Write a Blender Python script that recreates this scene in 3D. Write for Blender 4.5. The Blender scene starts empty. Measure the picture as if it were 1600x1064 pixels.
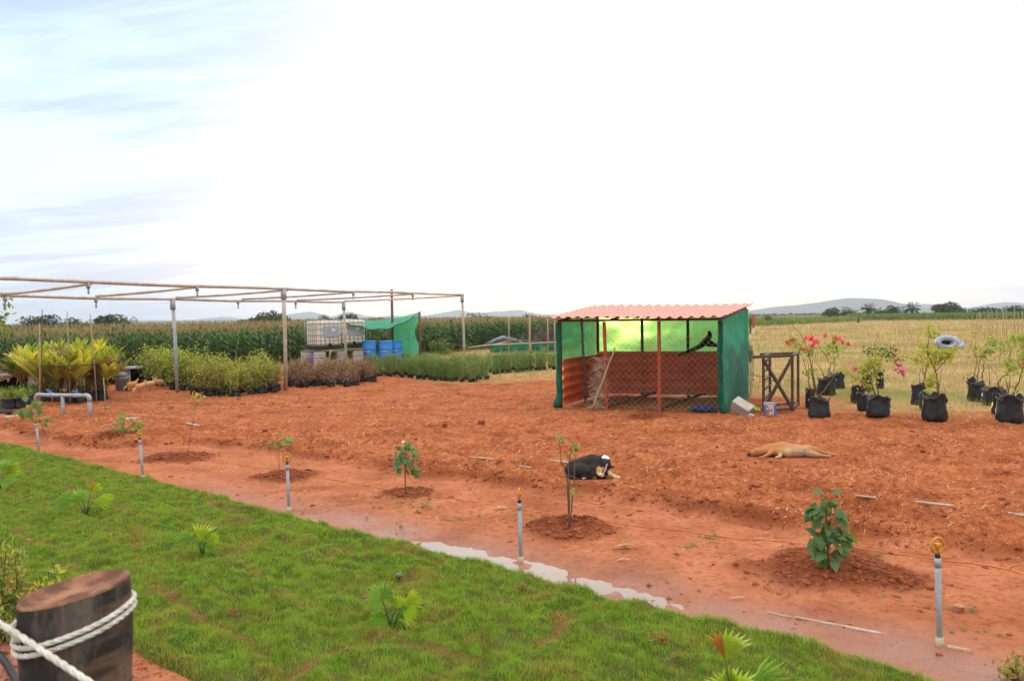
import bpy, bmesh, math, random
import numpy as np
from mathutils import Vector, Matrix, Euler

random.seed(7)
RNG = np.random.default_rng(7)
R_ = math.radians
scn = bpy.context.scene
COL = scn.collection
PI = math.pi

# ------------------------------------------------------------------ camera
CAM_H = 2.1
F = 1244.0                      # focal length in photo pixels (28 mm on 36 mm)
PITCH = math.atan(40 / F)
ROLL = math.atan(0.015)
CAM = Vector((0, 0, CAM_H))
CR = Matrix.Rotation(PI / 2 - PITCH, 3, 'X') @ Matrix.Rotation(-ROLL, 3, 'Z')
cd = bpy.data.cameras.new('camera')
cd.lens = 28.0
cd.sensor_width = 36.0
cd.clip_start = 0.1
cd.clip_end = 30000
cd.dof.use_dof = True
cd.dof.focus_distance = 11.0
cd.dof.aperture_fstop = 4.0
cam = bpy.data.objects.new('camera', cd)
COL.objects.link(cam)
cam.matrix_world = Matrix.Translation(CAM) @ CR.to_4x4()
scn.camera = cam

# ------------------------------------------------------------------ sky, sun, exposure
SUN_AZ = R_(9.2)                # to the right of +Y
SUN_EL = R_(1.3)
SUN_DIR = Vector((math.sin(SUN_AZ) * math.cos(SUN_EL), math.cos(SUN_AZ) * math.cos(SUN_EL), math.sin(SUN_EL)))
world = bpy.data.worlds.new('World')
scn.world = world
world.use_nodes = True
wn = world.node_tree
wn.nodes.clear()
def W(t, **kw):
    n = wn.nodes.new(t)
    for k, v in kw.items(): setattr(n, k, v)
    return n
def wl(a, b): wn.links.new(a, b)
def wmath(op, a, b=None, c=None, clamp=False):
    n = W('ShaderNodeMath', operation=op, use_clamp=clamp)
    for i, s in enumerate((a, b, c)):
        if s is None: continue
        if isinstance(s, (int, float)): n.inputs[i].default_value = s
        else: wl(s, n.inputs[i])
    return n.outputs[0]
def wmix(fac, a, b, blend='MIX'):
    n = W('ShaderNodeMix', data_type='RGBA', blend_type=blend)
    for s, i in ((fac, 0), (a, 6), (b, 7)):
        if isinstance(s, (int, float)): n.inputs[i].default_value = s
        elif isinstance(s, tuple): n.inputs[i].default_value = (*s, 1)
        else: wl(s, n.inputs[i])
    return n.outputs[2]
sky = W('ShaderNodeTexSky', sky_type='NISHITA')
sky.sun_disc = False
sky.sun_elevation = SUN_EL
sky.sun_rotation = SUN_AZ
sky.air_density = 1.0
sky.dust_density = 1.5
tc = W('ShaderNodeTexCoord')
nrm = W('ShaderNodeVectorMath', operation='NORMALIZE')
wl(tc.outputs['Generated'], nrm.inputs[0])
dot = W('ShaderNodeVectorMath', operation='DOT_PRODUCT')
wl(nrm.outputs[0], dot.inputs[0])
dot.inputs[1].default_value = SUN_DIR
ang = wmath('ARCCOSINE', wmath('MINIMUM', dot.outputs['Value'], 1.0))       # angle from the sun
sep = W('ShaderNodeSeparateXYZ')
wl(nrm.outputs[0], sep.inputs[0])
zc = wmath('MAXIMUM', sep.outputs['Z'], 0.0)
den = wmath('ADD', zc, 0.16)
cx = wmath('DIVIDE', sep.outputs['X'], den)
cy = wmath('DIVIDE', sep.outputs['Y'], den)
cv = W('ShaderNodeCombineXYZ')
wl(cx, cv.inputs[0]); wl(cy, cv.inputs[1])
mp = W('ShaderNodeMapping')
mp.inputs['Rotation'].default_value = (0, 0, R_(2))
mp.inputs['Scale'].default_value = (0.8, 2.3, 1)
mp.inputs['Location'].default_value = (3.1, 1.7, 0)
wl(cv.outputs[0], mp.inputs[0])
cn = W('ShaderNodeTexNoise', noise_dimensions='3D')
cn.inputs['Scale'].default_value = 1.0
cn.inputs['Detail'].default_value = 7
cn.inputs['Roughness'].default_value = 0.55
cn.inputs['Distortion'].default_value = 0.35
wl(mp.outputs[0], cn.inputs['Vector'])
cloud = W('ShaderNodeMapRange', interpolation_type='SMOOTHSTEP')
cloud.inputs['From Min'].default_value = 0.40
cloud.inputs['From Max'].default_value = 0.60
wl(cn.outputs['Fac'], cloud.inputs['Value'])
# thin bright veil: blue-white far from the sun, white and brighter towards it
far = W('ShaderNodeMapRange', interpolation_type='SMOOTHSTEP')
far.inputs['From Min'].default_value = R_(6)
far.inputs['From Max'].default_value = R_(37)
wl(ang, far.inputs['Value'])
veil = wmix(far.outputs[0], (1.6, 1.50, 1.36), (0.64, 0.84, 1.03))
grey = wmix(far.outputs[0], (1.45, 1.38, 1.28), (0.42, 0.545, 0.78))
base = wmix(cloud.outputs[0], veil, grey)
# brighter sky overhead, out of view, added as fill for ground and upright faces
zen = W('ShaderNodeMapRange', interpolation_type='SMOOTHSTEP')
zen.inputs['From Min'].default_value = 0.38
zen.inputs['From Max'].default_value = 0.62
wl(zc, zen.inputs['Value'])
base = wmix(wmath('MULTIPLY', zen.outputs[0], 0.85), base, (2.35, 2.2, 2.0))
# dustier, warmer air low over the horizon
hz = W('ShaderNodeMapRange', interpolation_type='SMOOTHSTEP')
hz.inputs['From Min'].default_value = 0.0
hz.inputs['From Max'].default_value = 0.20
wl(zc, hz.inputs['Value'])
base = wmix(1.0, base, wmix(hz.outputs[0], wmix(far.outputs[0], (0.80, 0.745, 0.57), (0.93, 0.965, 1.0)), (1, 1, 1)), 'MULTIPLY')
# aureole round the low sun seen through thin cloud
g1 = wmath('POWER', 2.718, wmath('MULTIPLY', ang, -1 / R_(2.2)))
g2 = wmath('POWER', 2.718, wmath('MULTIPLY', ang, -1 / R_(9.0)))
glow = wmix(1.0, wmix(g1, (0, 0, 0), (14.0, 9.0, 2.0)), wmix(g2, (0, 0, 0), (1.0, 0.72, 0.26)), 'ADD')
base = wmix(1.0, base, glow, 'ADD')
tot = wmix(1.0, sky.outputs[0], wmix(1.0, base, (10, 10, 10), 'MULTIPLY'), 'ADD')
bg = W('ShaderNodeBackground')
bg.inputs['Strength'].default_value = 0.1
wl(tot, bg.inputs['Color'])
wo = W('ShaderNodeOutputWorld')
wl(bg.outputs[0], wo.inputs['Surface'])

sd = bpy.data.lights.new('sun', 'SUN')
sd.energy = 3.0
sd.angle = R_(1.0)
sd.color = (1.0, 0.78, 0.48)
sun = bpy.data.objects.new('sun', sd)
COL.objects.link(sun)
sun.rotation_euler = SUN_DIR.to_track_quat('Z', 'Y').to_euler()
sun.location = (20, 120, 60)
vs = scn.view_settings
vs.view_transform = 'Standard'
vs.look = 'None'
vs.gamma = 1.0
vs.use_curve_mapping = False
vs.exposure = 0.24
scn.cycles.use_denoising = True
scn.cycles.max_bounces = 8
scn.cycles.transparent_max_bounces = 24
scn.cycles.sample_clamp_indirect = 6

# ------------------------------------------------------------------ pixel -> world helpers (photo pixels, used only to survey where things stand)
def ray(px, py): return CR @ Vector(((px - 800) / F, (532 - py) / F, -1))
def G(px, py, z=0.0):
    d = ray(px, py)
    t = (z - CAM_H) / d.z
    return CAM + d * t
def AT(px, py, D):
    d = ray(px, py)
    return CAM + d * (D / d.y)
def HZ(px): return 492 - (px - 800) * 0.015
def B(px, D): # ground point below image column px at depth D
    py = HZ(px) + CAM_H * F / D
    p = AT(px, py, D)
    return Vector((p.x, D, 0))

# ------------------------------------------------------------------ noise
def _hash(ix, iy, s):
    h = (ix.astype(np.int64) * 374761393 + iy.astype(np.int64) * 668265263 + s * 1442695041) & 0xffffffff
    h = ((h ^ (h >> 13)) * 1274126177) & 0xffffffff
    h = h ^ (h >> 16)
    return (h & 0xffff) / 65536.0 * 2 * PI
def gnoise(x, y, s=0):
    xi = np.floor(x); yi = np.floor(y)
    xf = x - xi; yf = y - yi
    u = xf * xf * xf * (xf * (xf * 6 - 15) + 10); v = yf * yf * yf * (yf * (yf * 6 - 15) + 10)
    def g(dx, dy):
        a = _hash(xi + dx, yi + dy, s)
        return np.cos(a) * (xf - dx) + np.sin(a) * (yf - dy)
    return ((g(0, 0) * (1 - u) + g(1, 0) * u) * (1 - v) + (g(0, 1) * (1 - u) + g(1, 1) * u) * v) * 1.5
def fbm(x, y, o=4, s=0, gain=0.5):
    r = 0; a = 1.0; t = 0
    for i in range(o):
        r = r + a * gnoise(x * 2 ** i + 17.3 * i, y * 2 ** i - 9.1 * i, s + i); t += a; a *= gain
    return r / t
def ss(a, b, x):
    t = np.clip((x - a) / (b - a), 0, 1)
    return t * t * (3 - 2 * t)

# ------------------------------------------------------------------ lawn frame (u along its edge, v across) and ground heights
_e0, _e1 = G(100, 718), G(1090, 972)
_t = (_e1 - _e0); _t.z = 0; _t.normalize()
TU = (_t.x, _t.y); NV = (-_t.y, _t.x)
def uv(x, y): return x * TU[0] + y * TU[1], x * NV[0] + y * NV[1]
def UV(p): return uv(p.x, p.y)
def XY(u, v): return u * TU[0] + v * NV[0], u * TU[1] + v * NV[1]
V_FAR = 0.5 * (UV(_e0)[1] + UV(_e1)[1])
V_NEAR = 0.5 * (UV(G(205, 1000))[1] + UV(G(310, 1064))[1])
TR = sorted([UV(G(*p)) for p in ((150, 700), (330, 692), (430, 705), (700, 745), (880, 766), (1000, 782), (1180, 815), (1340, 836), (1500, 858), (1600, 872))])
TRU = np.array([p[0] for p in TR]); TRV = np.array([p[1] for p in TR])
# mounds: px, py, radius across, height, ring?
MOUNDS = [(275, 717, .55, .06, 0), (445, 745, .42, .07, 0), (185, 690, .35, .05, 0), (885, 826, .42, .06, 1), (1300, 893, .62, .11, 0),
          (1180, 600, 1.1, .22, 0), (635, 772, .28, .03, 1), (1010, 655, .35, .07, 0), (1385, 912, .25, .05, 0)]
MW = [(G(a, b).x, G(a, b).y, r, h, k) for a, b, r, h, k in MOUNDS]
PU0, PU1 = UV(G(650, 862))[0], UV(G(1092, 968))[0]
_gl = [(-400, 596), (0, 594), (200, 590), (560, 574), (640, 582), (680, 597), (870, 596), (925, 612), (1160, 622), (1250, 630), (1350, 641), (1450, 648), (1600, 658), (2000, 690)]
GLX = np.array([(p[0] - 800) / F for p in _gl]); GLD = np.array([CAM_H * F / (p[1] - HZ(p[0])) for p in _gl])
def lawn_edge(u): return V_FAR + 0.05 * gnoise(u * 0.9, u * 0 + 3.3, 5) + 0.03 * gnoise(u * 3.1, u * 0 + 1.3, 6)
def lawn_near(u): return V_NEAR + 0.04 * gnoise(u * 1.3, u * 0 + 7.3, 8)
def masks(x, y):
    u, v = uv(x, y)
    vt = np.interp(u, TRU, TRV) + 0.10 * gnoise(u * 1.1, v * 0 + 2.2, 11) + 0.06 * gnoise(u * 3.7, v * 0, 12)
    tilled = ss(-.04, .10, v - vt)
    D = np.maximum(y, .5)
    gl = np.interp(x / D, GLX, GLD)
    grass = ss(-.07, .17, (D - gl) / gl + 0.12 * fbm(x * .45, y * .45, 4, 20))
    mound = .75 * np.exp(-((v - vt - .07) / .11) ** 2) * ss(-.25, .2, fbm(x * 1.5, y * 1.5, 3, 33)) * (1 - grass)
    mh = np.zeros_like(x)
    for mx, my, r, h, ring in MW:
        dx = x - mx; dy = y - my
        wob = 1 + .35 * gnoise(x * 2.4 + mx, y * 2.4, 31)
        d = np.sqrt(dx * dx + (dy * 1.15) ** 2) / (r * wob)
        mound = np.maximum(mound, ss(1.25, .75, d))
        if ring: mh += h * (np.exp(-((d - .75) / .28) ** 2) - .35 * np.exp(-(d / .45) ** 2))
        else: mh += h * np.exp(-(d * 1.15) ** 2)
    ch = np.exp(-((v - (V_FAR + .17)) / .28) ** 2) * ss(PU0 - 1.4, PU0 + .3, u) * ss(PU1 + .15, PU1 - .45, u)
    near = np.exp(-((v - V_NEAR + .9) / .6) ** 2)
    wet = np.clip(np.exp(-((v - V_FAR - .1) / .55) ** 2) * ss(-12, -5, u) * (.75 + .6 * fbm(x * 1.3, y * 1.3, 3, 40)) + .8 * near * ss(-6, -3.5, -u - 0), 0, 1)
    return u, v, vt, tilled, grass, mound, mh, ch, wet
FLATS = [(G(a, b).x, G(a, b).y, r) for a, b, r in ((926, 746, .52), (1190, 714, .42), (1245, 716, .55), (960, 632, 1.35), (1060, 634, 1.5), (1140, 640, .8), (1215, 642, .7))]
def H_full(x, y):
    x = np.asarray(x, float); y = np.asarray(y, float)
    u, v, vt, tilled, grass, mound, mh, ch, wet = masks(x, y)
    D = np.maximum(y, .5)
    fade = 1 / (1 + (D / 28) ** 2)
    h = .02 * fbm(x * .35, y * .35, 2, 50)
    soil = tilled * (1 - grass)
    big = fbm(x * 1.6, y * 1.6, 3, 60)
    cl = np.abs(fbm(x * 5.2, y * 5.2, 3, 70))
    fine = fbm(x * 15, y * 15, 3, 80)
    rough = np.clip(.8 + .9 * fbm(x * .7, y * .7, 2, 90), .25, 1.6)
    h = h + soil * rough * fade * (.045 * big + .10 * (cl - .15) + .034 * fine)
    hump = fbm(x * .95 + 3, y * .95, 3, 61); band = .45 + 1.1 * np.exp(-((v - vt - 1.3) / 1.5) ** 2) * ss(6, -2, u)
    h = h + soil * fade * band * .11 * (1 - 2 * np.abs(hump)) * ss(.0, .5, v - vt)
    h = h + soil * .02 * np.sin((v + .18 * gnoise(x * .5, y * .5, 95)) * 2 * PI / .85) * fade
    sm = (1 - tilled)
    h = h + sm * (.022 * fbm(x * 2.1, y * 2.1, 3, 100) + .013 * fbm(x * 7, y * 7, 4, 110)) + ch * (.045 * fbm(x * 3.1, y * 3.1, 3, 115) + .034 * fbm(x * 6, y * 6, 4, 116)) + .05 * ss(.1, -.3, v - V_NEAR) * fbm(x * 3, y * 3, 4, 117)
    h = h + mh + mound * (.05 * np.abs(fbm(x * 7, y * 7, 3, 120)) + .015 * fine)
    h = h + .055 * np.exp(-((v - vt - .2) / .22) ** 2) * (1 - grass) * (.6 + 1.0 * np.abs(gnoise(u * 1.7, v, 130))) - .055 * np.exp(-((v - vt + .10) / .13) ** 2)
    h = h - .054 * ch
    h = h + grass * .03 * fbm(x * .8, y * .8, 3, 140) * np.minimum(1, 40 / D)
    for fx_, fy_, fr in FLATS:
        h = h * ss(.75, 1.35, np.sqrt((x - fx_) ** 2 + (y - fy_) ** 2) / fr)
    h = h - 12.5 * ss(300, 1500, y)      # the plain falls away gently beyond the fields
    # under the turf the soil stays below it
    lw = ss(.06, -.02, v - lawn_edge(u)) * ss(-.06, .02, v - lawn_near(u))
    h = h * (1 - lw) - .03 * lw
    return h
def H(x, y): return float(H_full(np.array([x]), np.array([y]))[0])
def GG(px, py):
    p = G(px, py)
    for _ in range(2): p = G(px, py, H(p.x, p.y))
    p.z = H(p.x, p.y)
    return p
def BB(px, D):
    p = B(px, D)
    p.z = H(p.x, p.y)
    return p

# ------------------------------------------------------------------ mesh helpers
class MB:
    def __init__(s): s.v = []; s.f = []; s.m = []
    def add(s, vs, fs, mi=0):
        o = len(s.v)
        s.v.extend(tuple(q) for q in vs)
        for f in fs:
            s.f.append(tuple(i + o for i in f)); s.m.append(mi)
    def box(s, c, sz, R=None, mi=0, bev=0):
        c = Vector(c); hx, hy, hz = sz[0] / 2, sz[1] / 2, sz[2] / 2
        vs = [Vector((x, y, z)) for x in (-hx, hx) for y in (-hy, hy) for z in (-hz, hz)]
        if R is not None: vs = [R @ q for q in vs]
        s.add([q + c for q in vs], [(0, 1, 3, 2), (4, 6, 7, 5), (0, 4, 5, 1), (2, 3, 7, 6), (0, 2, 6, 4), (1, 5, 7, 3)], mi)
    def bar(s, a, b, w, h=None, mi=0, up=(0, 0, 1)):
        a = Vector(a); b = Vector(b); h = h or w
        d = (b - a); L = d.length; d.normalize()
        up = Vector(up)
        if abs(d.dot(up)) > .95: up = Vector((0, 1, 0)) if abs(d.y) < .9 else Vector((1, 0, 0))
        x = d.cross(up).normalized(); z = x.cross(d)
        M = Matrix((x, d, z)).transposed()
        s.box((a + b) / 2, (w, L, h), M, mi)
    def tube(s, pts, r, n=6, mi=0, cap=True):
        pts = [Vector(p) for p in pts]
        if not hasattr(r, '__len__'): r = [r] * len(pts)
        vs = []; fs = []
        prev = None
        for i, p in enumerate(pts):
            d = (pts[min(i + 1, len(pts) - 1)] - pts[max(i - 1, 0)])
            if d.length < 1e-9: d = Vector((0, 0, 1))
            d.normalize()
            if prev is None:
                a = Vector((1, 0, 0)) if abs(d.x) < .8 else Vector((0, 1, 0))
            else: a = prev
            x = (a - d * a.dot(d)).normalized(); y = d.cross(x); prev = x
            for k in range(n):
                t = 2 * PI * k / n
                vs.append(p + (x * math.cos(t) + y * math.sin(t)) * r[i])
        for i in range(len(pts) - 1):
            for k in range(n):
                fs.append((i * n + k, i * n + (k + 1) % n, (i + 1) * n + (k + 1) % n, (i + 1) * n + k))
        if cap:
            fs.append(tuple(range(n - 1, -1, -1))); o = (len(pts) - 1) * n
            fs.append(tuple(o + k for k in range(n)))
        s.add(vs, fs, mi)
    def lathe(s, prof, n=20, c=(0, 0, 0), mi=0, sx=1, sy=1):
        c = Vector(c); vs = []; fs = []
        for r, z in prof:
            for k in range(n):
                t = 2 * PI * k / n
                vs.append(c + Vector((r * math.cos(t) * sx, r * math.sin(t) * sy, z)))
        for i in range(len(prof) - 1):
            for k in range(n):
                fs.append((i * n + k, i * n + (k + 1) % n, (i + 1) * n + (k + 1) % n, (i + 1) * n + k))
        fs.append(tuple(range(n - 1, -1, -1)))
        o = (len(prof) - 1) * n
        fs.append(tuple(o + k for k in range(n)))
        s.add(vs, fs, mi)
    def grid(s, fn, nu, nv, mi=0):
        vs = [fn(i / nu, j / nv) for j in range(nv + 1) for i in range(nu + 1)]
        w = nu + 1
        s.add(vs, [(j * w + i, j * w + i + 1, (j + 1) * w + i + 1, (j + 1) * w + i) for j in range(nv) for i in range(nu)], mi)
    def leaf(s, base, d, nrm, L, w, mi=0, fold=.25, droop=0.0):
        base = Vector(base); d = Vector(d).normalized(); nrm = Vector(nrm)
        side = d.cross(nrm)
        if side.length < 1e-4: side = d.cross(Vector((.3, .5, .8)))
        side.normalize(); nrm = side.cross(d)
        m = base + d * L * .45
        tip = base + d * L - nrm * droop * L
        s.add([base, m + side * w / 2 + nrm * w * fold, tip, m - side * w / 2 + nrm * w * fold, m], [(0, 4, 1), (4, 2, 1), (0, 3, 4), (4, 3, 2)], mi)
    def strip(s, pts, ws, side, mi=0):
        vs = []
        for p, w in zip(pts, ws):
            vs.append(Vector(p) - side * w / 2); vs.append(Vector(p) + side * w / 2)
        s.add(vs, [(2 * i, 2 * i + 1, 2 * i + 3, 2 * i + 2) for i in range(len(pts) - 1)], mi)
    def mesh(s, name, mats, smooth=True):
        me = bpy.data.meshes.new(name)
        me.from_pydata(s.v, [], s.f)
        for m in (mats if isinstance(mats, (list, tuple)) else [mats]): me.materials.append(m)
        me.polygons.foreach_set('material_index', s.m)
        if smooth: me.polygons.foreach_set('use_smooth', [True] * len(s.f))
        me.update()
        return me
    def build(s, name, mats, parent=None, smooth=True, loc=None):
        return link(name, s.mesh(name, mats, smooth), parent, loc)
def link(name, me, parent=None, loc=None):
    o = bpy.data.objects.new(name, me)
    COL.objects.link(o)
    if parent is not None: o.parent = parent
    if loc is not None: o.location = loc
    return o
def tag(o, label=None, cat=None, group=None, kind=None):
    if label: o['label'] = label
    if cat: o['category'] = cat
    if group: o['group'] = group
    if kind: o['kind'] = kind
    return o
def thing(name, label, cat, loc, rz=0.0, group=None):
    o = bpy.data.objects.new(name, None)
    o.empty_display_size = .1
    COL.objects.link(o)
    o.location = loc; o.rotation_euler = (0, 0, rz)
    return tag(o, label, cat, group)
def dup(root, loc, rz=0.0, label=None, group=None, scale=1.0):
    r = root.copy(); COL.objects.link(r)
    r.location = loc; r.rotation_euler = (0, 0, rz); r.scale = (scale,) * 3
    if label: r['label'] = label
    if group: r['group'] = group
    for ch in list(root.children):
        c = ch.copy(); COL.objects.link(c); c.parent = r
        for g in list(ch.children):
            d = g.copy(); COL.objects.link(d); d.parent = c
    return r
def big_mesh(name, V, Fc, mats, midx=None, attrs=None, smooth=True):
    me = bpy.data.meshes.new(name)
    k = Fc.shape[1]
    me.vertices.add(len(V)); me.vertices.foreach_set('co', np.ascontiguousarray(V, np.float32).ravel())
    me.loops.add(Fc.size); me.loops.foreach_set('vertex_index', np.ascontiguousarray(Fc, np.int32).ravel())
    me.polygons.add(len(Fc))
    me.polygons.foreach_set('loop_start', np.arange(0, Fc.size, k, dtype=np.int32))
    if midx is not None: me.polygons.foreach_set('material_index', np.ascontiguousarray(midx, np.int32))
    if smooth: me.polygons.foreach_set('use_smooth', np.ones(len(Fc), bool))
    for n, a in (attrs or {}).items():
        at = me.attributes.new(n, 'FLOAT', 'POINT')
        at.data.foreach_set('value', np.ascontiguousarray(a, np.float32).ravel())
    for m in (mats if isinstance(mats, (list, tuple)) else [mats]): me.materials.append(m)
    me.update(calc_edges=True)
    return link(name, me)
def blades(name, P, L, w, lean, mats, midx=None, tint=None):
    """tapered single-triangle-pair blades: P (n,3) roots, L lengths, w widths, lean (n,2) tip offset"""
    n = len(P)
    a = RNG.uniform(0, 2 * PI, n)
    sx, sy = np.cos(a) * w / 2, np.sin(a) * w / 2
    V = np.zeros((n, 5, 3))
    V[:, 0] = P + np.stack([-sx, -sy, 0 * sx], 1); V[:, 1] = P + np.stack([sx, sy, 0 * sx], 1)
    mid = P + np.stack([lean[:, 0] * .3, lean[:, 1] * .3, L * .6], 1)
    V[:, 2] = mid + np.stack([-sx * .7, -sy * .7, 0 * sx], 1); V[:, 3] = mid + np.stack([sx * .7, sy * .7, 0 * sx], 1)
    V[:, 4] = P + np.stack([lean[:, 0], lean[:, 1], L], 1)
    o = np.arange(n)[:, None] * 5
    Fc = np.concatenate([o + np.array([0, 1, 3]), o + np.array([0, 3, 2]), o + np.array([2, 3, 4])], 0)
    mi = None if midx is None else np.tile(midx, 3)
    at = None if tint is None else {'tint': np.repeat(tint, 5)}
    return big_mesh(name, V.reshape(-1, 3), Fc, mats, mi, at)

# ------------------------------------------------------------------ materials
class NT:
    def __init__(s, name):
        s.m = bpy.data.materials.new(name); s.m.use_nodes = True
        s.t = s.m.node_tree; s.t.nodes.clear()
        s.out = s.n('ShaderNodeOutputMaterial')
    def n(s, t, **kw):
        q = s.t.nodes.new(t)
        for k, v in kw.items(): setattr(q, k, v)
        return q
    def l(s, a, b): s.t.links.new(a, b)
    def set(s, inp, v):
        if isinstance(v, (int, float)): inp.default_value = v
        elif isinstance(v, tuple): inp.default_value = (*v, 1) if len(v) == 3 and inp.type == 'RGBA' else v
        else: s.l(v, inp)
    def math(s, op, a, b=0.0, clamp=False):
        q = s.n('ShaderNodeMath', operation=op, use_clamp=clamp); s.set(q.inputs[0], a); s.set(q.inputs[1], b); return q.outputs[0]
    def mix(s, fac, a, b, blend='MIX'):
        q = s.n('ShaderNodeMix', data_type='RGBA', blend_type=blend)
        s.set(q.inputs[0], fac); s.set(q.inputs[6], a); s.set(q.inputs[7], b); return q.outputs[2]
    def ramp(s, x, a, b):
        q = s.n('ShaderNodeMapRange', interpolation_type='SMOOTHSTEP'); s.set(q.inputs[0], x); q.inputs[1].default_value = a; q.inputs[2].default_value = b; return q.outputs[0]
    def pos(s, which='Object'):
        return s.n('ShaderNodeTexCoord').outputs[which]
    def noise(s, vec, scale, detail=4, rough=.55, dist=0):
        q = s.n('ShaderNodeTexNoise'); s.l(vec, q.inputs['Vector'])
        q.inputs['Scale'].default_value = scale; q.inputs['Detail'].default_value = detail; q.inputs['Roughness'].default_value = rough; q.inputs['Distortion'].default_value = dist
        return q.outputs['Fac']
    def attr(s, name): return s.n('ShaderNodeAttribute', attribute_name=name).outputs['Fac']
    def bump(s, h, strength=.4, dist=.02):
        q = s.n('ShaderNodeBump'); q.inputs['Strength'].default_value = strength; q.inputs['Distance'].default_value = dist; s.l(h, q.inputs['Height']); return q.outputs[0]
    def pbsdf(s, col, rough=.7, normal=None, spec=.3, metal=0.0, trans=0.0):
        q = s.n('ShaderNodeBsdfPrincipled')
        s.set(q.inputs['Base Color'], col); s.set(q.inputs['Roughness'], rough); s.set(q.inputs['Specular IOR Level'], spec); s.set(q.inputs['Metallic'], metal)
        if normal is not None: s.l(normal, q.inputs['Normal'])
        if getattr(s, 'coat', False): q.inputs['Coat Weight'].default_value = .10; q.inputs['Coat Roughness'].default_value = .02
        return q.outputs[0]
    def fin(s, sh): s.l(sh, s.out.inputs['Surface']); return s.m
def plain(name, c, rough=.7, var=.25, scale=8.0, spec=.3, metal=0.0, c2=None, bump=0.0, bscale=40, stretch=None):
    t = NT(name); p = t.pos()
    if stretch:
        mpg = t.n('ShaderNodeMapping'); mpg.inputs['Scale'].default_value = stretch; t.l(p, mpg.inputs[0]); p = mpg.outputs[0]
    f = t.ramp(t.noise(p, scale, 5), .3, .7)
    c2 = c2 or tuple(q * (1 - var) for q in c)
    col = t.mix(f, c, c2)
    f2 = t.ramp(t.noise(p, scale * 7, 3), .35, .65)
    col = t.mix(f2, col, t.mix(1.0, col, (.8, .8, .8), 'MULTIPLY'))
    nm = t.bump(t.noise(p, bscale, 4), bump, .01) if bump else None
    return t.fin(t.pbsdf(col, rough, nm, spec, metal))
def foliage(name, c, c2, transl=.45, rough=.55, gloss=.035, objvar=.35):
    t = NT(name)
    geo = t.n('ShaderNodeNewGeometry'); oi = t.n('ShaderNodeObjectInfo')
    r = geo.outputs['Random Per Island']
    col = t.mix(r, c, c2)
    nz = t.ramp(t.noise(t.pos(), 3.0, 3), .3, .7)
    col = t.mix(t.math('MULTIPLY', nz, .5), col, c2)
    v = t.math('ADD', 1 - objvar / 2, t.math('MULTIPLY', oi.outputs['Random'], objvar))
    hsv = t.n('ShaderNodeHueSaturation'); t.l(col, hsv.inputs['Color']); t.l(v, hsv.inputs['Value'])
    col = hsv.outputs[0]
    d = t.n('ShaderNodeBsdfDiffuse'); t.l(col, d.inputs[0])
    tr = t.n('ShaderNodeBsdfTranslucent'); tc_ = t.mix(1.0, col, (1.25, 1.2, .7), 'MULTIPLY'); t.l(tc_, tr.inputs[0])
    m1 = t.n('ShaderNodeMixShader'); m1.inputs[0].default_value = transl; t.l(d.outputs[0], m1.inputs[1]); t.l(tr.outputs[0], m1.inputs[2])
    g = t.n('ShaderNodeBsdfGlossy'); g.inputs['Roughness'].default_value = rough; g.inputs[0].default_value = (.8, .8, .8, 1)
    m2 = t.n('ShaderNodeMixShader'); m2.inputs[0].default_value = gloss; t.l(m1.outputs[0], m2.inputs[1]); t.l(g.outputs[0], m2.inputs[2])
    return t.fin(m2.outputs[0])
def net_mat(name, c, open_=.3, transl=.4, scale=60, thin=None, fwd=0.0, stain=0.0):
    t = NT(name)
    p = t.pos()
    w = t.noise(p, 2.2, 4); w2 = t.noise(p, scale, 2)
    col = t.mix(t.ramp(w, .3, .7), c, tuple(q * .78 for q in c))
    col = t.mix(t.math('MULTIPLY', t.ramp(w2, .35, .7), .35), col, tuple(q * .5 for q in c))
    if stain:
        mpn = t.n('ShaderNodeMapping'); mpn.inputs['Scale'].default_value = (5, 5, 2.2); mpn.inputs['Rotation'].default_value = (0, .7, 0); t.l(p, mpn.inputs[0])
        col = t.mix(t.math('MULTIPLY', t.ramp(t.noise(mpn.outputs[0], 1.6, 5, .65), .50, .64), stain), col, (.20, .17, .06))
    mpf = t.n('ShaderNodeMapping'); mpf.inputs['Scale'].default_value = (3.2, 3.2, 1.0); t.l(p, mpf.inputs[0])
    nf = t.bump(t.noise(mpf.outputs[0], 1.7, 5, .6, .8), .9, .12)
    d = t.n('ShaderNodeBsdfDiffuse'); t.l(col, d.inputs[0]); t.l(nf, d.inputs['Normal'])
    tr = t.n('ShaderNodeBsdfTranslucent'); t.l(nf, tr.inputs['Normal']); t.l(t.mix(1.0, col, thin or (1.3, 1.3, .9), 'MULTIPLY'), tr.inputs[0])
    m1 = t.n('ShaderNodeMixShader'); m1.inputs[0].default_value = transl; t.l(d.outputs[0], m1.inputs[1]); t.l(tr.outputs[0], m1.inputs[2])
    sh = m1.outputs[0]
    if fwd:
        rf = t.n('ShaderNodeBsdfRefraction', distribution='GGX'); rf.inputs['IOR'].default_value = 1.18; rf.inputs['Roughness'].default_value = .37
        t.l(t.mix(.5, col, (.50, .80, .20)), rf.inputs['Color'])
        m3 = t.n('ShaderNodeMixShader'); m3.inputs[0].default_value = fwd; t.l(sh, m3.inputs[1]); t.l(rf.outputs[0], m3.inputs[2]); sh = m3.outputs[0]
    tp = t.n('ShaderNodeBsdfTransparent'); tp.inputs[0].default_value = (.72, 1.0, .58, 1)
    fac = t.math('ADD', open_ - .06, t.math('MULTIPLY', t.ramp(w2, .3, .7), .12))
    m2 = t.n('ShaderNodeMixShader'); t.l(fac, m2.inputs[0]); t.l(sh, m2.inputs[1]); t.l(tp.outputs[0], m2.inputs[2])
    return t.fin(m2.outputs[0])

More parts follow.
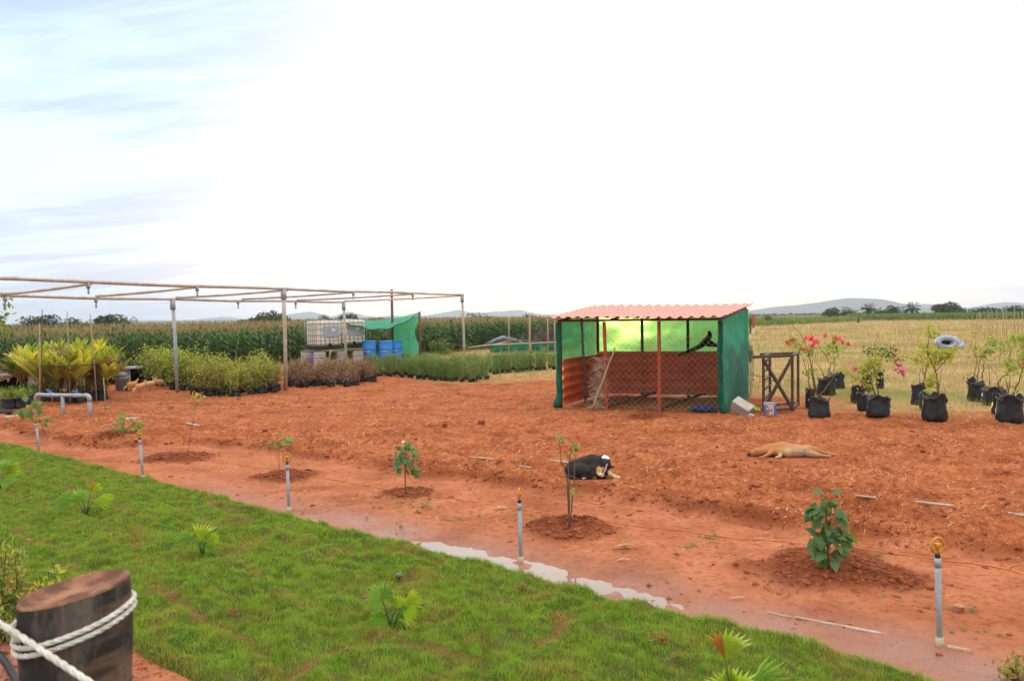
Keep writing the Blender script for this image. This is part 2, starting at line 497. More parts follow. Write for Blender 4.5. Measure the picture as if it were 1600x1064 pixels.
def ground_mat():
    t = NT('red_soil'); p = t.pos()
    a_t, a_g, a_m, a_w = t.attr('tilled'), t.attr('grassy'), t.attr('mound'), t.attr('wet')
    n0, n1, n2, n3 = t.noise(p, .35, 4), t.noise(p, 2.3, 5), t.noise(p, 14, 5, .6), t.noise(p, 75, 3, .6)
    tl = t.mix(t.ramp(n1, .3, .7), (.48, .158, .062), (.34, .098, .035))
    tl = t.mix(t.ramp(n2, .35, .68), tl, t.mix(1.0, tl, (.56, .50, .46), 'MULTIPLY'))
    tl = t.mix(t.math('MULTIPLY', t.ramp(n3, .56, .72), .5), tl, (.62, .28, .12))
    smc = t.mix(t.ramp(n1, .3, .7), (.47, .175, .084), (.36, .120, .053))
    smc = t.mix(t.ramp(n2, .45, .75), smc, (.24, .066, .026))
    smc = t.mix(t.math('MULTIPLY', t.ramp(n3, .6, .74), .4), smc, (.5, .22, .13))
    col = t.mix(a_t, smc, tl)
    col = t.mix(t.math('MULTIPLY', t.ramp(t.noise(p, .9, 5, .6, .6), .47, .66), .75), col, t.mix(1.0, col, (.66, .58, .54), 'MULTIPLY'))
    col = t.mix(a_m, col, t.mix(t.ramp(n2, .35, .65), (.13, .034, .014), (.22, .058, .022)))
    wc = t.mix(t.ramp(n2, .3, .7), (.14, .046, .025), (.26, .098, .060))
    col = t.mix(t.math('MULTIPLY', a_w, .85), col, wc)
    gc = t.mix(t.ramp(n1, .3, .7), (.46, .31, .14), (.36, .23, .10))
    gc = t.mix(t.ramp(t.noise(p, .16, 5), .48, .66), gc, (.19, .19, .05))
    gc = t.mix(t.math('MULTIPLY', t.ramp(n2, .55, .7), .5), gc, (.30, .11, .045))
    gc = t.mix(t.attr('plain'), gc, t.mix(t.ramp(t.noise(p, .02, 5), .4, .6), (.055, .075, .03), (.12, .12, .05)))
    col = t.mix(a_g, col, gc)
    rough = t.math('SUBTRACT', .95, t.math('MULTIPLY', t.math('MULTIPLY', a_w, t.ramp(n1, .20, .56)), .84))
    hh = t.math('ADD', t.math('MULTIPLY', n2, .7), t.math('MULTIPLY', n3, .3))
    nm = t.bump(hh, .9, .05)
    return t.fin(t.pbsdf(col, rough, nm, t.math('ADD', .08, t.math('MULTIPLY', a_w, .8))))
M = {}
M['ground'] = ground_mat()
M['earth'] = plain('far_earth', (.30, .21, .085), .95, .3, .05)
M['turf'] = plain('turf_soil', (.085, .10, .022), .95, .35, 9, c2=(.13, .075, .03))
# ================================================================== THE SETTING
def build_ground():
    ds = [2.2]
    while ds[-1] < 40: ds.append(ds[-1] * 1.0058)
    while ds[-1] < 9000: ds.append(ds[-1] * 1.07)
    ds = np.array(ds)
    a = np.concatenate([np.linspace(-6, -1.0, 24)[:-1], np.linspace(-1.0, -.76, 40)[:-1], np.linspace(-.76, .76, 700), np.linspace(.76, 1.0, 40)[1:], np.linspace(1.0, 6, 24)[1:]])
    X = a[None, :] * ds[:, None]; Y = np.repeat(ds[:, None], len(a), 1)
    x = X.ravel(); y = Y.ravel()
    z = H_full(x, y)
    u, v, vt, tilled, grass, mound, mh, ch, wet = masks(x, y)
    # ground keeps its shape far away too, and falls slightly with the curve of the plain
    V = np.stack([x, y, z], 1)
    n, m = len(ds), len(a)
    i = np.arange(n - 1)[:, None] * m + np.arange(m - 1)[None, :]
    Fc = np.stack([i, i + 1, i + 1 + m, i + m], -1).reshape(-1, 4)
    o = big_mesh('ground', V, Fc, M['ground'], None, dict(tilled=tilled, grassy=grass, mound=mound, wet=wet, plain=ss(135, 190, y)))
    tag(o, kind='structure')
    mb = MB(); mb.grid(lambda s, t: (-9000 + 18000 * s, -9000 + 18020 * t, -14.5), 4, 4)
    tag(mb.build('lower_ground', M['earth']), kind='structure')
build_ground()

# water lying in the low strip along the turf
def water_mat():
    t = NT('muddy_water')
    t.coat = True
    return t.fin(t.pbsdf((.16, .10, .08), .02, t.bump(t.noise(t.pos(), 7, 2), .03, .01), 1.0))
M['water'] = water_mat()
def build_water():
    mb = MB()
    mb.grid(lambda s, t: (*XY(PU0 - 1.6 + (PU1 - PU0 + 1.9) * s, V_FAR - .12 + .75 * t), -.0335), 60, 8)
    tag(mb.build('puddle_water', M['water']), kind='structure')
build_water()

# ---------------------------------------------------------------- turf strip
def lawn_h(u, v):
    x, y = XY(u, v)
    e = np.minimum(lawn_edge(u) - v, v - lawn_near(u))
    h = .048 + .046 * fbm(u * 2.6, v * 3.4, 3, 200) + .030 * gnoise(u * 6, v * 8, 205) + .016 * gnoise(u * 13, v * 17, 206)
    # seams between the laid pieces of turf
    s1 = np.exp(-((((u + .25 * gnoise(u * .8, v * .8, 210)) / .85) % 1 - .5) / .045) ** 2) * .75 * ss(.15, .55, gnoise(u * .9, v * .9, 211) + .15)
    s2 = np.exp(-((((v + .12 * gnoise(u * .9, v * .8, 212)) / .62) % 1 - .5) / .05) ** 2) * .75 * ss(.15, .55, gnoise(u * .7 + 5, v * .9, 213) + .1)
    seam = np.maximum(s1, s2)
    h = h - .022 * seam
    h = h * ss(-.03, .07, e) - .06 * ss(.02, -.05, e)
    return h, seam, e
def LZ(x, y):
    u, v = uv(x, y)
    return float(lawn_h(np.array([u]), np.array([v]))[0][0])
def LG(px, py):
    p = G(px, py, .03)
    for _ in range(4): p = G(px, py, LZ(p.x, p.y))
    p.z = LZ(p.x, p.y); return p
def lawn_mat():
    t = NT('turf'); p = t.pos()
    n1, n2 = t.noise(p, 2.2, 4), t.noise(p, 30, 4)
    c = t.mix(t.ramp(n1, .35, .65), (.045, .075, .013), (.10, .10, .02))
    c = t.mix(t.ramp(n2, .5, .7), c, (.10, .055, .02))
    c = t.mix(t.attr('seam'), c, (.17, .075, .03))
    return t.fin(t.pbsdf(c, .95, t.bump(n2, .5, .02), .1))
M['lawn'] = lawn_mat()
def build_lawn():
    us = np.arange(-19, 4.5, .032); vs_ = np.arange(V_NEAR - .14, V_FAR + .16, .03)
    U, Vv = np.meshgrid(us, vs_)
    h, seam, e = lawn_h(U.ravel(), Vv.ravel())
    x, y = XY(U.ravel(), Vv.ravel())
    n, m = U.shape
    i = np.arange(n - 1)[:, None] * m + np.arange(m - 1)[None, :]
    Fc = np.stack([i, i + 1, i + 1 + m, i + m], -1).reshape(-1, 4)
    keep = e[Fc].max(1) > -.05
    o = big_mesh('lawn', np.stack([x, y, h], 1), Fc[keep], M['lawn'], None, dict(seam=seam))
    tag(o, kind='structure')
build_lawn()
def grass_mat(name, a, b, c, transl=.35):
    t = NT(name); p = t.pos()
    r = t.n('ShaderNodeNewGeometry').outputs['Random Per Island']
    n1 = t.ramp(t.noise(p, 1.7, 4), .36, .64)
    n2 = t.ramp(t.noise(p, 8, 4), .44, .64)
    col = t.mix(r, a, b)
    col = t.mix(t.math('MULTIPLY', t.ramp(t.noise(p, 10.5, 4, .6), .46, .62), .7), col, tuple(q * .55 for q in a))  # darker noise patches paint the shade of dips between tufts into the blades
    col = t.mix(t.math('MULTIPLY', n1, .55), col, b)
    tn = t.attr('tint')
    col = t.mix(t.math('ADD', t.math('MULTIPLY', n2, .24), tn, True), col, c)
    d = t.n('ShaderNodeBsdfDiffuse'); t.l(col, d.inputs[0])
    tr = t.n('ShaderNodeBsdfTranslucent'); t.l(col, tr.inputs[0])
    m1 = t.n('ShaderNodeMixShader'); m1.inputs[0].default_value = transl; t.l(d.outputs[0], m1.inputs[1]); t.l(tr.outputs[0], m1.inputs[2])
    return t.fin(m1.outputs[0])
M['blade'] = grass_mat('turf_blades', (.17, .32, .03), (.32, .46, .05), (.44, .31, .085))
def build_lawn_grass():
    n = 400000
    # more roots where the strip is near
    u = RNG.uniform(-17.5, 3.4, n * 2); v = RNG.uniform(V_NEAR - .06, V_FAR + .09, n * 2)
    x, y = XY(u, v)
    p = np.clip(9.0 / np.maximum(y, 3.5) ** 1.25, .2, 1) * (np.abs(x) < .72 * y + .5)
    k = RNG.uniform(0, 1, n * 2) < p
    u, v, x, y = u[k], v[k], x[k], y[k]
    h, seam, e = lawn_h(u, v)
    dens = (e > -.045) & (RNG.uniform(0, 1, len(u)) > seam * .8) & (RNG.uniform(0, 1, len(u)) > .8 * ss(.02, .3, fbm(u * 4.5, v * 6.0, 3, 230) - .02))
    u, v, x, y, h, seam, e = (q[dens] for q in (u, v, x, y, h, seam, e))
    m = len(u)
    L = RNG.uniform(.016, .046, m) * (1 + .55 * gnoise(u * 5, v * 7, 233) + .35 * gnoise(u * 13, v * 15, 234)) * (1 - .45 * seam)
    w = RNG.uniform(.0022, .0042, m) * (.7 + y / 9)
    lean = RNG.normal(0, .014, (m, 2)) + np.stack([.012 * gnoise(u * 4, v * 4, 240), .012 * gnoise(u * 4, v * 4, 241)], 1)
    tint = np.clip(.75 * seam + .8 * ss(.04, -.03, e) + .75 * ss(.06, .34, fbm(u * 2.4, v * 4.0, 4, 236)), 0, .9) * RNG.uniform(.3, 1, m)
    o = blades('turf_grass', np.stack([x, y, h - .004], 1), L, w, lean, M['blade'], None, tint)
    tag(o, 'short bright green turf grass in a strip along the bare soil', 'grass', kind='stuff')
build_lawn_grass()

# ---------------------------------------------------------------- dry field grass
M['dry_grass'] = grass_mat('dry_grass_blades', (.50, .36, .16), (.38, .28, .11), (.23, .27, .07), .4)
def build_field_grass():
    n = 340000
    D = 13 * np.exp(RNG.uniform(0, 1, n) * math.log(150 / 13))
    a = RNG.uniform(-.74, .95, n)
    x = a * D; y = D
    g = masks(x, y)[4]
    k = RNG.uniform(0, 1, n) < (g - .08) * (.35 + .9 * ss(-.2, .35, fbm(x * .5, y * .5, 3, 250)))
    k &= ~((x < 3.5) & (y > 58)) & ~((x - y * .05 > 2) & (y < 18) & False)
    x, y = x[k], y[k]
    m = len(x)
    z = H_full(x, y)
    big = np.clip(y / 40, .45, 2.2)
    L = RNG.uniform(.07, .24, m) * np.clip(.55 + y / 45, .6, 1.5) * (1 + .5 * fbm(x * .3, y * .3, 2, 252))
    w = RNG.uniform(.008, .018, m) * big
    tint = np.clip(ss(-.06, .22, fbm(x * .11, y * .11, 4, 260)) * .85 + .5 * (y < 24) + .12, 0, .9) * RNG.uniform(.1, 1, m)
    left = (x < 2.5)
    tint = np.where(left, np.clip(tint + .25, 0, .9), tint)
    o = blades('field_grass', np.stack([x, y, z - .01], 1), L, w, RNG.normal(0, .07, (m, 2)), M['dry_grass'], None, tint)
    tag(o, 'dry golden grass covering the open field behind the soil', 'grass', kind='stuff')
build_field_grass()

# ---------------------------------------------------------------- loose soil clods, straw bits, small sprouts
M['clod'] = plain('loose_clods', (.32, .092, .034), .98, .35, 20, c2=(.20, .050, .019), bump=.5, bscale=60)
def ico_base():
    bm = bmesh.new(); bmesh.ops.create_icosphere(bm, subdivisions=1, radius=1)
    v = np.array([q.co[:] for q in bm.verts]); f = np.array([[q.index for q in g.verts] for g in bm.faces]); bm.free()
    return v, f
ICV, ICF = ico_base()
def scatter_lumps(name, x, y, r, mat, sink=.62):
    n = len(x)
    z = H_full(x, y)
    S = r[:, None, None] * RNG.uniform(.6, 1.25, (n, 1, 3)) * np.array([1, 1, .72])
    J = 1 + RNG.uniform(-.42, .38, (n, len(ICV), 1))
    an = RNG.uniform(0, 2 * PI, n); c, s = np.cos(an), np.sin(an)
    V = ICV[None] * J * S
    vx = V[:, :, 0] * c[:, None] - V[:, :, 1] * s[:, None]; vy = V[:, :, 0] * s[:, None] + V[:, :, 1] * c[:, None]
    V = np.stack([vx + x[:, None], vy + y[:, None], V[:, :, 2] + (z + r * (.5 - sink))[:, None]], -1)
    Fc = ICF[None] + (np.arange(n) * len(ICV))[:, None, None]
    return big_mesh(name, V.reshape(-1, 3), Fc.reshape(-1, 3), mat, smooth=False)
OCV = np.array([[1, 0, 0], [-1, 0, 0], [0, 1, 0], [0, -1, 0], [0, 0, 1], [0, 0, -1]], float)
OCF = np.array([[0, 2, 4], [2, 1, 4], [1, 3, 4], [3, 0, 4], [2, 0, 5], [1, 2, 5], [3, 1, 5], [0, 3, 5]])
def build_clods():
    global ICV, ICF
    n = 330000
    D = 4.6 * np.exp(RNG.uniform(0, 1, n) * math.log(26 / 4.6)); a = RNG.uniform(-.72, .72, n)
    x, y = a * D, D
    u, v, vt, tl, g, mo, mh, ch, wet = masks(x, y)
    p = np.clip(tl * (1 - g) * (.13 - .06 * ss(9, 16, y)) * (.25 + 1.4 * ss(-.1, .35, fbm(x * .9, y * .9, 3, 300))) + .6 * np.exp(-((v - vt - .08) / .14) ** 2) * (1 - g) + .035 * (1 - tl) * (v > V_FAR + .25) * (.2 + 2 * ss(0, .4, fbm(x * 1.4, y * 1.4, 3, 301))) + .25 * (v < V_NEAR - .05), 0, 1)
    p = np.where((v < V_FAR + .1) & (v > V_NEAR - .04), 0, p)
    k = RNG.uniform(0, 1, n) < p
    x, y = x[k], y[k]
    r = np.clip(.0042 * np.exp(RNG.exponential(.50, len(x))), .004, .034) * np.clip(.62 + y / 20, .8, 1.5)
    xs, ys, rs = [x], [y], [r]
    for mx, my, rad, h, ring in MW:
        q = int(2600 * rad)
        rr = rad * np.sqrt(RNG.uniform(0, 1.0, q)) * RNG.uniform(.8, 1.3, q) if not ring else rad * RNG.normal(.78, .22, q)
        t = RNG.uniform(0, 2 * PI, q)
        wob = 1 + .35 * gnoise((mx + rr * np.cos(t)) * 2.4 + mx, (my + rr * np.sin(t)) * 2.4, 31)
        xs.append(mx + rr * wob * np.cos(t)); ys.append(my + rr * wob * np.sin(t) * .87); rs.append(np.clip(.0055 * np.exp(RNG.exponential(.48, q)), .005, .034))
    x, y, r = np.concatenate(xs), np.concatenate(ys), np.concatenate(rs)
    small = r < .012
    big = ~small
    o = scatter_lumps('soil_clods', x[big], y[big], r[big], M['clod'])
    tag(o, 'loose clods of red soil on the tilled ground', 'soil', kind='stuff')
    ICV, ICF = OCV, OCF
    o = scatter_lumps('soil_crumbs', x[small], y[small], r[small] * 1.1, M['clod'])
    tag(o, 'fine loose crumbs of red soil on the tilled ground', 'soil', kind='stuff')
build_clods()
M['straw'] = plain('straw', (.66, .46, .26), .9, .3, 5, c2=(.50, .28, .13))
def build_straw():
    n = 75000
    D = 6.5 * np.exp(RNG.uniform(0, 1, n) * math.log(27 / 6.5)); a = RNG.uniform(-.72, .72, n)
    x, y = a * D, D
    u, v, vt, tl, g, mo, mh, ch, wet = masks(x, y)
    p = np.clip(tl * (1 - g) * (1 - mo) * .5 * (.25 + 1.2 * ss(-.15, .3, fbm(x * .6, y * .6, 3, 310))) + .02 * (v > V_FAR + .4), 0, 1)
    k = RNG.uniform(0, 1, n) < p
    x, y = x[k], y[k]; m = len(x)
    z = H_full(x, y) + .006
    L = RNG.uniform(.010, .06, m); w = RNG.uniform(.0025, .0055, m) * np.clip(.6 + y / 14, 1, 2.2)
    t = RNG.uniform(0, PI, m); dz = RNG.normal(0, .25, m) * L
    dx, dy = np.cos(t) * L / 2, np.sin(t) * L / 2; px_, py_ = -np.sin(t) * w / 2, np.cos(t) * w / 2
    V = np.stack([np.stack([x - dx - px_, y - dy - py_, z - dz * .5], -1), np.stack([x + dx - px_, y + dy - py_, z + dz], -1), np.stack([x + dx + px_, y + dy + py_, z + dz + .002], -1), np.stack([x - dx + px_, y - dy + py_, z + .004 - dz * .5], -1)], 1)
    Fc = np.arange(m * 4).reshape(m, 4)
    o = big_mesh('straw_litter', V.reshape(-1, 3), Fc, M['straw'])
    tag(o, 'pale chopped straw bits scattered over the tilled red soil', 'straw', kind='stuff')
build_straw()
M['weed'] = foliage('weed_leaf', (.12, .22, .04), (.2, .26, .06), .4)
def build_sprouts():
    spots = []
    for px, py, k, sp in ((650, 790, 26, 34), (690, 805, 10, 40), (740, 800, 8, 40), (590, 790, 6, 30), (520, 770, 6, 60), (1105, 838, 12, 10), (1080, 855, 10, 16), (660, 770, 10, 14),
                          (735, 765, 4, 10), (620, 820, 6, 30), (820, 820, 6, 16), (930, 800, 4, 30), (1200, 870, 6, 60), (1520, 940, 10, 60), (1545, 985, 6, 30), (480, 800, 4, 12),
                          (1040, 900, 5, 60), (1378, 872, 4, 5), (860, 625, 10, 40), (780, 610, 20, 30), (660, 620, 10, 30), (640, 598, 20, 30), (350, 628, 130, 50), (250, 622, 130, 45), (110, 655, 60, 40), (300, 636, 60, 50), (150, 645, 60, 30), (560, 605, 40, 30), (880, 665, 3, 20), (1260, 655, 14, 30), (1420, 660, 30, 60), (1340, 655, 20, 40), (1120, 690, 2, 10)):
        for i in range(k):
            a, b = random.gauss(px, sp), random.gauss(py, sp * .18)
            spots.append((a, b))
    mb = MB()
    P_ = [G(a, b) for a, b in spots]
    Z_ = H_full(np.array([q.x for q in P_]), np.array([q.y for q in P_]))
    for (a, b), p, z_ in zip(spots, P_, Z_):
        p.z = float(z_)
        s = random.uniform(.5, 1.1) * (1 if b > 700 else .8)
        for j in range(random.randint(4, 8)):
            t = random.uniform(0, 2 * PI)
            mb.leaf(p, (math.cos(t), math.sin(t), random.uniform(.3, 1.6)), (0, 0, 1), random.uniform(.03, .07) * s, random.uniform(.006, .014) * s, droop=.2)
    tag(mb.build('weed_sprouts', M['weed']), 'tiny green weed sprouts dotted over the bare soil', 'weeds', kind='stuff')
build_sprouts()

# ---------------------------------------------------------------- hills on the skyline
M['hill'] = plain('hill_scrub', (.075, .085, .05), .95, .4, .004, c2=(.12, .10, .06))
def build_hill(name, prof, D, depth, label):
    """prof: skyline points (px, py); the hill is a real ridge with foothills towards the viewer"""
    xs = [AT(px, py, D).x for px, py in prof]; zs = [max(AT(px, py, D).z, .5) for px, py in prof]
    n = 140
    X = np.linspace(xs[0], xs[-1], n); Z = np.interp(X, xs, zs)
    Z = Z * (1 + .05 * fbm(X / D * 60, X * 0, 4, int(D) % 97))
    m = 26
    V = np.zeros((m, n, 3))
    for j in range(m):
        t = j / (m - 1)
        prof_t = math.sin(PI * min(t, 1 - t)) if True else 0
        s = prof_t ** 1.3
        rid = 1 + .35 * fbm(X / D * 45 + 3, np.full(n, t * 4), 4, int(D) % 53) * (1 - s ** 3)
        V[j, :, 0] = X; V[j, :, 1] = D + (t - .5) * 2 * depth; V[j, :, 2] = -14 + (Z + 14) * s * rid
    i = np.arange(m - 1)[:, None] * n + np.arange(n - 1)[None, :]
    Fc = np.stack([i, i + 1, i + 1 + n, i + n], -1).reshape(-1, 4)
    o = big_mesh(name, V.reshape(-1, 3), Fc, M['hill'])
    tag(o, label, kind='structure')
build_hill('hill', [(1120, 497), (1170, 487), (1215, 479), (1250, 476.5), (1285, 472), (1325, 465.5), (1352, 467), (1380, 473), (1405, 479), (1440, 489), (1475, 497)], 3000, 500, None)
build_hill('hill', [(1372, 491), (1400, 480), (1440, 475), (1455, 482), (1475, 489), (1500, 494)], 3900, 420, None)
build_hill('hill', [(1515, 486), (1545, 479), (1572, 472.5), (1588, 475), (1605, 478), (1650, 474), (1720, 482), (1800, 488)], 3700, 420, None)
build_hill('hill', [(620, 500), (655, 497), (690, 489), (716, 484), (735, 488), (760, 488), (785, 486), (815, 484), (835, 490), (870, 492), (905, 487), (945, 481), (990, 486), (1030, 490), (1080, 492), (1120, 496)], 4200, 450, None)
build_hill('hill', [(430, 506), (452, 493), (460, 490), (485, 487), (505, 493), (520, 498), (535, 491), (545, 487), (565, 493), (590, 497), (612, 493), (640, 498)], 4300, 420, None)
build_hill('hill', [(205, 506), (232, 500), (260, 503), (305, 502), (330, 497), (352, 495), (372, 503), (395, 506)], 4400, 380, None)

def build_haze():
    mb = MB()
    mb.box((0, 2900, 66), (9000, 6400, 163))
    t = NT('air_haze')
    pv = t.n('ShaderNodeVolumePrincipled')
    pv.inputs['Color'].default_value = (.70, .83, 1, 1)
    pv.inputs['Density'].default_value = 0.00024
    pv.inputs['Anisotropy'].default_value = .35
    t.l(pv.outputs[0], t.out.inputs['Volume'])
    o = mb.build('haze', t.m, smooth=False)
    tag(o, kind='stuff')
HAZE = True

# ---------------------------------------------------------------- trees
M['bark'] = plain('bark', (.16, .11, .075), .95, .4, 6, bump=.5, bscale=20)
M['tree_leaf'] = foliage('tree_leaf', (.028, .055, .015), (.05, .085, .022), .25)
M['tree_leaf_b'] = foliage('tree_leaf_olive', (.06, .075, .025), (.09, .10, .035), .3)
M['scrub_leaf'] = foliage('scrub_leaf', (.11, .17, .04), (.18, .22, .06), .4)
def make_crown(w, h, n, leaf, lobes=9, seed=0, flat=1.0):
    rr = random.Random(seed)
    mb = MB()
    cs = []
    for i in range(lobes):
        t = rr.uniform(0, 2 * PI); q = rr.uniform(.15, .72)
        cs.append((w / 2 * q * math.cos(t), w / 2 * q * math.sin(t), h * rr.uniform(.12, .80) * (1 - .3 * q), rr.uniform(.22, .42)))
    for i in range(n):
        c = rr.choice(cs)
        while True:
            d = Vector((rr.uniform(-1, 1), rr.uniform(-1, 1), rr.uniform(-1, 1)))
            if .05 < d.length < 1: break
        d = d.normalized() * d.length ** .4
        p = Vector((c[0] + d.x * c[3] * w * .55, c[1] + d.y * c[3] * w * .55, c[2] + d.z * c[3] * h * .7 * flat))
        if p.z < .03 * h: continue
        dr = Vector((rr.gauss(0, 1), rr.gauss(0, 1), rr.gauss(0, .7))) + d
        mb.leaf(p, dr, (rr.gauss(0, .5), rr.gauss(0, .5), 1), leaf * rr.uniform(.6, 1.3), leaf * rr.uniform(.45, .8))
    return mb
def tree(name, px, base_py, D, top_py, wpx, label, leafm, seed, trunk=.25, n=700, group='trees on the skyline'):
    p = B(px, D); p.z = 0
    top = AT(px, top_py, D).z
    w = wpx / F * D
    t = thing(name, label, 'tree', p, 0, group)
    h = top * 1.22; w *= 1.55; n = int(n * 1.9)
    tm = MB(); rr = random.Random(seed)
    tm.tube([(0, 0, -.1), (.03 * w, 0, h * trunk), (0, .02 * w, h * .6)], [w * .035 + .05, w * .028 + .04, w * .012 + .02], 7)
    for k in range(5):
        a = rr.uniform(0, 2 * PI)
        tm.tube([(0, 0, h * rr.uniform(trunk, .45)), (w * .25 * math.cos(a), w * .25 * math.sin(a), h * rr.uniform(.5, .75))], [w * .014 + .02, .02], 5)
    tm.build('trunk', M['bark'], t)
    c = make_crown(w, h * (1 - trunk * .6), n, max(w * .06, 1.1 * D / F * 2.2), 10, seed)
    o = c.build('crown', leafm, t, loc=(0, 0, h * trunk * .6))
    return t
SKY_TREES = [  # px, base, D, top, width px, label, leaf, n
    (45, 512, 150, 499, 50, 'low dark spreading tree above the maize, leftmost on the skyline', 'tree_leaf', 500),
    (82, 512, 140, 494, 40, 'rounded green tree behind the tallest left bamboo stake', 'tree_leaf', 700),
    (113, 512, 150, 498, 22, 'small dark tree just right of the second bamboo stake on the skyline', 'tree_leaf', 400),
    (131, 512, 155, 499, 20, 'small dark flat tree just left of the third bamboo stake', 'tree_leaf', 400),
    (167, 512, 140, 496, 42, 'broad dark tree right of the third bamboo stake on the skyline', 'tree_leaf', 650),
    (198, 511, 150, 494, 24, 'tall open dark tree at the right end of the left tree row', 'tree_leaf', 420),
    (418, 506, 150, 493, 66, 'wide olive tree above the maize between two pipe posts', 'tree_leaf_b', 700),
    (514, 505, 150, 494, 22, 'small dark tree above the white water tanks', 'tree_leaf', 400),
    (545, 505, 150, 492, 36, 'dark green tree above the maize behind the right water tank', 'tree_leaf', 500),
    (590, 503, 190, 496, 22, 'faint small tree above the green canopy', 'tree_leaf_b', 300),
    (827, 498, 120, 489, 22, 'olive tree above the maize just left of the shed', 'tree_leaf_b', 350),
    (752, 500, 130, 492, 30, 'low olive tree above the maize right of the last pipe post', 'tree_leaf_b', 350),
    (1295, 497, 210, 483, 28, 'round green tree on the field edge left of the coconut palms', 'tree_leaf_b', 700),
    (1394, 494, 210, 479.5, 24, 'round dark tree standing between coconut palms', 'tree_leaf', 600),
    (1382, 495, 215, 486, 10, 'slim small tree touching the round dark tree', 'tree_leaf', 200),
    (1480, 490, 215, 476, 40, 'broad dark domed tree right of the last coconut palm', 'tree_leaf', 900),
    (1536, 488, 260, 482, 40, 'long low dark tree in front of the right hill', 'tree_leaf', 500),
    (1582, 487, 250, 480.5, 30, 'dark low tree at the right end of the skyline', 'tree_leaf', 500),
    (1197, 497, 120, 490, 14, 'small bushy tree beside the red and white post', 'scrub_leaf', 250),
    (1172, 500, 75, 491, 12, 'small bush tree close behind the right edge of the shed', 'scrub_leaf', 250),
]
for i, (px, b, D, tp, w, lb, lf, n) in enumerate(SKY_TREES):
    tree('tree', px, b, D, tp, w, lb, M[lf], 40 + i, n=n)
M['palm_leaf'] = foliage('coconut_leaf', (.035, .07, .02), (.06, .10, .03), .3)
def far_palm(px, D, top_py, rpx, label, seed):
    p = B(px, D); h = AT(px, top_py + rpx * .55, D).z; r = rpx * 1.35 / F * D
    t = thing('coconut_palm', label, 'palm tree', p, 0, 'coconut palms on the field edge')
    tm = MB(); tm.tube([(0, 0, -.1), (.15, 0, h * .5), (.05, 0, h)], [.30, .24, .20], 7); tm.build('trunk', M['bark'], t)
    rr = random.Random(seed); c = MB()
    for k in range(24):
        a = 2 * PI * k / 24 + rr.uniform(-.2, .2); el = rr.uniform(-.25, 1.35)
        pts = []; d = Vector((math.cos(a) * math.cos(el), math.sin(a) * math.cos(el), math.sin(el))); q = Vector((.05, 0, h))
        for s in range(6):
            pts.append(q.copy()); q = q + d * r * .22; d = (d + Vector((0, 0, -.28))).normalized()
        for s in range(1, 6):
            for sgn in (-1, 1):
                for f_ in (0, .5):
                    b_ = pts[s - 1].lerp(pts[s], f_)
                    sd_ = d.cross(Vector((0, 0, 1))).normalized() * sgn
                    c.leaf(b_, sd_ * .8 + (pts[s] - pts[s - 1]).normalized() * .6 + Vector((0, 0, -.5)), (0, 0, 1), r * .36, r * .13)
    c.build('crown', M['palm_leaf'], t)
for i, (px, tp, r, lb) in enumerate(((1322, 484, 8, 'leftmost of the five coconut palms on the field edge'), (1335, 487.5, 7, 'short coconut palm just right of the leftmost palm'),
        (1357, 480, 9, 'tall coconut palm left of the round dark tree'), (1370, 484.5, 7, 'small coconut palm beside the slim small tree'), (1424, 477.5, 9.5, 'lone coconut palm left of the broad domed tree'))):
    far_palm(px, 205, tp, r, lb, 90 + i)

# far low tree belt and sugarcane strip
M['cane'] = foliage('cane_leaf', (.12, .20, .045), (.17, .25, .06), .4)
def strip_foliage(name, pts, depth, z0, z1, n, leaf, mat, label, cat, up=1.0, seed=1):
    """a band of standing leaf blades along a ground line pts (px, D)"""
    rr = random.Random(seed); mb = MB()
    P = [B(px, D) for px, D in pts]
    seg = [(P[i + 1] - P[i]).length for i in range(len(P) - 1)]; tot_ = sum(seg)
    for i in range(n):
        s = rr.uniform(0, tot_); k = 0
        while k < len(seg) - 1 and s > seg[k]: s -= seg[k]; k += 1
        p = P[k].lerp(P[k + 1], s / seg[k]); dr = Vector((p.x, p.y, 0)).normalized()
        p = p + dr * rr.uniform(0, depth)
        h = rr.uniform(z0, z1)
        p.z = rr.uniform(0, h * .6); h0 = -12.5 * float(ss(300, 1500, p.y))
        mb.leaf(p + Vector((0, 0, h0)), (rr.gauss(0, .35), rr.gauss(0, .35), up), (rr.gauss(0, 1), rr.gauss(0, 1), .2), (h - p.z), leaf * rr.uniform(.6, 1.3), droop=.1)
    return tag(mb.build(name, mat), label, cat, kind='stuff')
strip_foliage('sugarcane_field', [(1325, 150), (1400, 142), (1500, 136), (1620, 128), (1750, 122)], 26, 1.0, 1.45, 6500, .34, M['cane'], 'band of green sugarcane at the far side of the dry field', 'sugarcane')
strip_foliage('scrub_belt', [(1150, 105), (1250, 120), (1345, 140)], 30, .5, 1.15, 2600, .5, M['scrub_leaf'], 'band of low green scrub beyond the dry field behind the shed', 'scrub', .5, 2)
strip_foliage('far_treeline', [(1100, 700), (1250, 720), (1400, 800), (1650, 800)], 60, 1.8, 4.2, 1500, 3.2, M['tree_leaf_b'], 'faint low tree line at the foot of the hills', 'tree line', .4, 3)
0 and strip_foliage('far_treeline', [(-100, 600), (200, 620), (500, 640), (880, 640)], 60, 2.5, 6, 2200, 4.0, M['tree_leaf_b'], 'faint low tree line beyond the maize field', 'tree line', .4, 4)

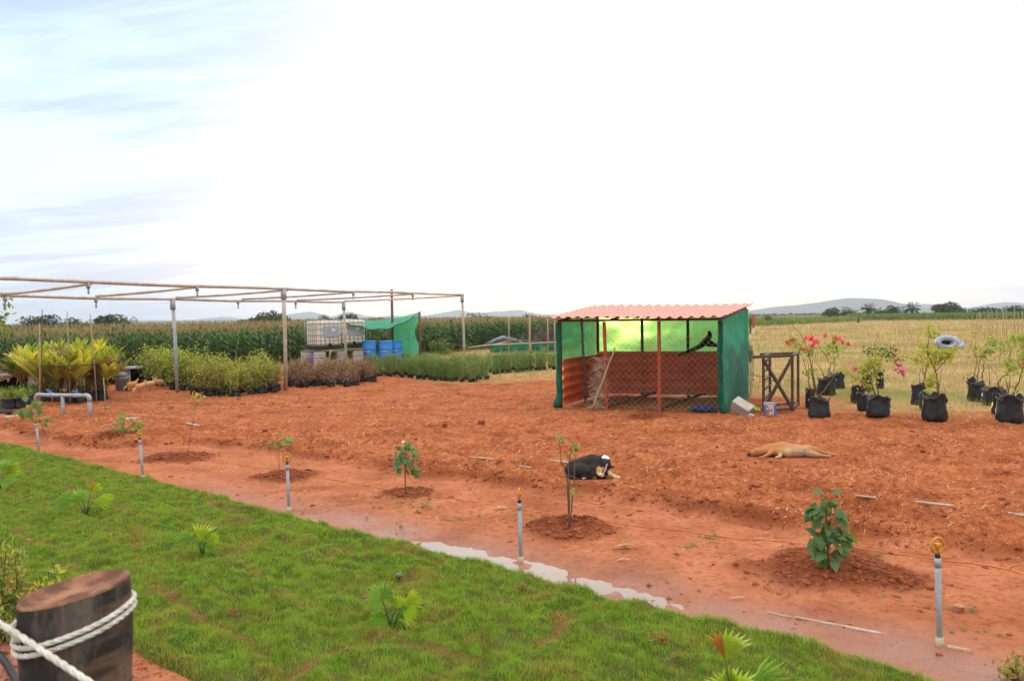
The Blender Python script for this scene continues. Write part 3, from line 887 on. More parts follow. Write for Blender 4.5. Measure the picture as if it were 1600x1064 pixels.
# ---------------------------------------------------------------- maize
M['maize'] = foliage('maize_leaf', (.038, .092, .018), (.075, .14, .026), .35, gloss=.05)
M['maize_dry'] = foliage('maize_tassel', (.26, .16, .08), (.34, .22, .10), .3)
M['maize_far'] = foliage('maize_far_leaf', (.045, .085, .025), (.10, .12, .04), .35)
def maize_mesh(h, seed, simple=False):
    rr = random.Random(seed); mb = MB()
    mb.tube([(0, 0, 0), (.01, 0, h * .55), (0, .01, h * .86)], [.016, .013, .008], 4, 0, False)
    nl = 7 if simple else 11
    az = rr.uniform(0, PI)
    for k in range(nl):
        z = h * (.14 + .76 * k / nl)
        a = az + (k % 2) * PI + rr.gauss(0, .45)
        L = h * rr.uniform(.34, .48) * (1 - .25 * abs(k / nl - .5)); d = Vector((math.cos(a), math.sin(a), 1.5)).normalized()
        p = Vector((0, 0, z)); pts = [p.copy()]; ns = 3 if simple else 5
        for s in range(ns):
            p = p + d * L / ns; pts.append(p.copy()); d = (d + Vector((math.cos(a) * .12, math.sin(a) * .12, -.62 * 4 / ns * rr.uniform(.7, 1.2)))).normalized()
        w = .075 * h / 1.5
        ws = [w * .6] + [w * (1 - abs(2 * (s + .5) / ns - .8) * .5) for s in range(ns - 1)] + [.006]
        mb.strip(pts, ws, Vector((-math.sin(a), math.cos(a), .15)).normalized(), 0)
    for k in range(5 if simple else 3):
        a = rr.uniform(0, 2 * PI); q = rr.uniform(.1, .55) if k else 0
        b_ = Vector((0, .01, h * .84)); tip = b_ + Vector((math.cos(a) * q, math.sin(a) * q, 1)).normalized() * h * rr.uniform(.12, .18)
        mb.strip([b_, b_.lerp(tip, .5), tip], [.010, .022, .010], Vector((math.sin(a + .7), math.cos(a + .7), 0)), 1)
    return mb
MZ = [maize_mesh(1.86 * random.uniform(.93, 1.07), 500 + i).mesh('maize_plant', [M['maize'], M['maize_dry']]) for i in range(7)]
_m0 = B(-60, 25.5); _m1 = B(880, 57)
MDIR = (_m1 - _m0).normalized(); MN = Vector((-MDIR.y, MDIR.x, 0))
MLEN = (_m1 - _m0).length
def build_maize():
    k = 0
    step = .26
    n_front = int(MLEN / step)
    rows = 0
    for row in range(2):
        for i in range(n_front):
            if k >= 300: break
            p = _m0 + MDIR * (i * step + random.gauss(0, .05)) + MN * (row * .55 + random.gauss(0, .05))
            if p.x / p.y < -.72: continue
            o = link('maize_plant', random.choice(MZ), None, (p.x, p.y, 0))
            o.rotation_euler = (random.gauss(0, .03), random.gauss(0, .03), random.uniform(0, 6.28))
            s = random.uniform(.86, 1.08); o.scale = (s, s, s * random.uniform(.95, 1.05))
            tag(o, 'green maize plant with a brown tassel in the front rows of the field', 'maize plant', 'maize plants along the edge of the field')
            k += 1
    # the rest of the crop as one mass: dense rows first, then only what stands above the rows in front
    base = []
    for s in range(6):
        mb = maize_mesh(1.70, 700 + s, True)
        tri = []; mi = []
        for f, m_ in zip(mb.f, mb.m):
            tri.append(f if len(f) == 4 else (*f, f[-1])); mi.append(m_)
        base.append((np.array(mb.v), np.array(tri), np.array(mi)))
    Vs, Fs, Ms = [], [], []; off = 0
    def put(p, s, near=False):
        nonlocal off
        v, f, mi = base[random.randrange(6)]
        a = random.uniform(0, 6.28); c, sn = math.cos(a), math.sin(a)
        q = np.stack([(v[:, 0] * c - v[:, 1] * sn) * s + p.x, (v[:, 0] * sn + v[:, 1] * c) * s + p.y, v[:, 2] * s], 1)
        Vs.append(q); Fs.append(f + off); Ms.append(np.where((mi == 0) & near, 2, mi)); off += len(v)
    for row in range(1, 14):
        st = .24 if row < 6 else .34
        i0 = 0
        for i in range(int((MLEN + 6) / st)):
            if row == 1 and i * st < 300 * step - n_front * step + .0: continue
            p = _m0 + MDIR * (i * st + random.gauss(0, .06)) + MN * (row * .55 + random.gauss(0, .07))
            if p.x / p.y < -.74: continue
            put(p, random.uniform(.92, 1.12), True)
    dist = 14 * .55
    while dist < 300:
        st = .34 + dist * .013
        for i in range(int((MLEN + 40 + dist) / st)):
            p = _m0 + MDIR * (-6 + i * st + random.gauss(0, .12)) + MN * (dist + random.gauss(0, .2))
            if p.x / p.y < -.70 or p.x / p.y > .075: continue
            put(p, random.uniform(.92, 1.14) * (1 + min(dist, 200) * .0004))
        dist += .9 + dist * .06
    o = big_mesh('maize_crop', np.concatenate(Vs), np.concatenate(Fs), [M['maize_far'], M['maize_dry'], M['maize']], np.concatenate(Ms))
    tag(o, 'dense green maize crop with brown tassels stretching to the skyline', 'maize', kind='stuff')
build_maize()
# ================================================================== BUILT THINGS
M['rust_red'] = plain('red_oxide_steel', (.50, .075, .032), .6, .35, 6, c2=(.38, .06, .03))
M['dark_rust'] = plain('dark_red_steel', (.13, .035, .022), .65, .3, 6)
M['galv'] = plain('galvanised_pipe', (.34, .34, .33), .5, .3, 9, c2=(.24, .19, .15), metal=.2)
M['pvc_grey'] = plain('grey_pvc', (.40, .43, .45), .45, .2, 5, c2=(.33, .33, .33))
M['pvc_white'] = plain('pale_pvc', (.52, .44, .36), .6, .3, 12, c2=(.40, .25, .16))
M['bamboo'] = plain('bamboo', (.48, .33, .19), .7, .3, 5, stretch=(8, 8, 1))
M['concrete'] = plain('concrete_block', (.50, .45, .39), .95, .25, 6, bump=.4, bscale=60)
M['black_bag'] = plain('black_poly', (.014, .015, .017), .40, .3, 9, c2=(.032, .030, .028), spec=.35, bump=.6, bscale=14)
M['pot_soil'] = plain('pot_soil', (.16, .055, .028), .98, .3, 20)
M['net'] = net_mat('green_shade_net', (.12, .52, .38), .12, .45)
M['net_back'] = net_mat('green_shade_net_back', (.04, .36, .19), .16, .58, thin=(1.3, 1.6, 1.2), fwd=.13, stain=.75)
M['net_thick'] = net_mat('green_shade_net_folded', (.035, .20, .12), .03, .35)

# ---------------------------------------------------------------- the animal shed
def shed():
    FL, FR, BR, BL = (G(*q) for q in ((876, 637), (1126, 647), (1166, 622), (935, 619)))
    for q in (FL, FR, BR, BL): q.z = 0
    org = FL.copy()
    t = thing('animal_shed', 'open animal shed with red tiled sheet roof, green net walls and wire mesh front', 'shed', org)
    L = lambda p: Vector(p) - org
    FL, FR, BR, BL = map(L, (FL, FR, BR, BL))
    fz, bz = 1.95, 2.19
    up = Vector((0, 0, 1))
    fx = (FR - FL).normalized(); dep = ((BR + BL) / 2 - (FR + FL) / 2).normalized()
    def P(s, d, z): # s along front 0..1, d depth 0..1
        return FL.lerp(FR, s).lerp(BL.lerp(BR, s), d) + up * z
    def post(s, d, z, w, m, name='post', lean=0):
        mb = MB(); mb.bar(P(s, d, -.05), P(s, d, z) + fx * lean, w, w, 0, tuple(fx)); return mb.build(name, m, t, False)
    post(0, 0, fz - .03, .07, M['dark_rust']); post(1, 0, fz - .03, .07, M['dark_rust'])
    post(.31, 0, fz - .03, .060, M['rust_red'], lean=-.05); post(.64, 0, fz - .03, .060, M['rust_red'])
    post(0, 1, bz - .03, .06, M['dark_rust']); post(.31, 1, bz - .03, .06, M['dark_rust']); post(.62, 1, bz - .03, .06, M['dark_rust']); post(1, 1, bz - .03, .06, M['dark_rust'])
    mb = MB(); mb.tube([P(.02, .56, -.05), P(.0, .54, fz + .05)], .034, 8); mb.build('post', M['galv'], t)
    for (a, b, nm) in ((P(-.01, 0, fz), P(1.01, 0, fz), 'beam'), (P(0, 1, bz), P(1, 1, bz), 'beam'), (P(0, 0, fz), P(0, 1, bz), 'beam'), (P(1, 0, fz), P(1, 1, bz), 'beam'), (P(.33, 0, fz), P(.33, 1, bz), 'beam'), (P(.66, 0, fz), P(.66, 1, bz), 'beam')):
        mb = MB(); mb.bar(a, b, .045, .05); mb.build(nm, M['dark_rust'], t, False)
    # roof: tile-profile sheets, wavy across and stepped down the slope
    rm = NT('red_tile_sheet'); p = rm.pos()
    c = rm.mix(rm.ramp(rm.noise(p, 3, 5), .3, .7), (.63, .165, .11), (.50, .115, .075)); c = rm.mix(rm.math('MULTIPLY', rm.ramp(rm.noise(p, 26, 4), .5, .75), .5), c, (.74, .46, .37))
    roofm = rm.fin(rm.pbsdf(c, .34, None, .5))
    nw, nc = 17, 9
    ns = 4
    for k in range(ns):
        s0, s1 = k / ns, (k + 1) / ns + (.012 if k < ns - 1 else 0)
        mb = MB()
        def rf(u, v, s0=s0, s1=s1, k=k):
            s = s0 + (s1 - s0) * u
            vv = v * nc
            q = P(-.045 + 1.09 * s, -.085 + 1.17 * v, 0)
            z = fz + .055 + (bz - fz) * (-.085 + 1.17 * v)
            wave = .026 * math.cos(2 * PI * s * nw) ; wave = wave if wave > -.01 else -.01 + (wave + .01) * .4
            step = .024 * (1 - (vv % 1))
            sag = -.03 * math.sin(PI * v) * math.sin(PI * s) + .02 * math.sin(s * 5 + 1)
            return q + up * (z + wave + step + sag + .003 * k)
        mb.grid(rf, 60, nc * 8)
        o = mb.build('roof_sheet', roofm, t)
        so = o.modifiers.new('thickness', 'SOLIDIFY'); so.thickness = .006
    # red corrugated sheets, lower half of back and left walls
    wm = NT('red_wall_sheet'); p = wm.pos()
    c = wm.mix(wm.ramp(wm.noise(p, 2.2, 5), .3, .7), (.86, .155, .055), (.68, .10, .038)); c = wm.mix(wm.math('MULTIPLY', wm.ramp(wm.noise(p, 18, 4), .55, .75), .4), c, (.20, .05, .03))
    wallm = wm.fin(wm.pbsdf(c, .45, None, .4))
    def ribs(z): # horizontal rib profile
        q = (z / .205) % 1
        return .036 * (ss(.0, .10, q) - ss(.40, .55, q))
    def sheet(a, b, z0, z1, out, name='wall_sheet', crack=None):
        mb = MB()
        def fn(u, v):
            z = z0 + (z1 - z0) * v
            q = a.lerp(b, u)
            return q + out * float(ribs(z)) + up * (z + .004 * math.sin(u * 3 + z0 * 3)) + out * .004 * math.sin(u * 5)
        if crack is None: mb.grid(fn, 16, 50)
        else:
            # two pieces along a jagged crack
            cr = lambda v: crack + .10 * math.sin(v * 13) * .5 + .06 * math.sin(v * 31 + 1)
            mb.grid(lambda u, v: fn(u * (cr(v) - .010), v), 10, 60)
            mb.grid(lambda u, v: fn(cr(v) + .010 + u * (1 - cr(v) - .010), v) + out * (-.018 + .012 * v), 10, 60)
        o = mb.build(name, wallm, t)
        so = o.modifiers.new('thickness', 'SOLIDIFY'); so.thickness = .004
        return o
    bo = -dep * .035
    for s0, s1 in ((.0, .34), (.335, .66), (.655, 1.0)):
        sheet(P(s0, 1, 0) + bo * (1 + .15 * s0), P(s1, 1, 0) + bo * (1 + .15 * s0), .08, 1.14, -dep)
    lft = (FL - FR).normalized()
    sheet(P(0, .02, 0) - lft * .03, P(0, .56, 0) - lft * .03, .06, 1.09, -lft, crack=.72)
    sheet(P(0, .55, 0) - lft * .022, P(0, .98, 0) - lft * .022, .05, 1.07, -lft)
    # nets
    def net(a0, b0, a1, b1, out, name, mat, nu=40, nv=30, amp=.02, seed=0, belly=0):
        mb = MB()
        def fn(u, v):
            q = a0.lerp(b0, u).lerp(a1.lerp(b1, u), v)
            w = amp * float(fbm(np.array([u * 4.0 + seed]), np.array([v * 3.0]), 3, 400 + seed)[0]) * 2 + amp * .5 * math.sin(u * 23 + v * 6) * (1 - v)
            return q + out * (w + belly * math.sin(PI * v) * math.sin(PI * min(1, u * 1.2)))
        mb.grid(fn, nu, nv); return mb.build(name, mat, t)
    net(P(0, 1, .3) + dep * .045, P(1, 1, .3) + dep * .045, P(0, 1, bz - .02) + dep * .045, P(1, 1, bz - .02) + dep * .045, dep, 'shade_net', M['net_back'], 50, 30, .02, 1)
    net(P(0, 0, .9) + lft * .05, P(0, 1, .9) + lft * .05, P(0, 0, fz - .02) + lft * .05, P(0, 1, bz - .02) + lft * .05, lft, 'shade_net', M['net_back'], 30, 26, .025, 2)
    net(P(1, -.02, .02) - lft * .05, P(1, 1.02, .04) - lft * .06, P(1, -.01, fz - .02) - lft * .05, P(1, 1.01, bz - .02) - lft * .05, -lft, 'shade_net', M['net'], 40, 40, .03, 3, .10)
    # net folded round the front corner posts
    def wrap(c, z0, z1, r0, r1, name, seed, tail):
        mb = MB()
        rr = random.Random(seed)
        pts = []; rad = []
        for k in range(22):
            z = z0 + (z1 - z0) * k / 21
            pts.append(c + Vector((.008 * math.sin(k * .5 + seed), .008 * math.cos(k * .6), z))); rad.append(r0 + (r1 - r0) * k / 21 + .004 * math.sin(k * 1.1 + seed))
        if tail: pts[0] = c + tail + up * z0; rad[0] *= .7; pts[1] = c + tail * .6 + up * (z0 + .06); rad[1] *= 1.25; pts[2] = c + tail * .25 + up * (z0 + .16); rad[2] *= 1.1
        mb.tube(pts, rad, 10); return mb.build(name, M['net_thick'], t)
    wrap(P(0, 0, 0) - fx * .02, .02, fz - .04, .075, .052, 'net_wrap', 1, Vector((-.10, -.06, 0)))
    wrap(P(1, 0, 0), .02, fz - .04, .060, .048, 'net_wrap', 4, Vector((.12, -.10, 0)))
    # chain-link wire: front from the left red post to the right corner, and down the right side
    def chain(pa, pb, z0, z1, name, out, pitch=.135, r=.0032, fade=None, belly=0.0, wm_='wire'):
        W_ = (pb - pa).length; d = (pb - pa).normalized(); n = int(W_ / (pitch / 2)); mb = MB()
        nz = int((z1 - z0) / (pitch / 2))
        for i in range(n):
            pts = []
            for k in range(nz + 1):
                x = (i + .5 + (.5 if (k + i) % 2 else -.5)) * pitch / 2
                x += .010 * math.sin(k * .7 + i * .4)
                z = z0 + k * pitch / 2
                bl = belly * math.sin(PI * k / nz)
                pts.append(pa + d * min(x, W_) + up * (z + .012 * math.sin(i * .5)) + out * (bl + .006 * math.sin(i * .8 + k * .3)))
            mb.tube(pts, r, 3, 0, False)
        return mb.build(name, M[wm_], t)
    chain(P(.305, -.015, 0), P(.995, -.015, 0), .06, 1.66, 'wire_mesh', -dep)
    chain(P(1.0, 0, 0) - lft * .11, P(1.0, 1, 0) - lft * .12, .05, 1.45, 'wire_mesh', -lft, .10, .0024, None, .07, 'wire_dark')
    # loose end of the mesh gathered beside the door opening
    mb = MB(); rr = random.Random(3)
    for k in range(30):
        s = rr.uniform(.20, .30); pts = []
        for j in range(13):
            z = .03 + 1.12 * j / 12
            pts.append(P(s + .035 * math.sin(j * 1.9 + k) + .05 * (1 - j / 12) * (rr.random() - .6), -.01 + .03 * math.sin(j + k * 2), z) + fx * (.08 * j / 12))
        mb.tube(pts, .0028, 3, 0, False)
    mb.build('wire_bundle', M['wire'], t)
    # bottom rail at the back and braces on the floor
    mb = MB(); mb.tube([P(.3, .95, .13), P(1.0, .93, .10)], .03, 8); mb.build('rail', M['galv'], t)
    for s in (.31, .64):
        mb = MB(); mb.bar(P(s, .02, .06), P(s + .10, .93, .13), .05, .05); mb.build('brace', M['dark_rust'], t, False)
    return P, t, dep, fx, lft
M['wire'] = plain('mesh_wire', (.72, .62, .44), .5, .2, 5, metal=.4)
M['wire_dark'] = plain('dark_teal_wire', (.15, .20, .18), .6, .2, 5, metal=.2)  # darker teal tone for the side mesh
SP, shed_o, SDEP, SFX, SLFT = shed()
SORG = shed_o.location
def SW(s, d, z): return SORG + SP(s, d, z)

# bamboo stick leaning on the shed
mb = MB(); a_ = SW(.235, -.10, .0); b_ = SW(.37, -.02, 1.36)
mb.tube([a_.lerp(b_, k / 8) + Vector((.008 * math.sin(k * 2), 0, 0)) for k in range(9)], [.026 - .001 * k for k in range(9)], 7)
tag(mb.build('bamboo_stick', M['bamboo']), 'thin pale bamboo stick leaning against the left red post of the shed', 'stick')
# blue basin
M['blue_plastic'] = plain('blue_plastic', (.045, .28, .72), .4, .25, 4, c2=(.035, .20, .58))
M['basin_blue'] = plain('navy_plastic', (.05, .09, .28), .4, .25, 4)
p_ = SW(.885, .10, 0)
p_.z = H(p_.x, p_.y) + .005
t_ = thing('basin', 'wide shallow dark blue basin on the floor inside the shed mesh', 'basin', p_)
mb = MB(); mb.lathe([(.24, 0), (.27, .03), (.30, .09), (.325, .10), (.325, .088), (.29, .085), (.25, .03), (.02, .022)], 28, sy=.85); mb.build('bowl', M['basin_blue'], t_)
# dark shape inside the back net, standing in for a shadow from behind it
mb = MB()
pts = [SW(.56, .955, 1.04), SW(.62, .955, 1.12), SW(.67, .95, 1.20), SW(.71, .945, 1.27), SW(.745, .94, 1.36), SW(.768, .94, 1.47), SW(.775, .95, 1.57), SW(.765, .955, 1.63)]
mb.tube(pts, [.02, .035, .05, .06, .095, .075, .045, .03], 9)
mb.tube([SW(.745, .94, 1.36), SW(.785, .945, 1.32), SW(.825, .95, 1.28)], [.085, .075, .03], 8)
M['shade_dark'] = plain('shade_dark', (.015, .022, .018), .9, .3, 8)  # near black for the shadow shape and the shade in the coil
tag(mb.build('net_shadow_shape', M['shade_dark']), 'dark twisted shape standing in for a shadow at the right of the green back net', 'cloth')

# tumbled concrete block, yellow-green slab and chips by the right corner
p_ = GG(1160, 648)
mb = MB(); mb.box((0, 0, 0), (.40, .21, .24))
o = mb.build('concrete_block', M['concrete'], None, False, (p_.x, p_.y, .16)); o.rotation_euler = (R_(30), R_(28), R_(-42))
bv = o.modifiers.new('edge', 'BEVEL'); bv.width = .012; bv.segments = 2
tag(o, 'tumbled pale grey concrete block tilted on the soil by the shed corner', 'block')
M['slab_yellow'] = plain('yellow_green_foam', (.52, .52, .10), .85, .3, 8, c2=(.34, .40, .08))
p_ = GG(1176, 644)
mb = MB()
for k in range(5): mb.box((-.12 + .06 * k, .002 * k, 0.0 if k % 2 else .012), (.058, .16 - .02 * abs(k - 1), .05))
o = mb.build('foam_piece', M['slab_yellow'], None, False, (p_.x, p_.y, .09)); o.rotation_euler = (R_(35), R_(26), R_(-12))
tag(o, 'broken yellow green ribbed piece lying between the block and the steel stand', 'foam piece')
def shard(px, py, L, w, h, rz, label, m, tilt=.2, z=.02):
    p = GG(px, py); mb = MB(); rr = random.Random(int(px))
    n = 6; top = []
    for k in range(n):
        a = 2 * PI * k / n; r = rr.uniform(.75, 1.1); top.append((L / 2 * r * math.cos(a), w / 2 * r * math.sin(a)))
    mb.add([(x, y, h / 2) for x, y in top] + [(x * 1.06, y * 1.06, -h / 2) for x, y in top], [tuple(range(n)), tuple(range(2 * n - 1, n - 1, -1))] + [(k, n + k, n + (k + 1) % n, (k + 1) % n) for k in range(n)])
    o = mb.build('block_chip' if m is M['concrete'] else 'stone', m, None, False, (p.x, p.y, p.z + z)); o.rotation_euler = (tilt, tilt * .6, rz)
    return tag(o, label, 'chip' if m is M['concrete'] else 'stone')
shard(1174, 653, .16, .10, .05, .4, 'small pale concrete chip in front of the yellow green piece', M['concrete'], .35, .04)
shard(652, 591, .22, .14, .10, .3, 'pale stone lying by the hose at the edge of the green seedlings', M['concrete'], .1, .04)
M['red_stone'] = plain('red_stone', (.46, .20, .11), .9, .3, 10, bump=.4)
shard(1497, 955, .10, .07, .055, .2, 'pinkish stone on the mud right of the nearest sprinkler', M['red_stone'], .2, .02)
shard(752, 460 + 205, .14, .12, .10, .2, 'round dark red clod alone on the tilled soil in mid field', M['clod'], .1, .04)
shard(695, 668, .10, .09, .08, .2, 'brown clod beside the sapling line on the tilled soil', M['clod'], .1, .04)
shard(267, 640, .16, .12, .10, .9, 'red brown brick lump on bare soil in front of the hens', M['red_stone'], .05, .04)
shard(205, 655, .34, .20, .02, .2, 'flat pale slab piece on bare soil right of the pipe frame', M['pvc_white'], .03, .015)
shard(167, 637, .20, .10, .02, .2, 'small flat white scrap behind the pipe frame', M['pvc_white'], .03, .015)
M['dark_stone'] = plain('grey_stone', (.20, .17, .16), .8, .3, 10)
p_ = LG(623, 905)
mb = MB(); mb.lathe([(.006, -.03), (.018, -.018), (.022, 0), (.016, .02), (.005, .032)], 9)
o = mb.build('stone', M['dark_stone'], None, True, (p_.x, p_.y, p_.z + .03)); o.rotation_euler = (R_(62), R_(15), R_(-50))
tag(o, 'small grey oval stone lying on the turf behind the fan palm', 'stone')

# ---------------------------------------------------------------- steel stand with ladder rungs
def stand():
    a, b = G(1193, 645), G(1238, 642)
    a.z = b.z = 0
    c, d = G(1247, 633), G(1203, 636)
    c.z = d.z = 0
    org = a.copy(); a, b, c, d = (q - org for q in (a, b, c, d))
    t = thing('steel_stand', 'brown open steel stand with cross bracing and ladder rungs beside the shed', 'stand', org)
    up = Vector((0, 0, 1)); h = 1.14; w = .045
    def bar(p, q, nm, ww=w, m=M['stand']): mb = MB(); mb.bar(p, q, ww, ww); return mb.build(nm, m, t, False)
    for q in (a, b, c, d): bar(q, q + up * h, 'leg')
    fx = (b - a).normalized(); bx = (c - d).normalized()
    bar(a - fx * .24 + up * (h + .02), b + fx * .02 + up * (h + .02), 'top_rail', .055); bar(d - bx * .24 + up * (h + .02), c + bx * .02 + up * (h + .02), 'top_rail', .055)
    bar(b + up * (h + .02) , c + up * (h + .02), 'cross_bar'); bar(a + up * (h + .02), d + up * (h + .02), 'cross_bar')
    for p, q in ((a, b), (b, c), (c, d)): bar(p + up * .05, q + up * .05, 'bottom_rail')
    n = (c - b).normalized()
    bar(a + up * (h - .03) - n * .03, b + up * .06 - n * .03, 'brace', .05); bar(b + up * (h - .03) - n * .055, a + up * .06 - n * .055, 'brace', .05)
    for k in range(5): bar(a + up * (.28 + .19 * k), d + up * (.30 + .19 * k), 'rung', .04)
M['stand'] = plain('brown_steel', (.10, .06, .042), .55, .35, 6, c2=(.07, .045, .035))
stand()
# paint tin
def tin_mat():
    t = NT('printed_tin'); p = t.pos()
    sx = t.n('ShaderNodeSeparateXYZ'); t.l(p, sx.inputs[0])
    an = t.math('ARCTAN2', sx.outputs['X'], t.math('MULTIPLY', sx.outputs['Y'], -1))
    f = t.ramp(an, .08, .10)
    blotch = t.ramp(t.noise(p, 15, 2), .48, .53)
    left = t.mix(blotch, (.62, .60, .62), (.45, .13, .10))
    band = t.math('GREATER_THAN', an, -.95)
    left = t.mix(band, (.10, .22, .55), left)
    mid = t.math('MULTIPLY', t.math('GREATER_THAN', an, .10), t.math('LESS_THAN', an, .30))
    right = t.mix(mid, (.08, .24, .60), (.72, .72, .72))
    top = t.math('GREATER_THAN', sx.outputs['Z'], .20)
    c = t.mix(top, t.mix(f, left, right), t.mix(t.ramp(t.noise(p, 9, 2), .4, .5), (.5, .25, .18), (.62, .62, .66)))
    return t.fin(t.pbsdf(c, .4, None, .4))
p_ = GG(1203, 648); p_.z -= .01
t_ = thing('paint_tin', 'blue and white printed paint tin at the foot of the steel stand', 'tin', p_)
mb = MB(); mb.lathe([(.115, 0), (.122, .01), (.122, .225), (.126, .235), (.115, .235), (.113, .20), (.02, .20)], 26); mb.build('can', tin_mat(), t_)
mb = MB(); mb.lathe([(.127, .228), (.131, .234), (.127, .242), (.120, .242), (.120, .23)], 26); mb.build('rim', M['galv'], t_)

# ---------------------------------------------------------------- pipe pergola
M['old_pipe'] = plain('weathered_pipe', (.50, .45, .40), .6, .3, 3, c2=(.40, .29, .18), stretch=(2, 2, 2))
M['rail_pipe'] = plain('weathered_rail', (.58, .55, .51), .65, .3, 2.2, c2=(.44, .34, .25))
def pergola():
    zn, zf = 2.95, 2.70
    def on(px, py, z): return G(px, py, z)
    n0, n1 = on(-90, 432, zn), on(724, 460.5, zn)
    f0, f1 = on(-90, 460, zf), on(538, 472, zf)
    n443 = on(443, 452.5, zn)
    org = Vector((n443.x, n443.y, 0))
    t = thing('pipe_pergola', 'large overhead frame of weathered pipes above the nursery plants', 'pergola', org)
    def L(q): return q - org
    def pipe(a, b, r, nm, m, parts=14):
        mb = MB(); pts = []
        for k in range(parts + 1):
            s = k / parts; q = a.lerp(b, s); q.z += .012 * math.sin(s * 19) - .02 * math.sin(PI * s); pts.append(L(q))
        mb.tube(pts, r, 8); return mb.build(nm, m, t)
    pipe(n0, n1, .042, 'rail', M['rail_pipe']); pipe(f0, f1, .040, 'rail', M['rail_pipe'])
    near = [(143, 442), (308, 447.5), (450, 453), (555, 456), (645, 458.5), (723, 461)]
    farp = [(4, 462.5), (150, 465), (275, 467.5), (378, 470), (463, 471.5), (538, 472)]
    def closest(a, b, px):
        # point of the rail seen in image column px
        lo, hi = 0.0, 1.0
        fcol = lambda s: proj(a.lerp(b, s))[0]
        for _ in range(40):
            m_ = (lo + hi) / 2
            if fcol(m_) < px: lo = m_
            else: hi = m_
        return a.lerp(b, lo)
    for (a, b) in zip(near, farp):
        p, q = closest(n0, n1, a[0]), closest(f0, f1, b[0])
        pipe(p - Vector((0, 0, .04)), q + Vector((0, 0, .03)), .034, 'cross_rail', M['rail_pipe'], 6)
    for px in (138, 308, 552, 645):
        p = L(closest(n0, n1, px)); mb = MB(); mb.tube([p - Vector((0, 0, .03)), p - Vector((0, 0, .15))], .045, 8); mb.tube([p - Vector((0, 0, .15)), p - Vector((0, 0, .27))], .022, 8); mb.build('mist_nozzle', M['pvc_grey'], t)
    for px in (8, 150, 372, 462):
        p = L(closest(f0, f1, px)); mb = MB(); mb.tube([p - Vector((0, 0, .03)), p - Vector((0, 0, .13))], .045, 8); mb.tube([p - Vector((0, 0, .13)), p - Vector((0, 0, .27))], .022, 8); mb.build('mist_nozzle', M['pvc_grey'], t)
    for (a, b, px, r, m, dx) in ((n0, n1, 443, .055, M['old_pipe'], 0), (n0, n1, 722, .05, M['old_pipe'], .05), (f0, f1, 270, .05, M['pvc_grey'], .06), (f0, f1, 537, .05, M['old_pipe'], .05)):
        q = closest(a, b, px); p = Vector((q.x + dx, q.y, H(q.x, q.y) - .1)); top = q - Vector((0, 0, .03))
        mb = MB(); mb.tube([L(p), L(p.lerp(top, .5)) + Vector((.012, 0, 0)), L(top)], r, 9); o = mb.build('post', m, t)
        c = MB(); c.tube([L(top) - Vector((0, 0, .28)), L(top) - Vector((0, 0, .0))], r * 1.5, 9); c.build('collar', M['pvc_grey'], o)
def proj(p):
    d = CR.transposed() @ (Vector(p) - CAM)
    return 800 + F * d.x / -d.z, 532 - F * d.y / -d.z
pergola()

# ---------------------------------------------------------------- low grey pipe frame with blue valves
def pipe_frame():
    a, b = G(58, 652), G(141, 654)
    a.z = b.z = 0
    org = a.copy(); b = b - org; a = Vector((0, 0, 0)); up = Vector((0, 0, 1)); h = .50; r = .040
    t = thing('valve_pipe_frame', 'low grey plastic pipe frame carrying two blue valves on the soil', 'pipe frame', org)
    mb = MB(); mb.tube([a - up * .1, a + up * (h - .05)], r, 10); mb.build('leg', M['pvc_grey'], t)
    mb = MB(); mb.tube([b - up * .1, b + up * (h - .05)], r, 10); mb.build('leg', M['pvc_grey'], t)
    m_ = a.lerp(b, .5); mb = MB(); mb.tube([m_ - up * .1, m_ + up * h], r * .85, 10); mb.build('leg', M['pvc_grey'], t)
    d = b.normalized()
    mb = MB(); mb.tube([a + up * (h - .04) + d * .04, a + up * h + d * .08, b + up * h - d * .08, b + up * (h - .04) - d * .04], r * .95, 10); mb.build('top_pipe', M['pvc_grey'], t)
    for q, s in ((a, 1), (b, -1)):
        mb = MB(); mb.tube([q + up * (h - .13), q + up * (h - .05), q + up * (h - .015) + d * s * .02, q + up * h + d * s * .06, q + up * h + d * s * .13], r * 1.22, 10); mb.build('elbow', M['pvc_grey'], t)
    for s in (.27, .76):
        q = a.lerp(b, s) + up * h
        mb = MB(); mb.tube([q - d * .07, q + d * .07], r * 1.25, 10); v = mb.build('valve', M['pvc_grey'], t)
        mb = MB(); mb.tube([q, q + up * .085], .022, 8); mb.bar(q + up * .09 - d * .10, q + up * .09 + d * .03, .035, .022)
        mb.build('handle', M['blue_plastic'], v, False)
pipe_frame()

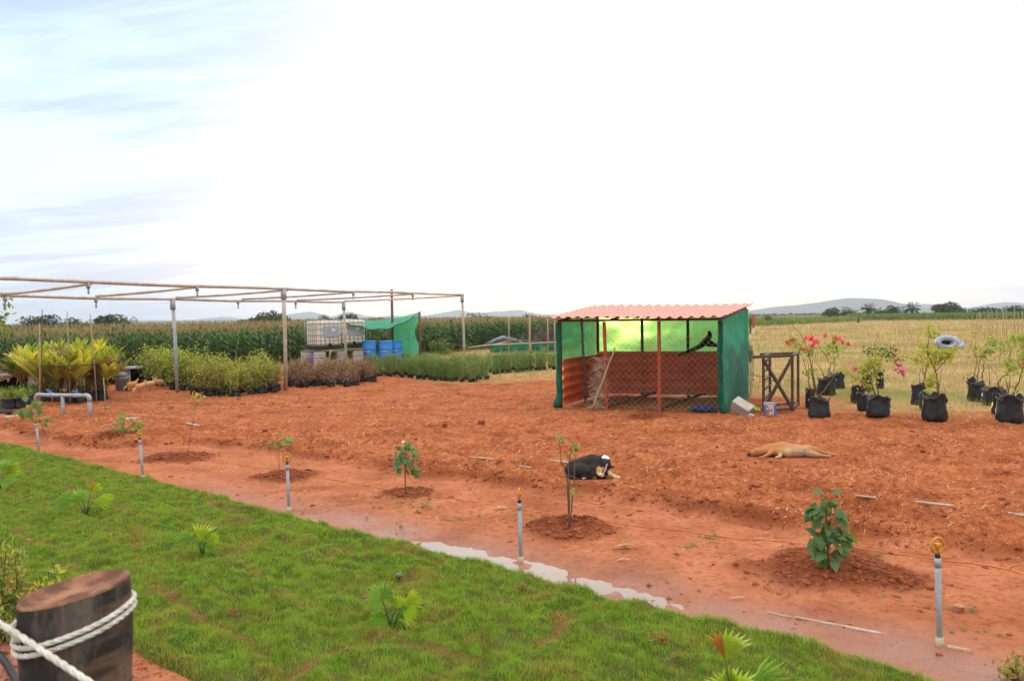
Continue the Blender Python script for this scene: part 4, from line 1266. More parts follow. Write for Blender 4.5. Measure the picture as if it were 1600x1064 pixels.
# ---------------------------------------------------------------- sprinkler risers
M['sprinkler'] = plain('orange_plastic', (.72, .27, .02), .4, .2, 8)
M['black_plastic'] = plain('black_plastic', (.02, .02, .02), .5)
M['cream_plastic'] = plain('cream_plastic', (.52, .44, .30), .5)
def sprinkler(base, top, rz, label):
    p = GG(*base); D = p.y
    tp = AT(top[0], top[1], D)
    t = thing('sprinkler_riser', label, 'sprinkler', p, 0, 'sprinkler risers along the turf edge')
    v = tp - p; L = v.length; h = L - .135; d = v.normalized()
    mb = MB(); mb.tube([-d * .06, d * h * .5, d * h], .0175, 10); mb.build('riser_pipe', M['pvc_grey'], t)
    mb = MB(); mb.tube([-d * .05, d * .055], .023, 10); mb.build('base_collar', M['cream_plastic'], t)
    mb = MB(); mb.tube([d * (h - .06), d * h], .0195, 10); mb.build('top_collar', M['pvc_grey'], t)
    q = d * h
    R = Matrix.Rotation(rz, 3, 'Z')
    mb = MB(); mb.tube([q, q + Vector((0, 0, .022))], .017, 8); mb.build('adapter', M['black_plastic'], t)
    # butterfly head: heart shaped loop with a nozzle cup in it
    loop = []
    for k in range(25):
        a = 2 * PI * k / 24
        x = .044 * math.sin(a) * (1 - .25 * math.cos(a) * -1 * .6); z = .058 - .046 * math.cos(a)
        loop.append(q + R @ Vector((x, 0, z + .02)))
    mb = MB(); mb.tube(loop, .0085, 7, cap=False); hd = mb.build('sprinkler_head', M['sprinkler'], t)
    c = MB(); c.lathe([(.010, .025), (.010, .05), (.016, .062), (.022, .085), (.018, .09), (.004, .09)], 12, q)
    c.build('nozzle', M['sprinkler'], hd)
sprinkler((62, 708), (55, 648), R_(80), 'leftmost grey sprinkler riser with orange head, in front of the pipe frame')
sprinkler((224, 748), (217, 671), R_(75), 'grey sprinkler riser with orange head beside the low leafy sapling')
sprinkler((452, 799), (448, 706), R_(8), 'grey sprinkler riser with round orange head at a dark soil mound')
sprinkler((814, 878), (811, 761), R_(82), 'grey sprinkler riser with narrow orange head beside the puddle')
sprinkler((1468, 1008), (1464, 837), R_(12), 'nearest and tallest grey sprinkler riser with an orange ring head')

# ---------------------------------------------------------------- white pipes half buried, orange hose
def buried_pipe(a, b, r, label, m='pvc_white', lift=.008):
    r *= .8; zc = 0.0
    for _ in range(3):
        p, q = G(*a, zc), G(*b, zc); hs = sorted(H(*(p.lerp(q, k / 8)).xy) for k in range(9)); zc = hs[6] - r * .2
    p.z = q.z = zc
    t_ = MB(); pts = []
    for k in range(9):
        s = k / 8; w = p.lerp(q, s); w.z = zc + lift * .4; pts.append(w - p)
    t_.tube(pts, r, 8)
    return tag(t_.build('buried_pipe', M[m], None, True, p), label, 'pipe', 'pale pipes half buried in the soil')
buried_pipe((735, 713.5), (772, 717), .020, 'pale pipe end showing in the soil between sapling and black dog')
buried_pipe((807, 721), (830, 724.5), .018, 'short pale pipe piece just left of the pipe behind the black dog')
buried_pipe((851, 726), (889, 731), .022, 'pale pipe running up behind the black dog')
buried_pipe((286, 660), (312, 665), .03, 'pale pipe end sticking out of rough soil beyond the left mounds')
buried_pipe((1334, 772.5), (1370, 776.5), .016, 'thin pale pipe behind the big leafy sapling')
buried_pipe((1398, 780.5), (1490, 791), .019, 'longest pale pipe on the soil right of the big leafy sapling')
buried_pipe((1575, 799.5), (1625, 806), .022, 'pale pipe cut by the right edge of the view')
buried_pipe((1199, 957), (1236, 965), .012, 'muddy pale pipe in wet soil in front of the big leafy sapling')
buried_pipe((1243, 965), (1385, 992), .015, 'long muddy pale pipe left of the nearest sprinkler')
buried_pipe((1480, 1012), (1516, 1018), .020, 'short white pipe stub at the foot of the nearest sprinkler')
buried_pipe((76, 715), (116, 723), .018, 'white pipe along the turf edge near the leftmost sprinkler')
buried_pipe((163, 735.5), (262, 757), .016, 'white pipe along the turf edge at the second sprinkler')
buried_pipe((8, 656), (28, 654), .05, 'pale plank by the dark sheet at the left edge')
M['hose'] = plain('orange_hose', (.68, .19, .03), .5, .2, 6)
def hose(name, pts, r, m, label, cat, sub=6):
    W_ = [GG(*q) for q in pts]; o = W_[0].copy(); out = []
    for i in range(len(W_) - 1):
        for k in range(sub):
            s = k / sub; w = W_[i].lerp(W_[i + 1], s); w.z = H(w.x, w.y) + r * 1.0; out.append(w - o)
    mb = MB(); mb.tube(out, r, 6)
    return tag(mb.build(name, m, None, True, o), label, cat)
hose('orange_hose', [(205, 697), (300, 712), (420, 732), (480, 740), (560, 756), (640, 770), (760, 787), (820, 797), (900, 808), (960, 817), (1080, 832), (1180, 843), (1290, 853), (1380, 864), (1460, 873), (1540, 884), (1575, 890), (1600, 897), (1625, 897), (1630, 888), (1610, 882), (1582, 884), (1574, 889), (1590, 896), (1640, 900)], .0048, M['hose'], 'thin orange hose running across the bare soil behind the sprinklers', 'hose', 8)
M['green_hose'] = plain('green_hose', (.42, .46, .10), .6, .2, 6)
hose('green_hose', [(640, 596), (680, 597), (720, 600), (760, 601), (800, 598), (840, 596), (872, 596)], .012, M['green_hose'], 'pale green hose lying along the front of the green seedlings', 'hose')

# ---------------------------------------------------------------- water tanks on block piers, blue drums, net canopy
M['tank_plastic'] = plain('tank_plastic', (.86, .80, .66), .5, .15, 1.5, c2=(.76, .66, .46))
M['cage'] = plain('cage_steel', (.30, .31, .32), .45, .2, 6, metal=.4)
M['plate'] = plain('grey_plate', (.38, .40, .43), .5, .15, 4)
M['pallet'] = plain('black_pallet', (.03, .03, .032), .7, .3, 5)
def tank(px, D, rz, z0, label):
    p = B(px, D); p.z = z0
    t = thing('water_tank', label, 'water tank', p, rz, 'caged water tanks on block piers')
    w, d, h = 1.18, .98, 1.0
    mb = MB(); mb.box((0, 0, .11), (w + .03, d + .03, .09)); mb.build('pallet', M['pallet'], t, False)
    mb = MB(); mb.box((0, 0, .17 + h / 2), (w - .05, d - .05, h)); o = mb.build('bottle', M['tank_plastic'], t, False)
    bv = o.modifiers.new('round', 'BEVEL'); bv.width = .09; bv.segments = 4
    c = MB(); c.lathe([(.12, 0), (.12, .05), (.1, .06), (.02, .06)], 14, (0, 0, .17 + h)); c.build('lid', M['plate'], o)
    mb = MB(); r = .011
    for z in (.17, .38, .60, .84, 1.06, .17 + h + .02):
        mb.tube([(-w / 2, -d / 2, z), (w / 2, -d / 2, z), (w / 2, d / 2, z), (-w / 2, d / 2, z), (-w / 2, -d / 2, z)], r if z < 1.1 else .018, 6)
    for k in range(7):
        x = -w / 2 + w * k / 6
        for y in (-d / 2, d / 2): mb.tube([(x, y, .15), (x, y, .19 + h)], r, 5)
    for k in range(1, 6):
        y = -d / 2 + d * k / 6
        for x in (-w / 2, w / 2): mb.tube([(x, y, .15), (x, y, .19 + h)], r, 5)
    mb.build('cage', M['cage'], t)
    mb = MB(); mb.box((.10, -d / 2 - .018, .74), (.74, .008, .44)); pl = mb.build('label_plate', M['plate'], t, False)
    mb = MB(); mb.box((.17, -d / 2 - .0245, .80), (.15, .004, .12)); mb.build('sticker', M['sticker'], pl, False)
    mb = MB(); mb.tube([(0, -d / 2 + .05, .22), (0, -d / 2 - .10, .22)], .05, 10); mb.tube([(0, -d / 2 - .08, .22), (0, -d / 2 - .14, .14)], .04, 8); mb.build('valve', M['black_plastic'], t)
    return t
M['sticker'] = plain('white_sticker', (.75, .75, .75), .5)
TKD = 33.0
zt = AT(505, 545, TKD).z - .02
tank(507, TKD, R_(42), zt, 'caged white water tank on block piers, left of the pair')
tank(546, TKD + 1.3, R_(38), zt + .02, 'caged white water tank partly behind the other, next to the blue drums')
def pier(px, D, n, label):
    p = B(px, D)
    h = (zt - .08) / n
    t = thing('block_pier', label, 'block pier', p, R_(20), 'concrete block piers under the tanks')
    for k in range(n):
        mb = MB(); mb.box((random.uniform(-.01, .01), random.uniform(-.01, .01), h * (k + .5)), (.44, .40, h - .014)); o = mb.build('concrete_block', M['concrete'], t, False)
        bv = o.modifiers.new('edge', 'BEVEL'); bv.width = .012; bv.segments = 1
pier(480, TKD - .45, 3, 'concrete block pier under the left corner of the left tank')
pier(500, TKD - .95, 3, 'concrete block pier under the near corner of the left tank')
pier(534, TKD + .25, 3, 'concrete block pier between the two tanks')
pier(559, TKD + .6, 3, 'concrete block pier under the right tank beside the first drum')
M['plank'] = plain('old_plank', (.30, .22, .15), .9, .3, 4)
mb = MB(); a_, b_ = B(474, TKD - .35), B(530, TKD - .5); a_.z = b_.z = zt - .035; mb.bar(a_, b_, .5, .05)
tag(mb.build('plank', M['plank'], None, False), 'old plank laid across the piers under the left tank', 'plank')
mb = MB(); a_, b_ = B(530, TKD + .3), B(568, TKD + .7); a_.z = b_.z = zt - .035; mb.bar(a_, b_, .5, .05)
tag(mb.build('plank', M['plank'], None, False), 'old plank laid across the piers under the right tank', 'plank')
mb = MB(); a_ = AT(517, 547, TKD - .8); pts = [a_, a_ + Vector((-.05, 0, -.25)), a_ + Vector((-.10, 0, -.55)), a_ + Vector((-.13, -.05, -a_.z))]; mb.tube(pts, .028, 7)
tag(mb.build('drain_pipe', M['pvc_white']), 'pale drain pipe hanging down from the left tank', 'pipe')
mb = MB(); mb.lathe([(.14, 0), (.2, .25), (.17, .5), (.06, .62)], 10); M['purple_cloth'] = plain('blue_violet_cloth', (.14, .15, .38), .8, .3, 8)
tag(mb.build('cloth_heap', M['purple_cloth'], None, True, B(487, TKD - .6)), 'blue violet cloth heap between the piers under the left tank', 'cloth')
def drum(px, D, top_py, label):
    p = B(px, D); ht = AT(px, top_py, D).z
    p.z = .12; h = ht - .12
    t = thing('blue_drum', label, 'drum', p, 0, 'blue plastic drums')
    r = .30
    prof = [(r * .93, 0), (r, .03), (r, h * .30), (r * 1.025, h * .32), (r, h * .34), (r, h * .64), (r * 1.025, h * .66), (r, h * .68), (r, h - .09), (r * .95, h - .05), (r * .97, h - .02), (r * .94, h)]
    mb = MB(); mb.lathe(prof + [(r * .88, h), (r * .86, h - .03), (.02, h - .03)], 26); mb.build('shell', M['blue_plastic'], t)
    mb = MB(); mb.lathe([(r * .985, h - .04), (r * 1.02, h - .03), (r * 1.02, h - .005), (r * .95, h + .004)], 26); mb.build('rim', M['blue_plastic'], t)
    for sx in (-.14, .14):
        mb = MB(); mb.lathe([(.035, h - .03), (.035, h - .005), (.01, h - .005)], 10, (sx, 0, 0)); mb.build('bung', M['blue_plastic'], t)
    mb = MB(); mb.grid(lambda u, v: ((r + .004) * math.sin((u - .5) * .9 - .1), -(r + .004) * math.cos((u - .5) * .9 - .1), h * .52 + .03 * v), 8, 1); mb.build('print_line', M['sticker'], t)
drum(577.5, 34.2, 532.5, 'blue plastic drum standing closest to the water tanks')
drum(603, 34.4, 533, 'blue plastic drum in the middle, left of the pair')
drum(618.5, 35.0, 531.5, 'blue plastic drum half hidden behind its neighbour, near the green net')
mb = MB(); a_ = B(600, 34.7); mb.box((0, 0, .05), (1.9, 1.0, .14)); o = mb.build('concrete_slab', M['concrete'], None, False, a_); tag(o, 'low concrete slab under the blue drums', 'slab')
mb = MB(); mb.box((0, 0, .22), (.42, .35, .40)); o = mb.build('black_crate', M['pallet'], None, False, B(633, 35.3)); tag(o, 'black crate at the foot of the green net by the drums', 'crate')
# canopy of green net on rusty poles
def pole(px, D, top_py, r, m, label, name='pole', dx=0, cat='pole', group=None):
    p = B(px, D); p.z = H(p.x, p.y) - .1; tp = AT(px + dx, top_py, D)
    mb = MB(); v = tp - p
    mb.tube([(0, 0, 0), v * .5 + Vector((.01, 0, 0)), v], [r, r * .95, r * .85], 7)
    return tag(mb.build(name, m, None, True, p), label, cat, group)
M['rusty'] = plain('rusty_pole', (.17, .075, .05), .8, .3, 6, c2=(.11, .06, .045))
pole(613.5, 35.5, 452, .065, M['rusty'], 'tall rusty pole rising through the green canopy', dx=-1.5)
pole(656.5, 35.0, 487, .06, M['rusty'], 'short rusty pole at the right corner of the green canopy', dx=-1)
def canopy():
    org = B(630, 35.2)
    t = thing('net_canopy', 'sagging green shade net canopy with a hanging side sheet beside the drums', 'shade net', org)
    A0, A1 = AT(540, 504, 33.5), AT(655, 489, 35.0)       # front edge
    B0, B1 = AT(560, 501, 37), AT(655, 487.5, 36.6)
    mb = MB()
    def fn(u, v):
        q = A0.lerp(A1, u).lerp(B0.lerp(B1, u), v)
        q.z -= .50 * math.sin(PI * min(1, max(0, (u * .95 + .02)))) ** 1.1 * (1 - .75 * v) + .03 * math.sin(u * 25 + v * 4) * (1 - v)
        return q - org
    mb.grid(fn, 40, 14); mb.build('roof_net', M['net'], t)
    e = MB(); e.tube([fn(k / 40, 0) for k in range(41)], .018, 5); e.build('edge_rope', M['black_plastic'], t)
    mb = MB()
    C0, C1, D0, D1 = AT(614, 557, 35.8), AT(655, 560, 35.1), AT(612, 512, 35.8), AT(655, 491, 35.05)
    def fw(u, v):
        q = C0.lerp(C1, u).lerp(D0.lerp(D1, u), v)
        if u > .85: q = q - Vector(((u - .85) * 1.2 * max(0, math.sin(PI * (v * 1.9 - .6))), 0, 0))
        q.y += .07 * math.sin(u * 9 + v * 3) + .04 * math.sin(u * 21)
        return q - org
    mb.grid(fw, 30, 24); mb.build('side_net', M['net'], t)
canopy()

# ---------------------------------------------------------------- net lined pond with poles and curved pipe
def pond():
    D0 = 44.0
    org = B(810, D0)
    t = thing('pond_tank', 'low rectangular pond lined with green net on a pipe rail', 'pond', org)
    zr = AT(820, 537, D0).z
    a, b = AT(766, 539.5, D0), AT(874, 535, D0)
    mb = MB()
    def fn(u, v):
        q = a.lerp(b, u); z = q.z * (1 - v) + .02 * v
        q.y += .14 * math.sin(u * 31) * v + .35 * v * (1 - v) + .05 * math.sin(u * 70) * v; q.z = z - (.18 * (1 - u) ** 3 * v)
        return q - org
    mb.grid(fn, 60, 10); mb.build('liner', M['net_thick2'], t)
    c, d = a + Vector((1.2, 7, .0)), b + Vector((2, 7, 0))
    mb = MB(); mb.grid(lambda u, v: c.lerp(d, u) * 1 - org + Vector((0, 0, -v * .5)), 20, 3); mb.build('liner', M['net_thick2'], t)
    mb = MB(); e = AT(732, 543, D0)
    mb.tube([e - org, a - org + Vector((0, -.03, .02)), b - org + Vector((0, -.03, .02))], .042, 7); mb.tube([a - org, c - org, d - org, b - org], .042, 7); mb.build('rail', M['pvc_white'], t)
    wm = MB(); wm.grid(lambda u, v: a.lerp(b, u).lerp(c.lerp(d, u), v) - org + Vector((0, 0, -.28)), 4, 4); wm.build('water_sheet', M['water'], t)
    for px in (795, 829, 867):
        q = AT(px, 540, D0); q.z = 0; s_ = MB(); s_.tube([q - org + Vector((0, -.08, 0)), q - org + Vector((0, -.08, zr))], .035, 6); s_.build('stake', M['old_pipe'], t)
M['net_thick2'] = net_mat('green_liner', (.04, .28, .19), .02, .25)
pond()
for i, (px, tp, dx, r, lb) in enumerate(((794.5, 496, .5, .035, 'thin bamboo pole at the left part of the pond rail'), (827, 489, .6, .05, 'thicker bamboo pole in the middle of the pond rail'), (826.3, 512, 1.6, .03, 'short bamboo pole leaning on the thicker pond pole'), (856, 498, -.4, .035, 'thin bamboo pole at the right part of the pond rail'), (866, 500, .6, .035, 'bamboo pole at the pond corner next to the shed'))):
    pole(px, 43.5 if i != 2 else 43.3, tp, r, M['bamboo'], lb, 'bamboo_pole', dx, group='bamboo poles along the pond')
pts = [AT(748, 543, 49), AT(762, 537, 49), AT(776, 530.5, 49), AT(786, 527.5, 49), AT(795, 529, 49), AT(806, 532, 50), AT(818, 536, 51)]
mb = MB(); o0 = pts[0].copy(); mb.tube([q - o0 for q in pts], [.10, .10, .11, .12, .10, .07, .05], 8)
mb.tube([q - o0 + Vector((-.1, .3, -.13)) for q in pts[:5]], .09, 8)
M['grey_sleeve'] = plain('grey_sleeve', (.22, .25, .30), .5, .3, 5, c2=(.34, .36, .42))
tag(mb.build('bent_pipe', M['grey_sleeve'], None, True, o0), 'grey flexible pipe arched over the ground behind the pond', 'pipe')

# ---------------------------------------------------------------- low poultry shelter, bucket
def shelter():
    A, Bq = B(-40, 24.0), B(250, 26.5)
    d = (Bq - A).normalized(); n = Vector((-d.y, d.x, 0)); L_ = (Bq - A).length
    t = thing('poultry_shelter', 'very low block shelter roofed with grey sheets behind the areca palms', 'shelter', A)
    zs = lambda s: (AT(0, 588, A.y).z + .03) * (1 - s) + (AT(240, 573, 26.3).z) * s
    for k in range(4):
        mb = MB(); s0, s1 = k / 4, (k + 1) / 4 - .004
        mb.grid(lambda u, v: d * L_ * (s0 + (s1 - s0) * u) + n * (-.25 + 1.9 * v) + Vector((0, 0, zs(s0 + (s1 - s0) * u) + .004 * math.sin(u * 5) - .02 * v)), 8, 4)
        o = mb.build('roof_sheet', M['asbestos'], t); so = o.modifiers.new('t', 'SOLIDIFY'); so.thickness = .04
    for s in (.07, .30, .55, .80, .99):
        for k in range(3):
            h = (zs(s) - .03) / 3
            mb = MB(); mb.box(d * L_ * s + Vector((0, 0, h * (k + .5))), (.55 if s < .1 else .3, .22, h - .012), Matrix.Rotation(math.atan2(d.y, d.x), 3, 'Z')); o = mb.build('concrete_block', M['concrete'], t, False)
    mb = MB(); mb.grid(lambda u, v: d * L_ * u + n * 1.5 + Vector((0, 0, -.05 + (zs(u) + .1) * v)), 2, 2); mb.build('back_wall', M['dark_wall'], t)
    mb = MB(); mb.bar(n * .1 + Vector((0, 0, zs(0) - .08)), d * L_ + n * .1 + Vector((0, 0, zs(1) - .08)), .06, .07); mb.build('beam', M['dark_wall'], t, False)
M['asbestos'] = plain('grey_sheet', (.24, .25, .27), .7, .2, 3)
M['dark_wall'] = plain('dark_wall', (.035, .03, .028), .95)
shelter()
p_ = BB(191, 23.6)
t_ = thing('bucket', 'grey lidded plastic bucket with a tub on top beside the low shelter', 'bucket', p_)
M['bucket_grey'] = plain('grey_plastic', (.24, .24, .24), .5, .25, 4)
mb = MB(); mb.lathe([(.15, 0), (.165, .02), (.19, .36), (.205, .37), (.205, .40), (.18, .41), (.02, .41)], 20); mb.build('pail', M['bucket_grey'], t_)
mb = MB(); mb.lathe([(.185, .415), (.185, .47), (.15, .53), (.12, .545), (.02, .545)], 20, (-.03, 0, 0)); mb.build('tub', M['bucket_grey'], t_)
mb = MB(); mb.tube([(.2 * math.cos(a), .2 * math.sin(a) - .01, .385 - .05 * math.sin(a) ** 2) for a in [PI + k * PI / 10 for k in range(11)]], .008, 5); mb.build('handle', M['galv'], t_)

# ---------------------------------------------------------------- stakes, posts
pole(62, 18.6, 505, .015, M['bamboo'], 'tallest bamboo stake rising out of the areca palms', 'bamboo_stake', 0, 'stake', 'bamboo stakes among the areca palms')
pole(63.2, 18.9, 484, .012, M['rusty'], 'dark bent stake tip beside the tallest bamboo stake', 'bamboo_stake', 3, 'stake', 'bamboo stakes among the areca palms')
pole(110, 20, 486, .013, M['bamboo'], 'middle bamboo stake leaning left out of the palms', 'bamboo_stake', -5, 'stake', 'bamboo stakes among the areca palms')
pole(152, 20, 491, .013, M['bamboo'], 'bamboo stake leaning left at the right side of the palms', 'bamboo_stake', -11, 'stake', 'bamboo stakes among the areca palms')
pole(165, 18.5, 590, .013, M['bamboo'], 'short bamboo stake at the right end of the palms', 'bamboo_stake', -3, 'stake', 'bamboo stakes among the areca palms')
M['white_paint'] = plain('white_paint', (.7, .68, .64), .7)
p_ = BB(1177, 72)
t_ = thing('marker_post', 'red and white painted marker post behind the shed', 'post', p_)
hh = AT(1177, 491, 72).z
mb = MB(); mb.bar((0, 0, -.1), (0, 0, hh * .32), .14); mb.build('white_band', M['white_paint'], t_, False)
mb = MB(); mb.bar((0, 0, hh * .32), (0, 0, hh), .16); mb.build('red_band', M['rust_red'], t_, False)
pole(1341, 125, 491, .16, M['rusty'], 'short brown post in the far field left of the sugarcane', 'field_post', cat='post')
sp = [(1529, 486, 70), (1533, 489, 64), (1543, 485, 70), (1547, 490, 60), (1551, 484, 66), (1557, 483, 58), (1566, 487, 62), (1573, 481, 48), (1578, 503, 30), (1585, 476, 46), (1597, 486, 50), (1562, 503, 30), (1538, 496, 52), (1591, 489, 60), (1526, 491, 75), (1519, 492, 80), (1603, 490, 48), (1569, 494, 55)]
for px, tp, D in sp:
    pole(px, D, tp, .008 + D * .0002, M['bamboo'], 'thin pale bamboo stake standing in the field at the far right', 'bamboo_stake', random.uniform(-1.5, 1.5), 'stake', 'bamboo stakes in the far right field')
# coil of wrapped grey pipe in the field
def coil():
    p = BB(1485, 41); t = thing('pipe_coil', 'wrapped coil of grey pipe lying in the dry field behind the potted plants', 'pipe coil', p, R_(12))
    s = 52 / F
    def torus(c, R1, r, flat, m, name, tilt):
        mb = MB(); pts = []
        for k in range(29):
            a = 2 * PI * k / 28; q = Vector((R1 * math.cos(a), 0, R1 * math.sin(a) * flat)); q.y += tilt * q.z; pts.append(q + Vector(c))
        mb.tube(pts, r, 9, cap=False); return mb.build(name, m, t)
    torus((-.38, -.15, .34), .48, .14, .50, M['coil_grey'], 'coil', .25)
    torus((-.05, .25, .30), .45, .15, .55, M['coil_grey'], 'coil', 1.5)
    torus((.35, .35, .30), .46, .15, .55, M['coil_grey'], 'coil', 1.5)
    torus((.62, .45, .27), .38, .13, .58, M['coil_grey'], 'coil', 1.4)
    mb = MB(); mb.lathe([(.02, -.03), (.36, -.03), (.36, .03), (.02, .03)], 16, (0, 0, 0)); o = mb.build('hole_shade', M['shade_dark'], t, True, (-.38, .02, .34)); o.rotation_euler = (R_(80), 0, 0); o.scale = (1, .5, 1)  # dark disc stands in for the shade inside the coil's hole
    mb = MB(); mb.tube([(-.02, -.2, .50), (.03, .0, .66), (.1, .4, .62)], .022, 6); mb.tube([(.3, -.1, .50), (.40, .15, .64), (.5, .5, .58)], .022, 6); mb.build('strap', M['sticker'], t)
M['coil_grey'] = plain('coil_sleeve', (.22, .26, .34), .45, .3, 5, c2=(.34, .38, .46))
coil()
# dark sheet at the left edge
p_ = BB(4, 17.6); mb = MB(); mb.grid(lambda u, v: (-.5 + .75 * u, -.3 + .5 * v, .16 * (1 - u) + .03 * math.sin(v * 6) + .02), 6, 6)
o = mb.build('dark_sheet', M['dark_wall'], None, True, p_); so = o.modifiers.new('t', 'SOLIDIFY'); so.thickness = .04
tag(o, 'dark folded sheet on the ground at the left edge in front of the pots', 'sheet')

# ---------------------------------------------------------------- foreground trunk post and rope
def stump():
    D = 2.26; c = AT(117, 922, D); zt_ = c.z
    p = Vector((c.x, D, 0)); t = thing('trunk_post', 'cut palm trunk post with a slanted brown top at the lower left', 'post', p)
    R0 = .139
    bm_ = NT('trunk_bark'); q = bm_.pos(); mpn = bm_.n('ShaderNodeMapping'); mpn.inputs['Scale'].default_value = (7, 7, 1.6); bm_.l(q, mpn.inputs[0])
    mp2 = bm_.n('ShaderNodeMapping'); mp2.inputs['Scale'].default_value = (1.2, 1.2, 6); bm_.l(q, mp2.inputs[0])
    n1, n2, n3 = bm_.noise(mpn.outputs[0], 1.6, 6, .6), bm_.noise(mp2.outputs[0], 1.3, 3), bm_.noise(q, 55, 4)
    c_ = bm_.mix(bm_.ramp(n1, .44, .60), (.034, .029, .026), (.125, .102, .082)); c_ = bm_.mix(bm_.math('MULTIPLY', bm_.ramp(n2, .52, .62), .75), c_, (.17, .10, .06)); c_ = bm_.mix(bm_.math('MULTIPLY', bm_.ramp(n3, .5, .7), .4), c_, (.03, .026, .024))
    bark = bm_.fin(bm_.pbsdf(c_, .9, bm_.bump(bm_.math('ADD', n1, bm_.math('MULTIPLY', n3, .4)), .7, .012), .15))
    def rad(a, z): return R0 * (1 + .03 * math.sin(2 * a + .6) + .012 * math.sin(5 * a + z * 9) + .015 * math.sin(z * 22 + math.sin(a) * 1.2) + .02 * math.sin(z * 5 + 1)) * (1 + .05 * (zt_ - z))
    top = lambda x, y: zt_ + .155 * x + .02 * y
    n = 64; nz = 60
    mb = MB()
    vs = []
    for j in range(nz + 1):
        for k in range(n):
            a = 2 * PI * k / n; r = rad(a, zt_ * j / nz); x, y = r * math.cos(a), r * math.sin(a)
            vs.append((x, y, top(x, y) * j / nz))
    mb.add(vs, [(j * n + k, j * n + (k + 1) % n, (j + 1) * n + (k + 1) % n, (j + 1) * n + k) for j in range(nz) for k in range(n)])
    mb.build('trunk', bark, t)
    w_ = NT('cut_wood'); q = w_.pos(); n1, n2 = w_.noise(q, 9, 5, .6), w_.noise(q, 120, 3)
    mq = w_.n('ShaderNodeMapping'); mq.inputs['Scale'].default_value = (9, 28, 9); mq.inputs['Rotation'].default_value = (0, 0, .5); w_.l(q, mq.inputs[0])
    c_ = w_.mix(w_.ramp(n1, .38, .6), (.30, .145, .085), (.12, .055, .034)); c_ = w_.mix(w_.math('MULTIPLY', w_.ramp(w_.noise(mq.outputs[0], .8, 4), .55, .75), .7), c_, (.07, .045, .032)); c_ = w_.mix(w_.math('MULTIPLY', w_.ramp(n2, .5, .7), .35), c_, (.13, .07, .045))
    wood = w_.fin(w_.pbsdf(c_, .85, w_.bump(n2, .35, .004), .15))
    mb = MB(); rings = [(1.0, .001), (.985, .010), (.93, .006), (.86, -.006), (.7, -.012), (.45, -.014), (.2, -.013), (.02, -.012)]
    vs = []
    for s, dz in rings:
        for k in range(n):
            a = 2 * PI * k / n; r = rad(a, zt_) * s; x, y = r * math.cos(a), r * math.sin(a)
            vs.append((x, y, top(x, y) + dz + .0006 * math.sin(k * 2.3 + s * 20)))
    m_ = len(rings)
    mb.add(vs, [(j * n + k, j * n + (k + 1) % n, (j + 1) * n + (k + 1) % n, (j + 1) * n + k) for j in range(m_ - 1) for k in range(n)] + [tuple((m_ - 1) * n + k for k in range(n))])
    mb.build('cut_face', wood, t)
    # rope
    rt = thing('rope', 'white twisted rope tied in two turns round the trunk post and stretched past it', 'rope', p)
    M['rope'] = plain('white_rope', (.72, .69, .62), .85, .15, 30, c2=(.55, .50, .42))
    def strands(path, r, name):
        mb = MB(); path = [Vector(q) for q in path]
        # resample
        L = [0]
        for i in range(1, len(path)): L.append(L[-1] + (path[i] - path[i - 1]).length)
        N = max(8, int(L[-1] / .0045))
        def at(s):
            i = 1
            while i < len(L) - 1 and L[i] < s: i += 1
            return path[i - 1].lerp(path[i], (s - L[i - 1]) / max(1e-9, L[i] - L[i - 1]))
        P_ = [at(L[-1] * k / N) for k in range(N + 1)]
        for st in range(3):
            pts = []
            for k, q in enumerate(P_):
                d = (P_[min(k + 1, N)] - P_[max(k - 1, 0)]).normalized(); x = d.cross(Vector((.2, .1, 1))).normalized(); y = d.cross(x)
                a = L[-1] * k / N / (r * 4.6) * PI + st * 2 * PI / 3
                pts.append(q + (x * math.cos(a) + y * math.sin(a)) * r * .42)
            mb.tube(pts, r * .60, 6)
        return mb.build(name, M['rope'], rt)
    def zat(py): return AT(113, py, D).z
    def turn(pyl, pyr, name, r):
        zl, zr = AT(35, pyl, D).z, AT(195, pyr, D).z
        pts = []
        for k in range(61):
            a = PI + 2 * PI * k / 60
            z = (zl + zr) / 2 + (zr - zl) / 2 * math.cos(a) - .030 * math.sin(-a) * -1 * 0
            z += -.012 * (1 if math.sin(a) < 0 else -1) * abs(math.sin(a)) * 1.2
            rr = rad(a, z) + r * .9
            pts.append((rr * math.cos(a), rr * math.sin(a), z))
        strands(pts, r, name)
    turn(986, 944, 'turn', .0080); turn(998, 955, 'turn', .0080)
    kn = AT(31, 990, D - .10) - p
    strands([kn + Vector((0, .02, .045)), kn + Vector((-.02, -.005, .02)), kn + Vector((.0, -.02, -.005)), kn + Vector((.022, -.004, -.02)), kn + Vector((-.01, .02, .0)), kn + Vector((-.018, .0, -.022)), kn + Vector((.012, -.018, .012))], .0085, 'knot')
    e0 = AT(-60, 938, D - .13) - p; e1 = AT(30, 992, D - .15) - p; e2 = AT(138, 1064, D - .22) - p; e3 = AT(330, 1190, D - .30) - p
    strands([e0, e0.lerp(e1, .5) , e1, e1.lerp(e2, .5), e2, e3], .0095, 'stretched_line')
    return t
stump()
M['rubber'] = plain('black_hose', (.02, .02, .022), .45)
W_ = [GG(-30, 1010), GG(0, 1028), GG(14, 1046), GG(24, 1064), GG(34, 1090)]
mb = MB(); mb.tube([q - W_[0] + Vector((0, 0, .02)) for q in W_], .022, 8)
tag(mb.build('black_hose', M['rubber'], None, True, W_[0]), 'black rubber hose on wet soil in the lower left corner', 'hose')
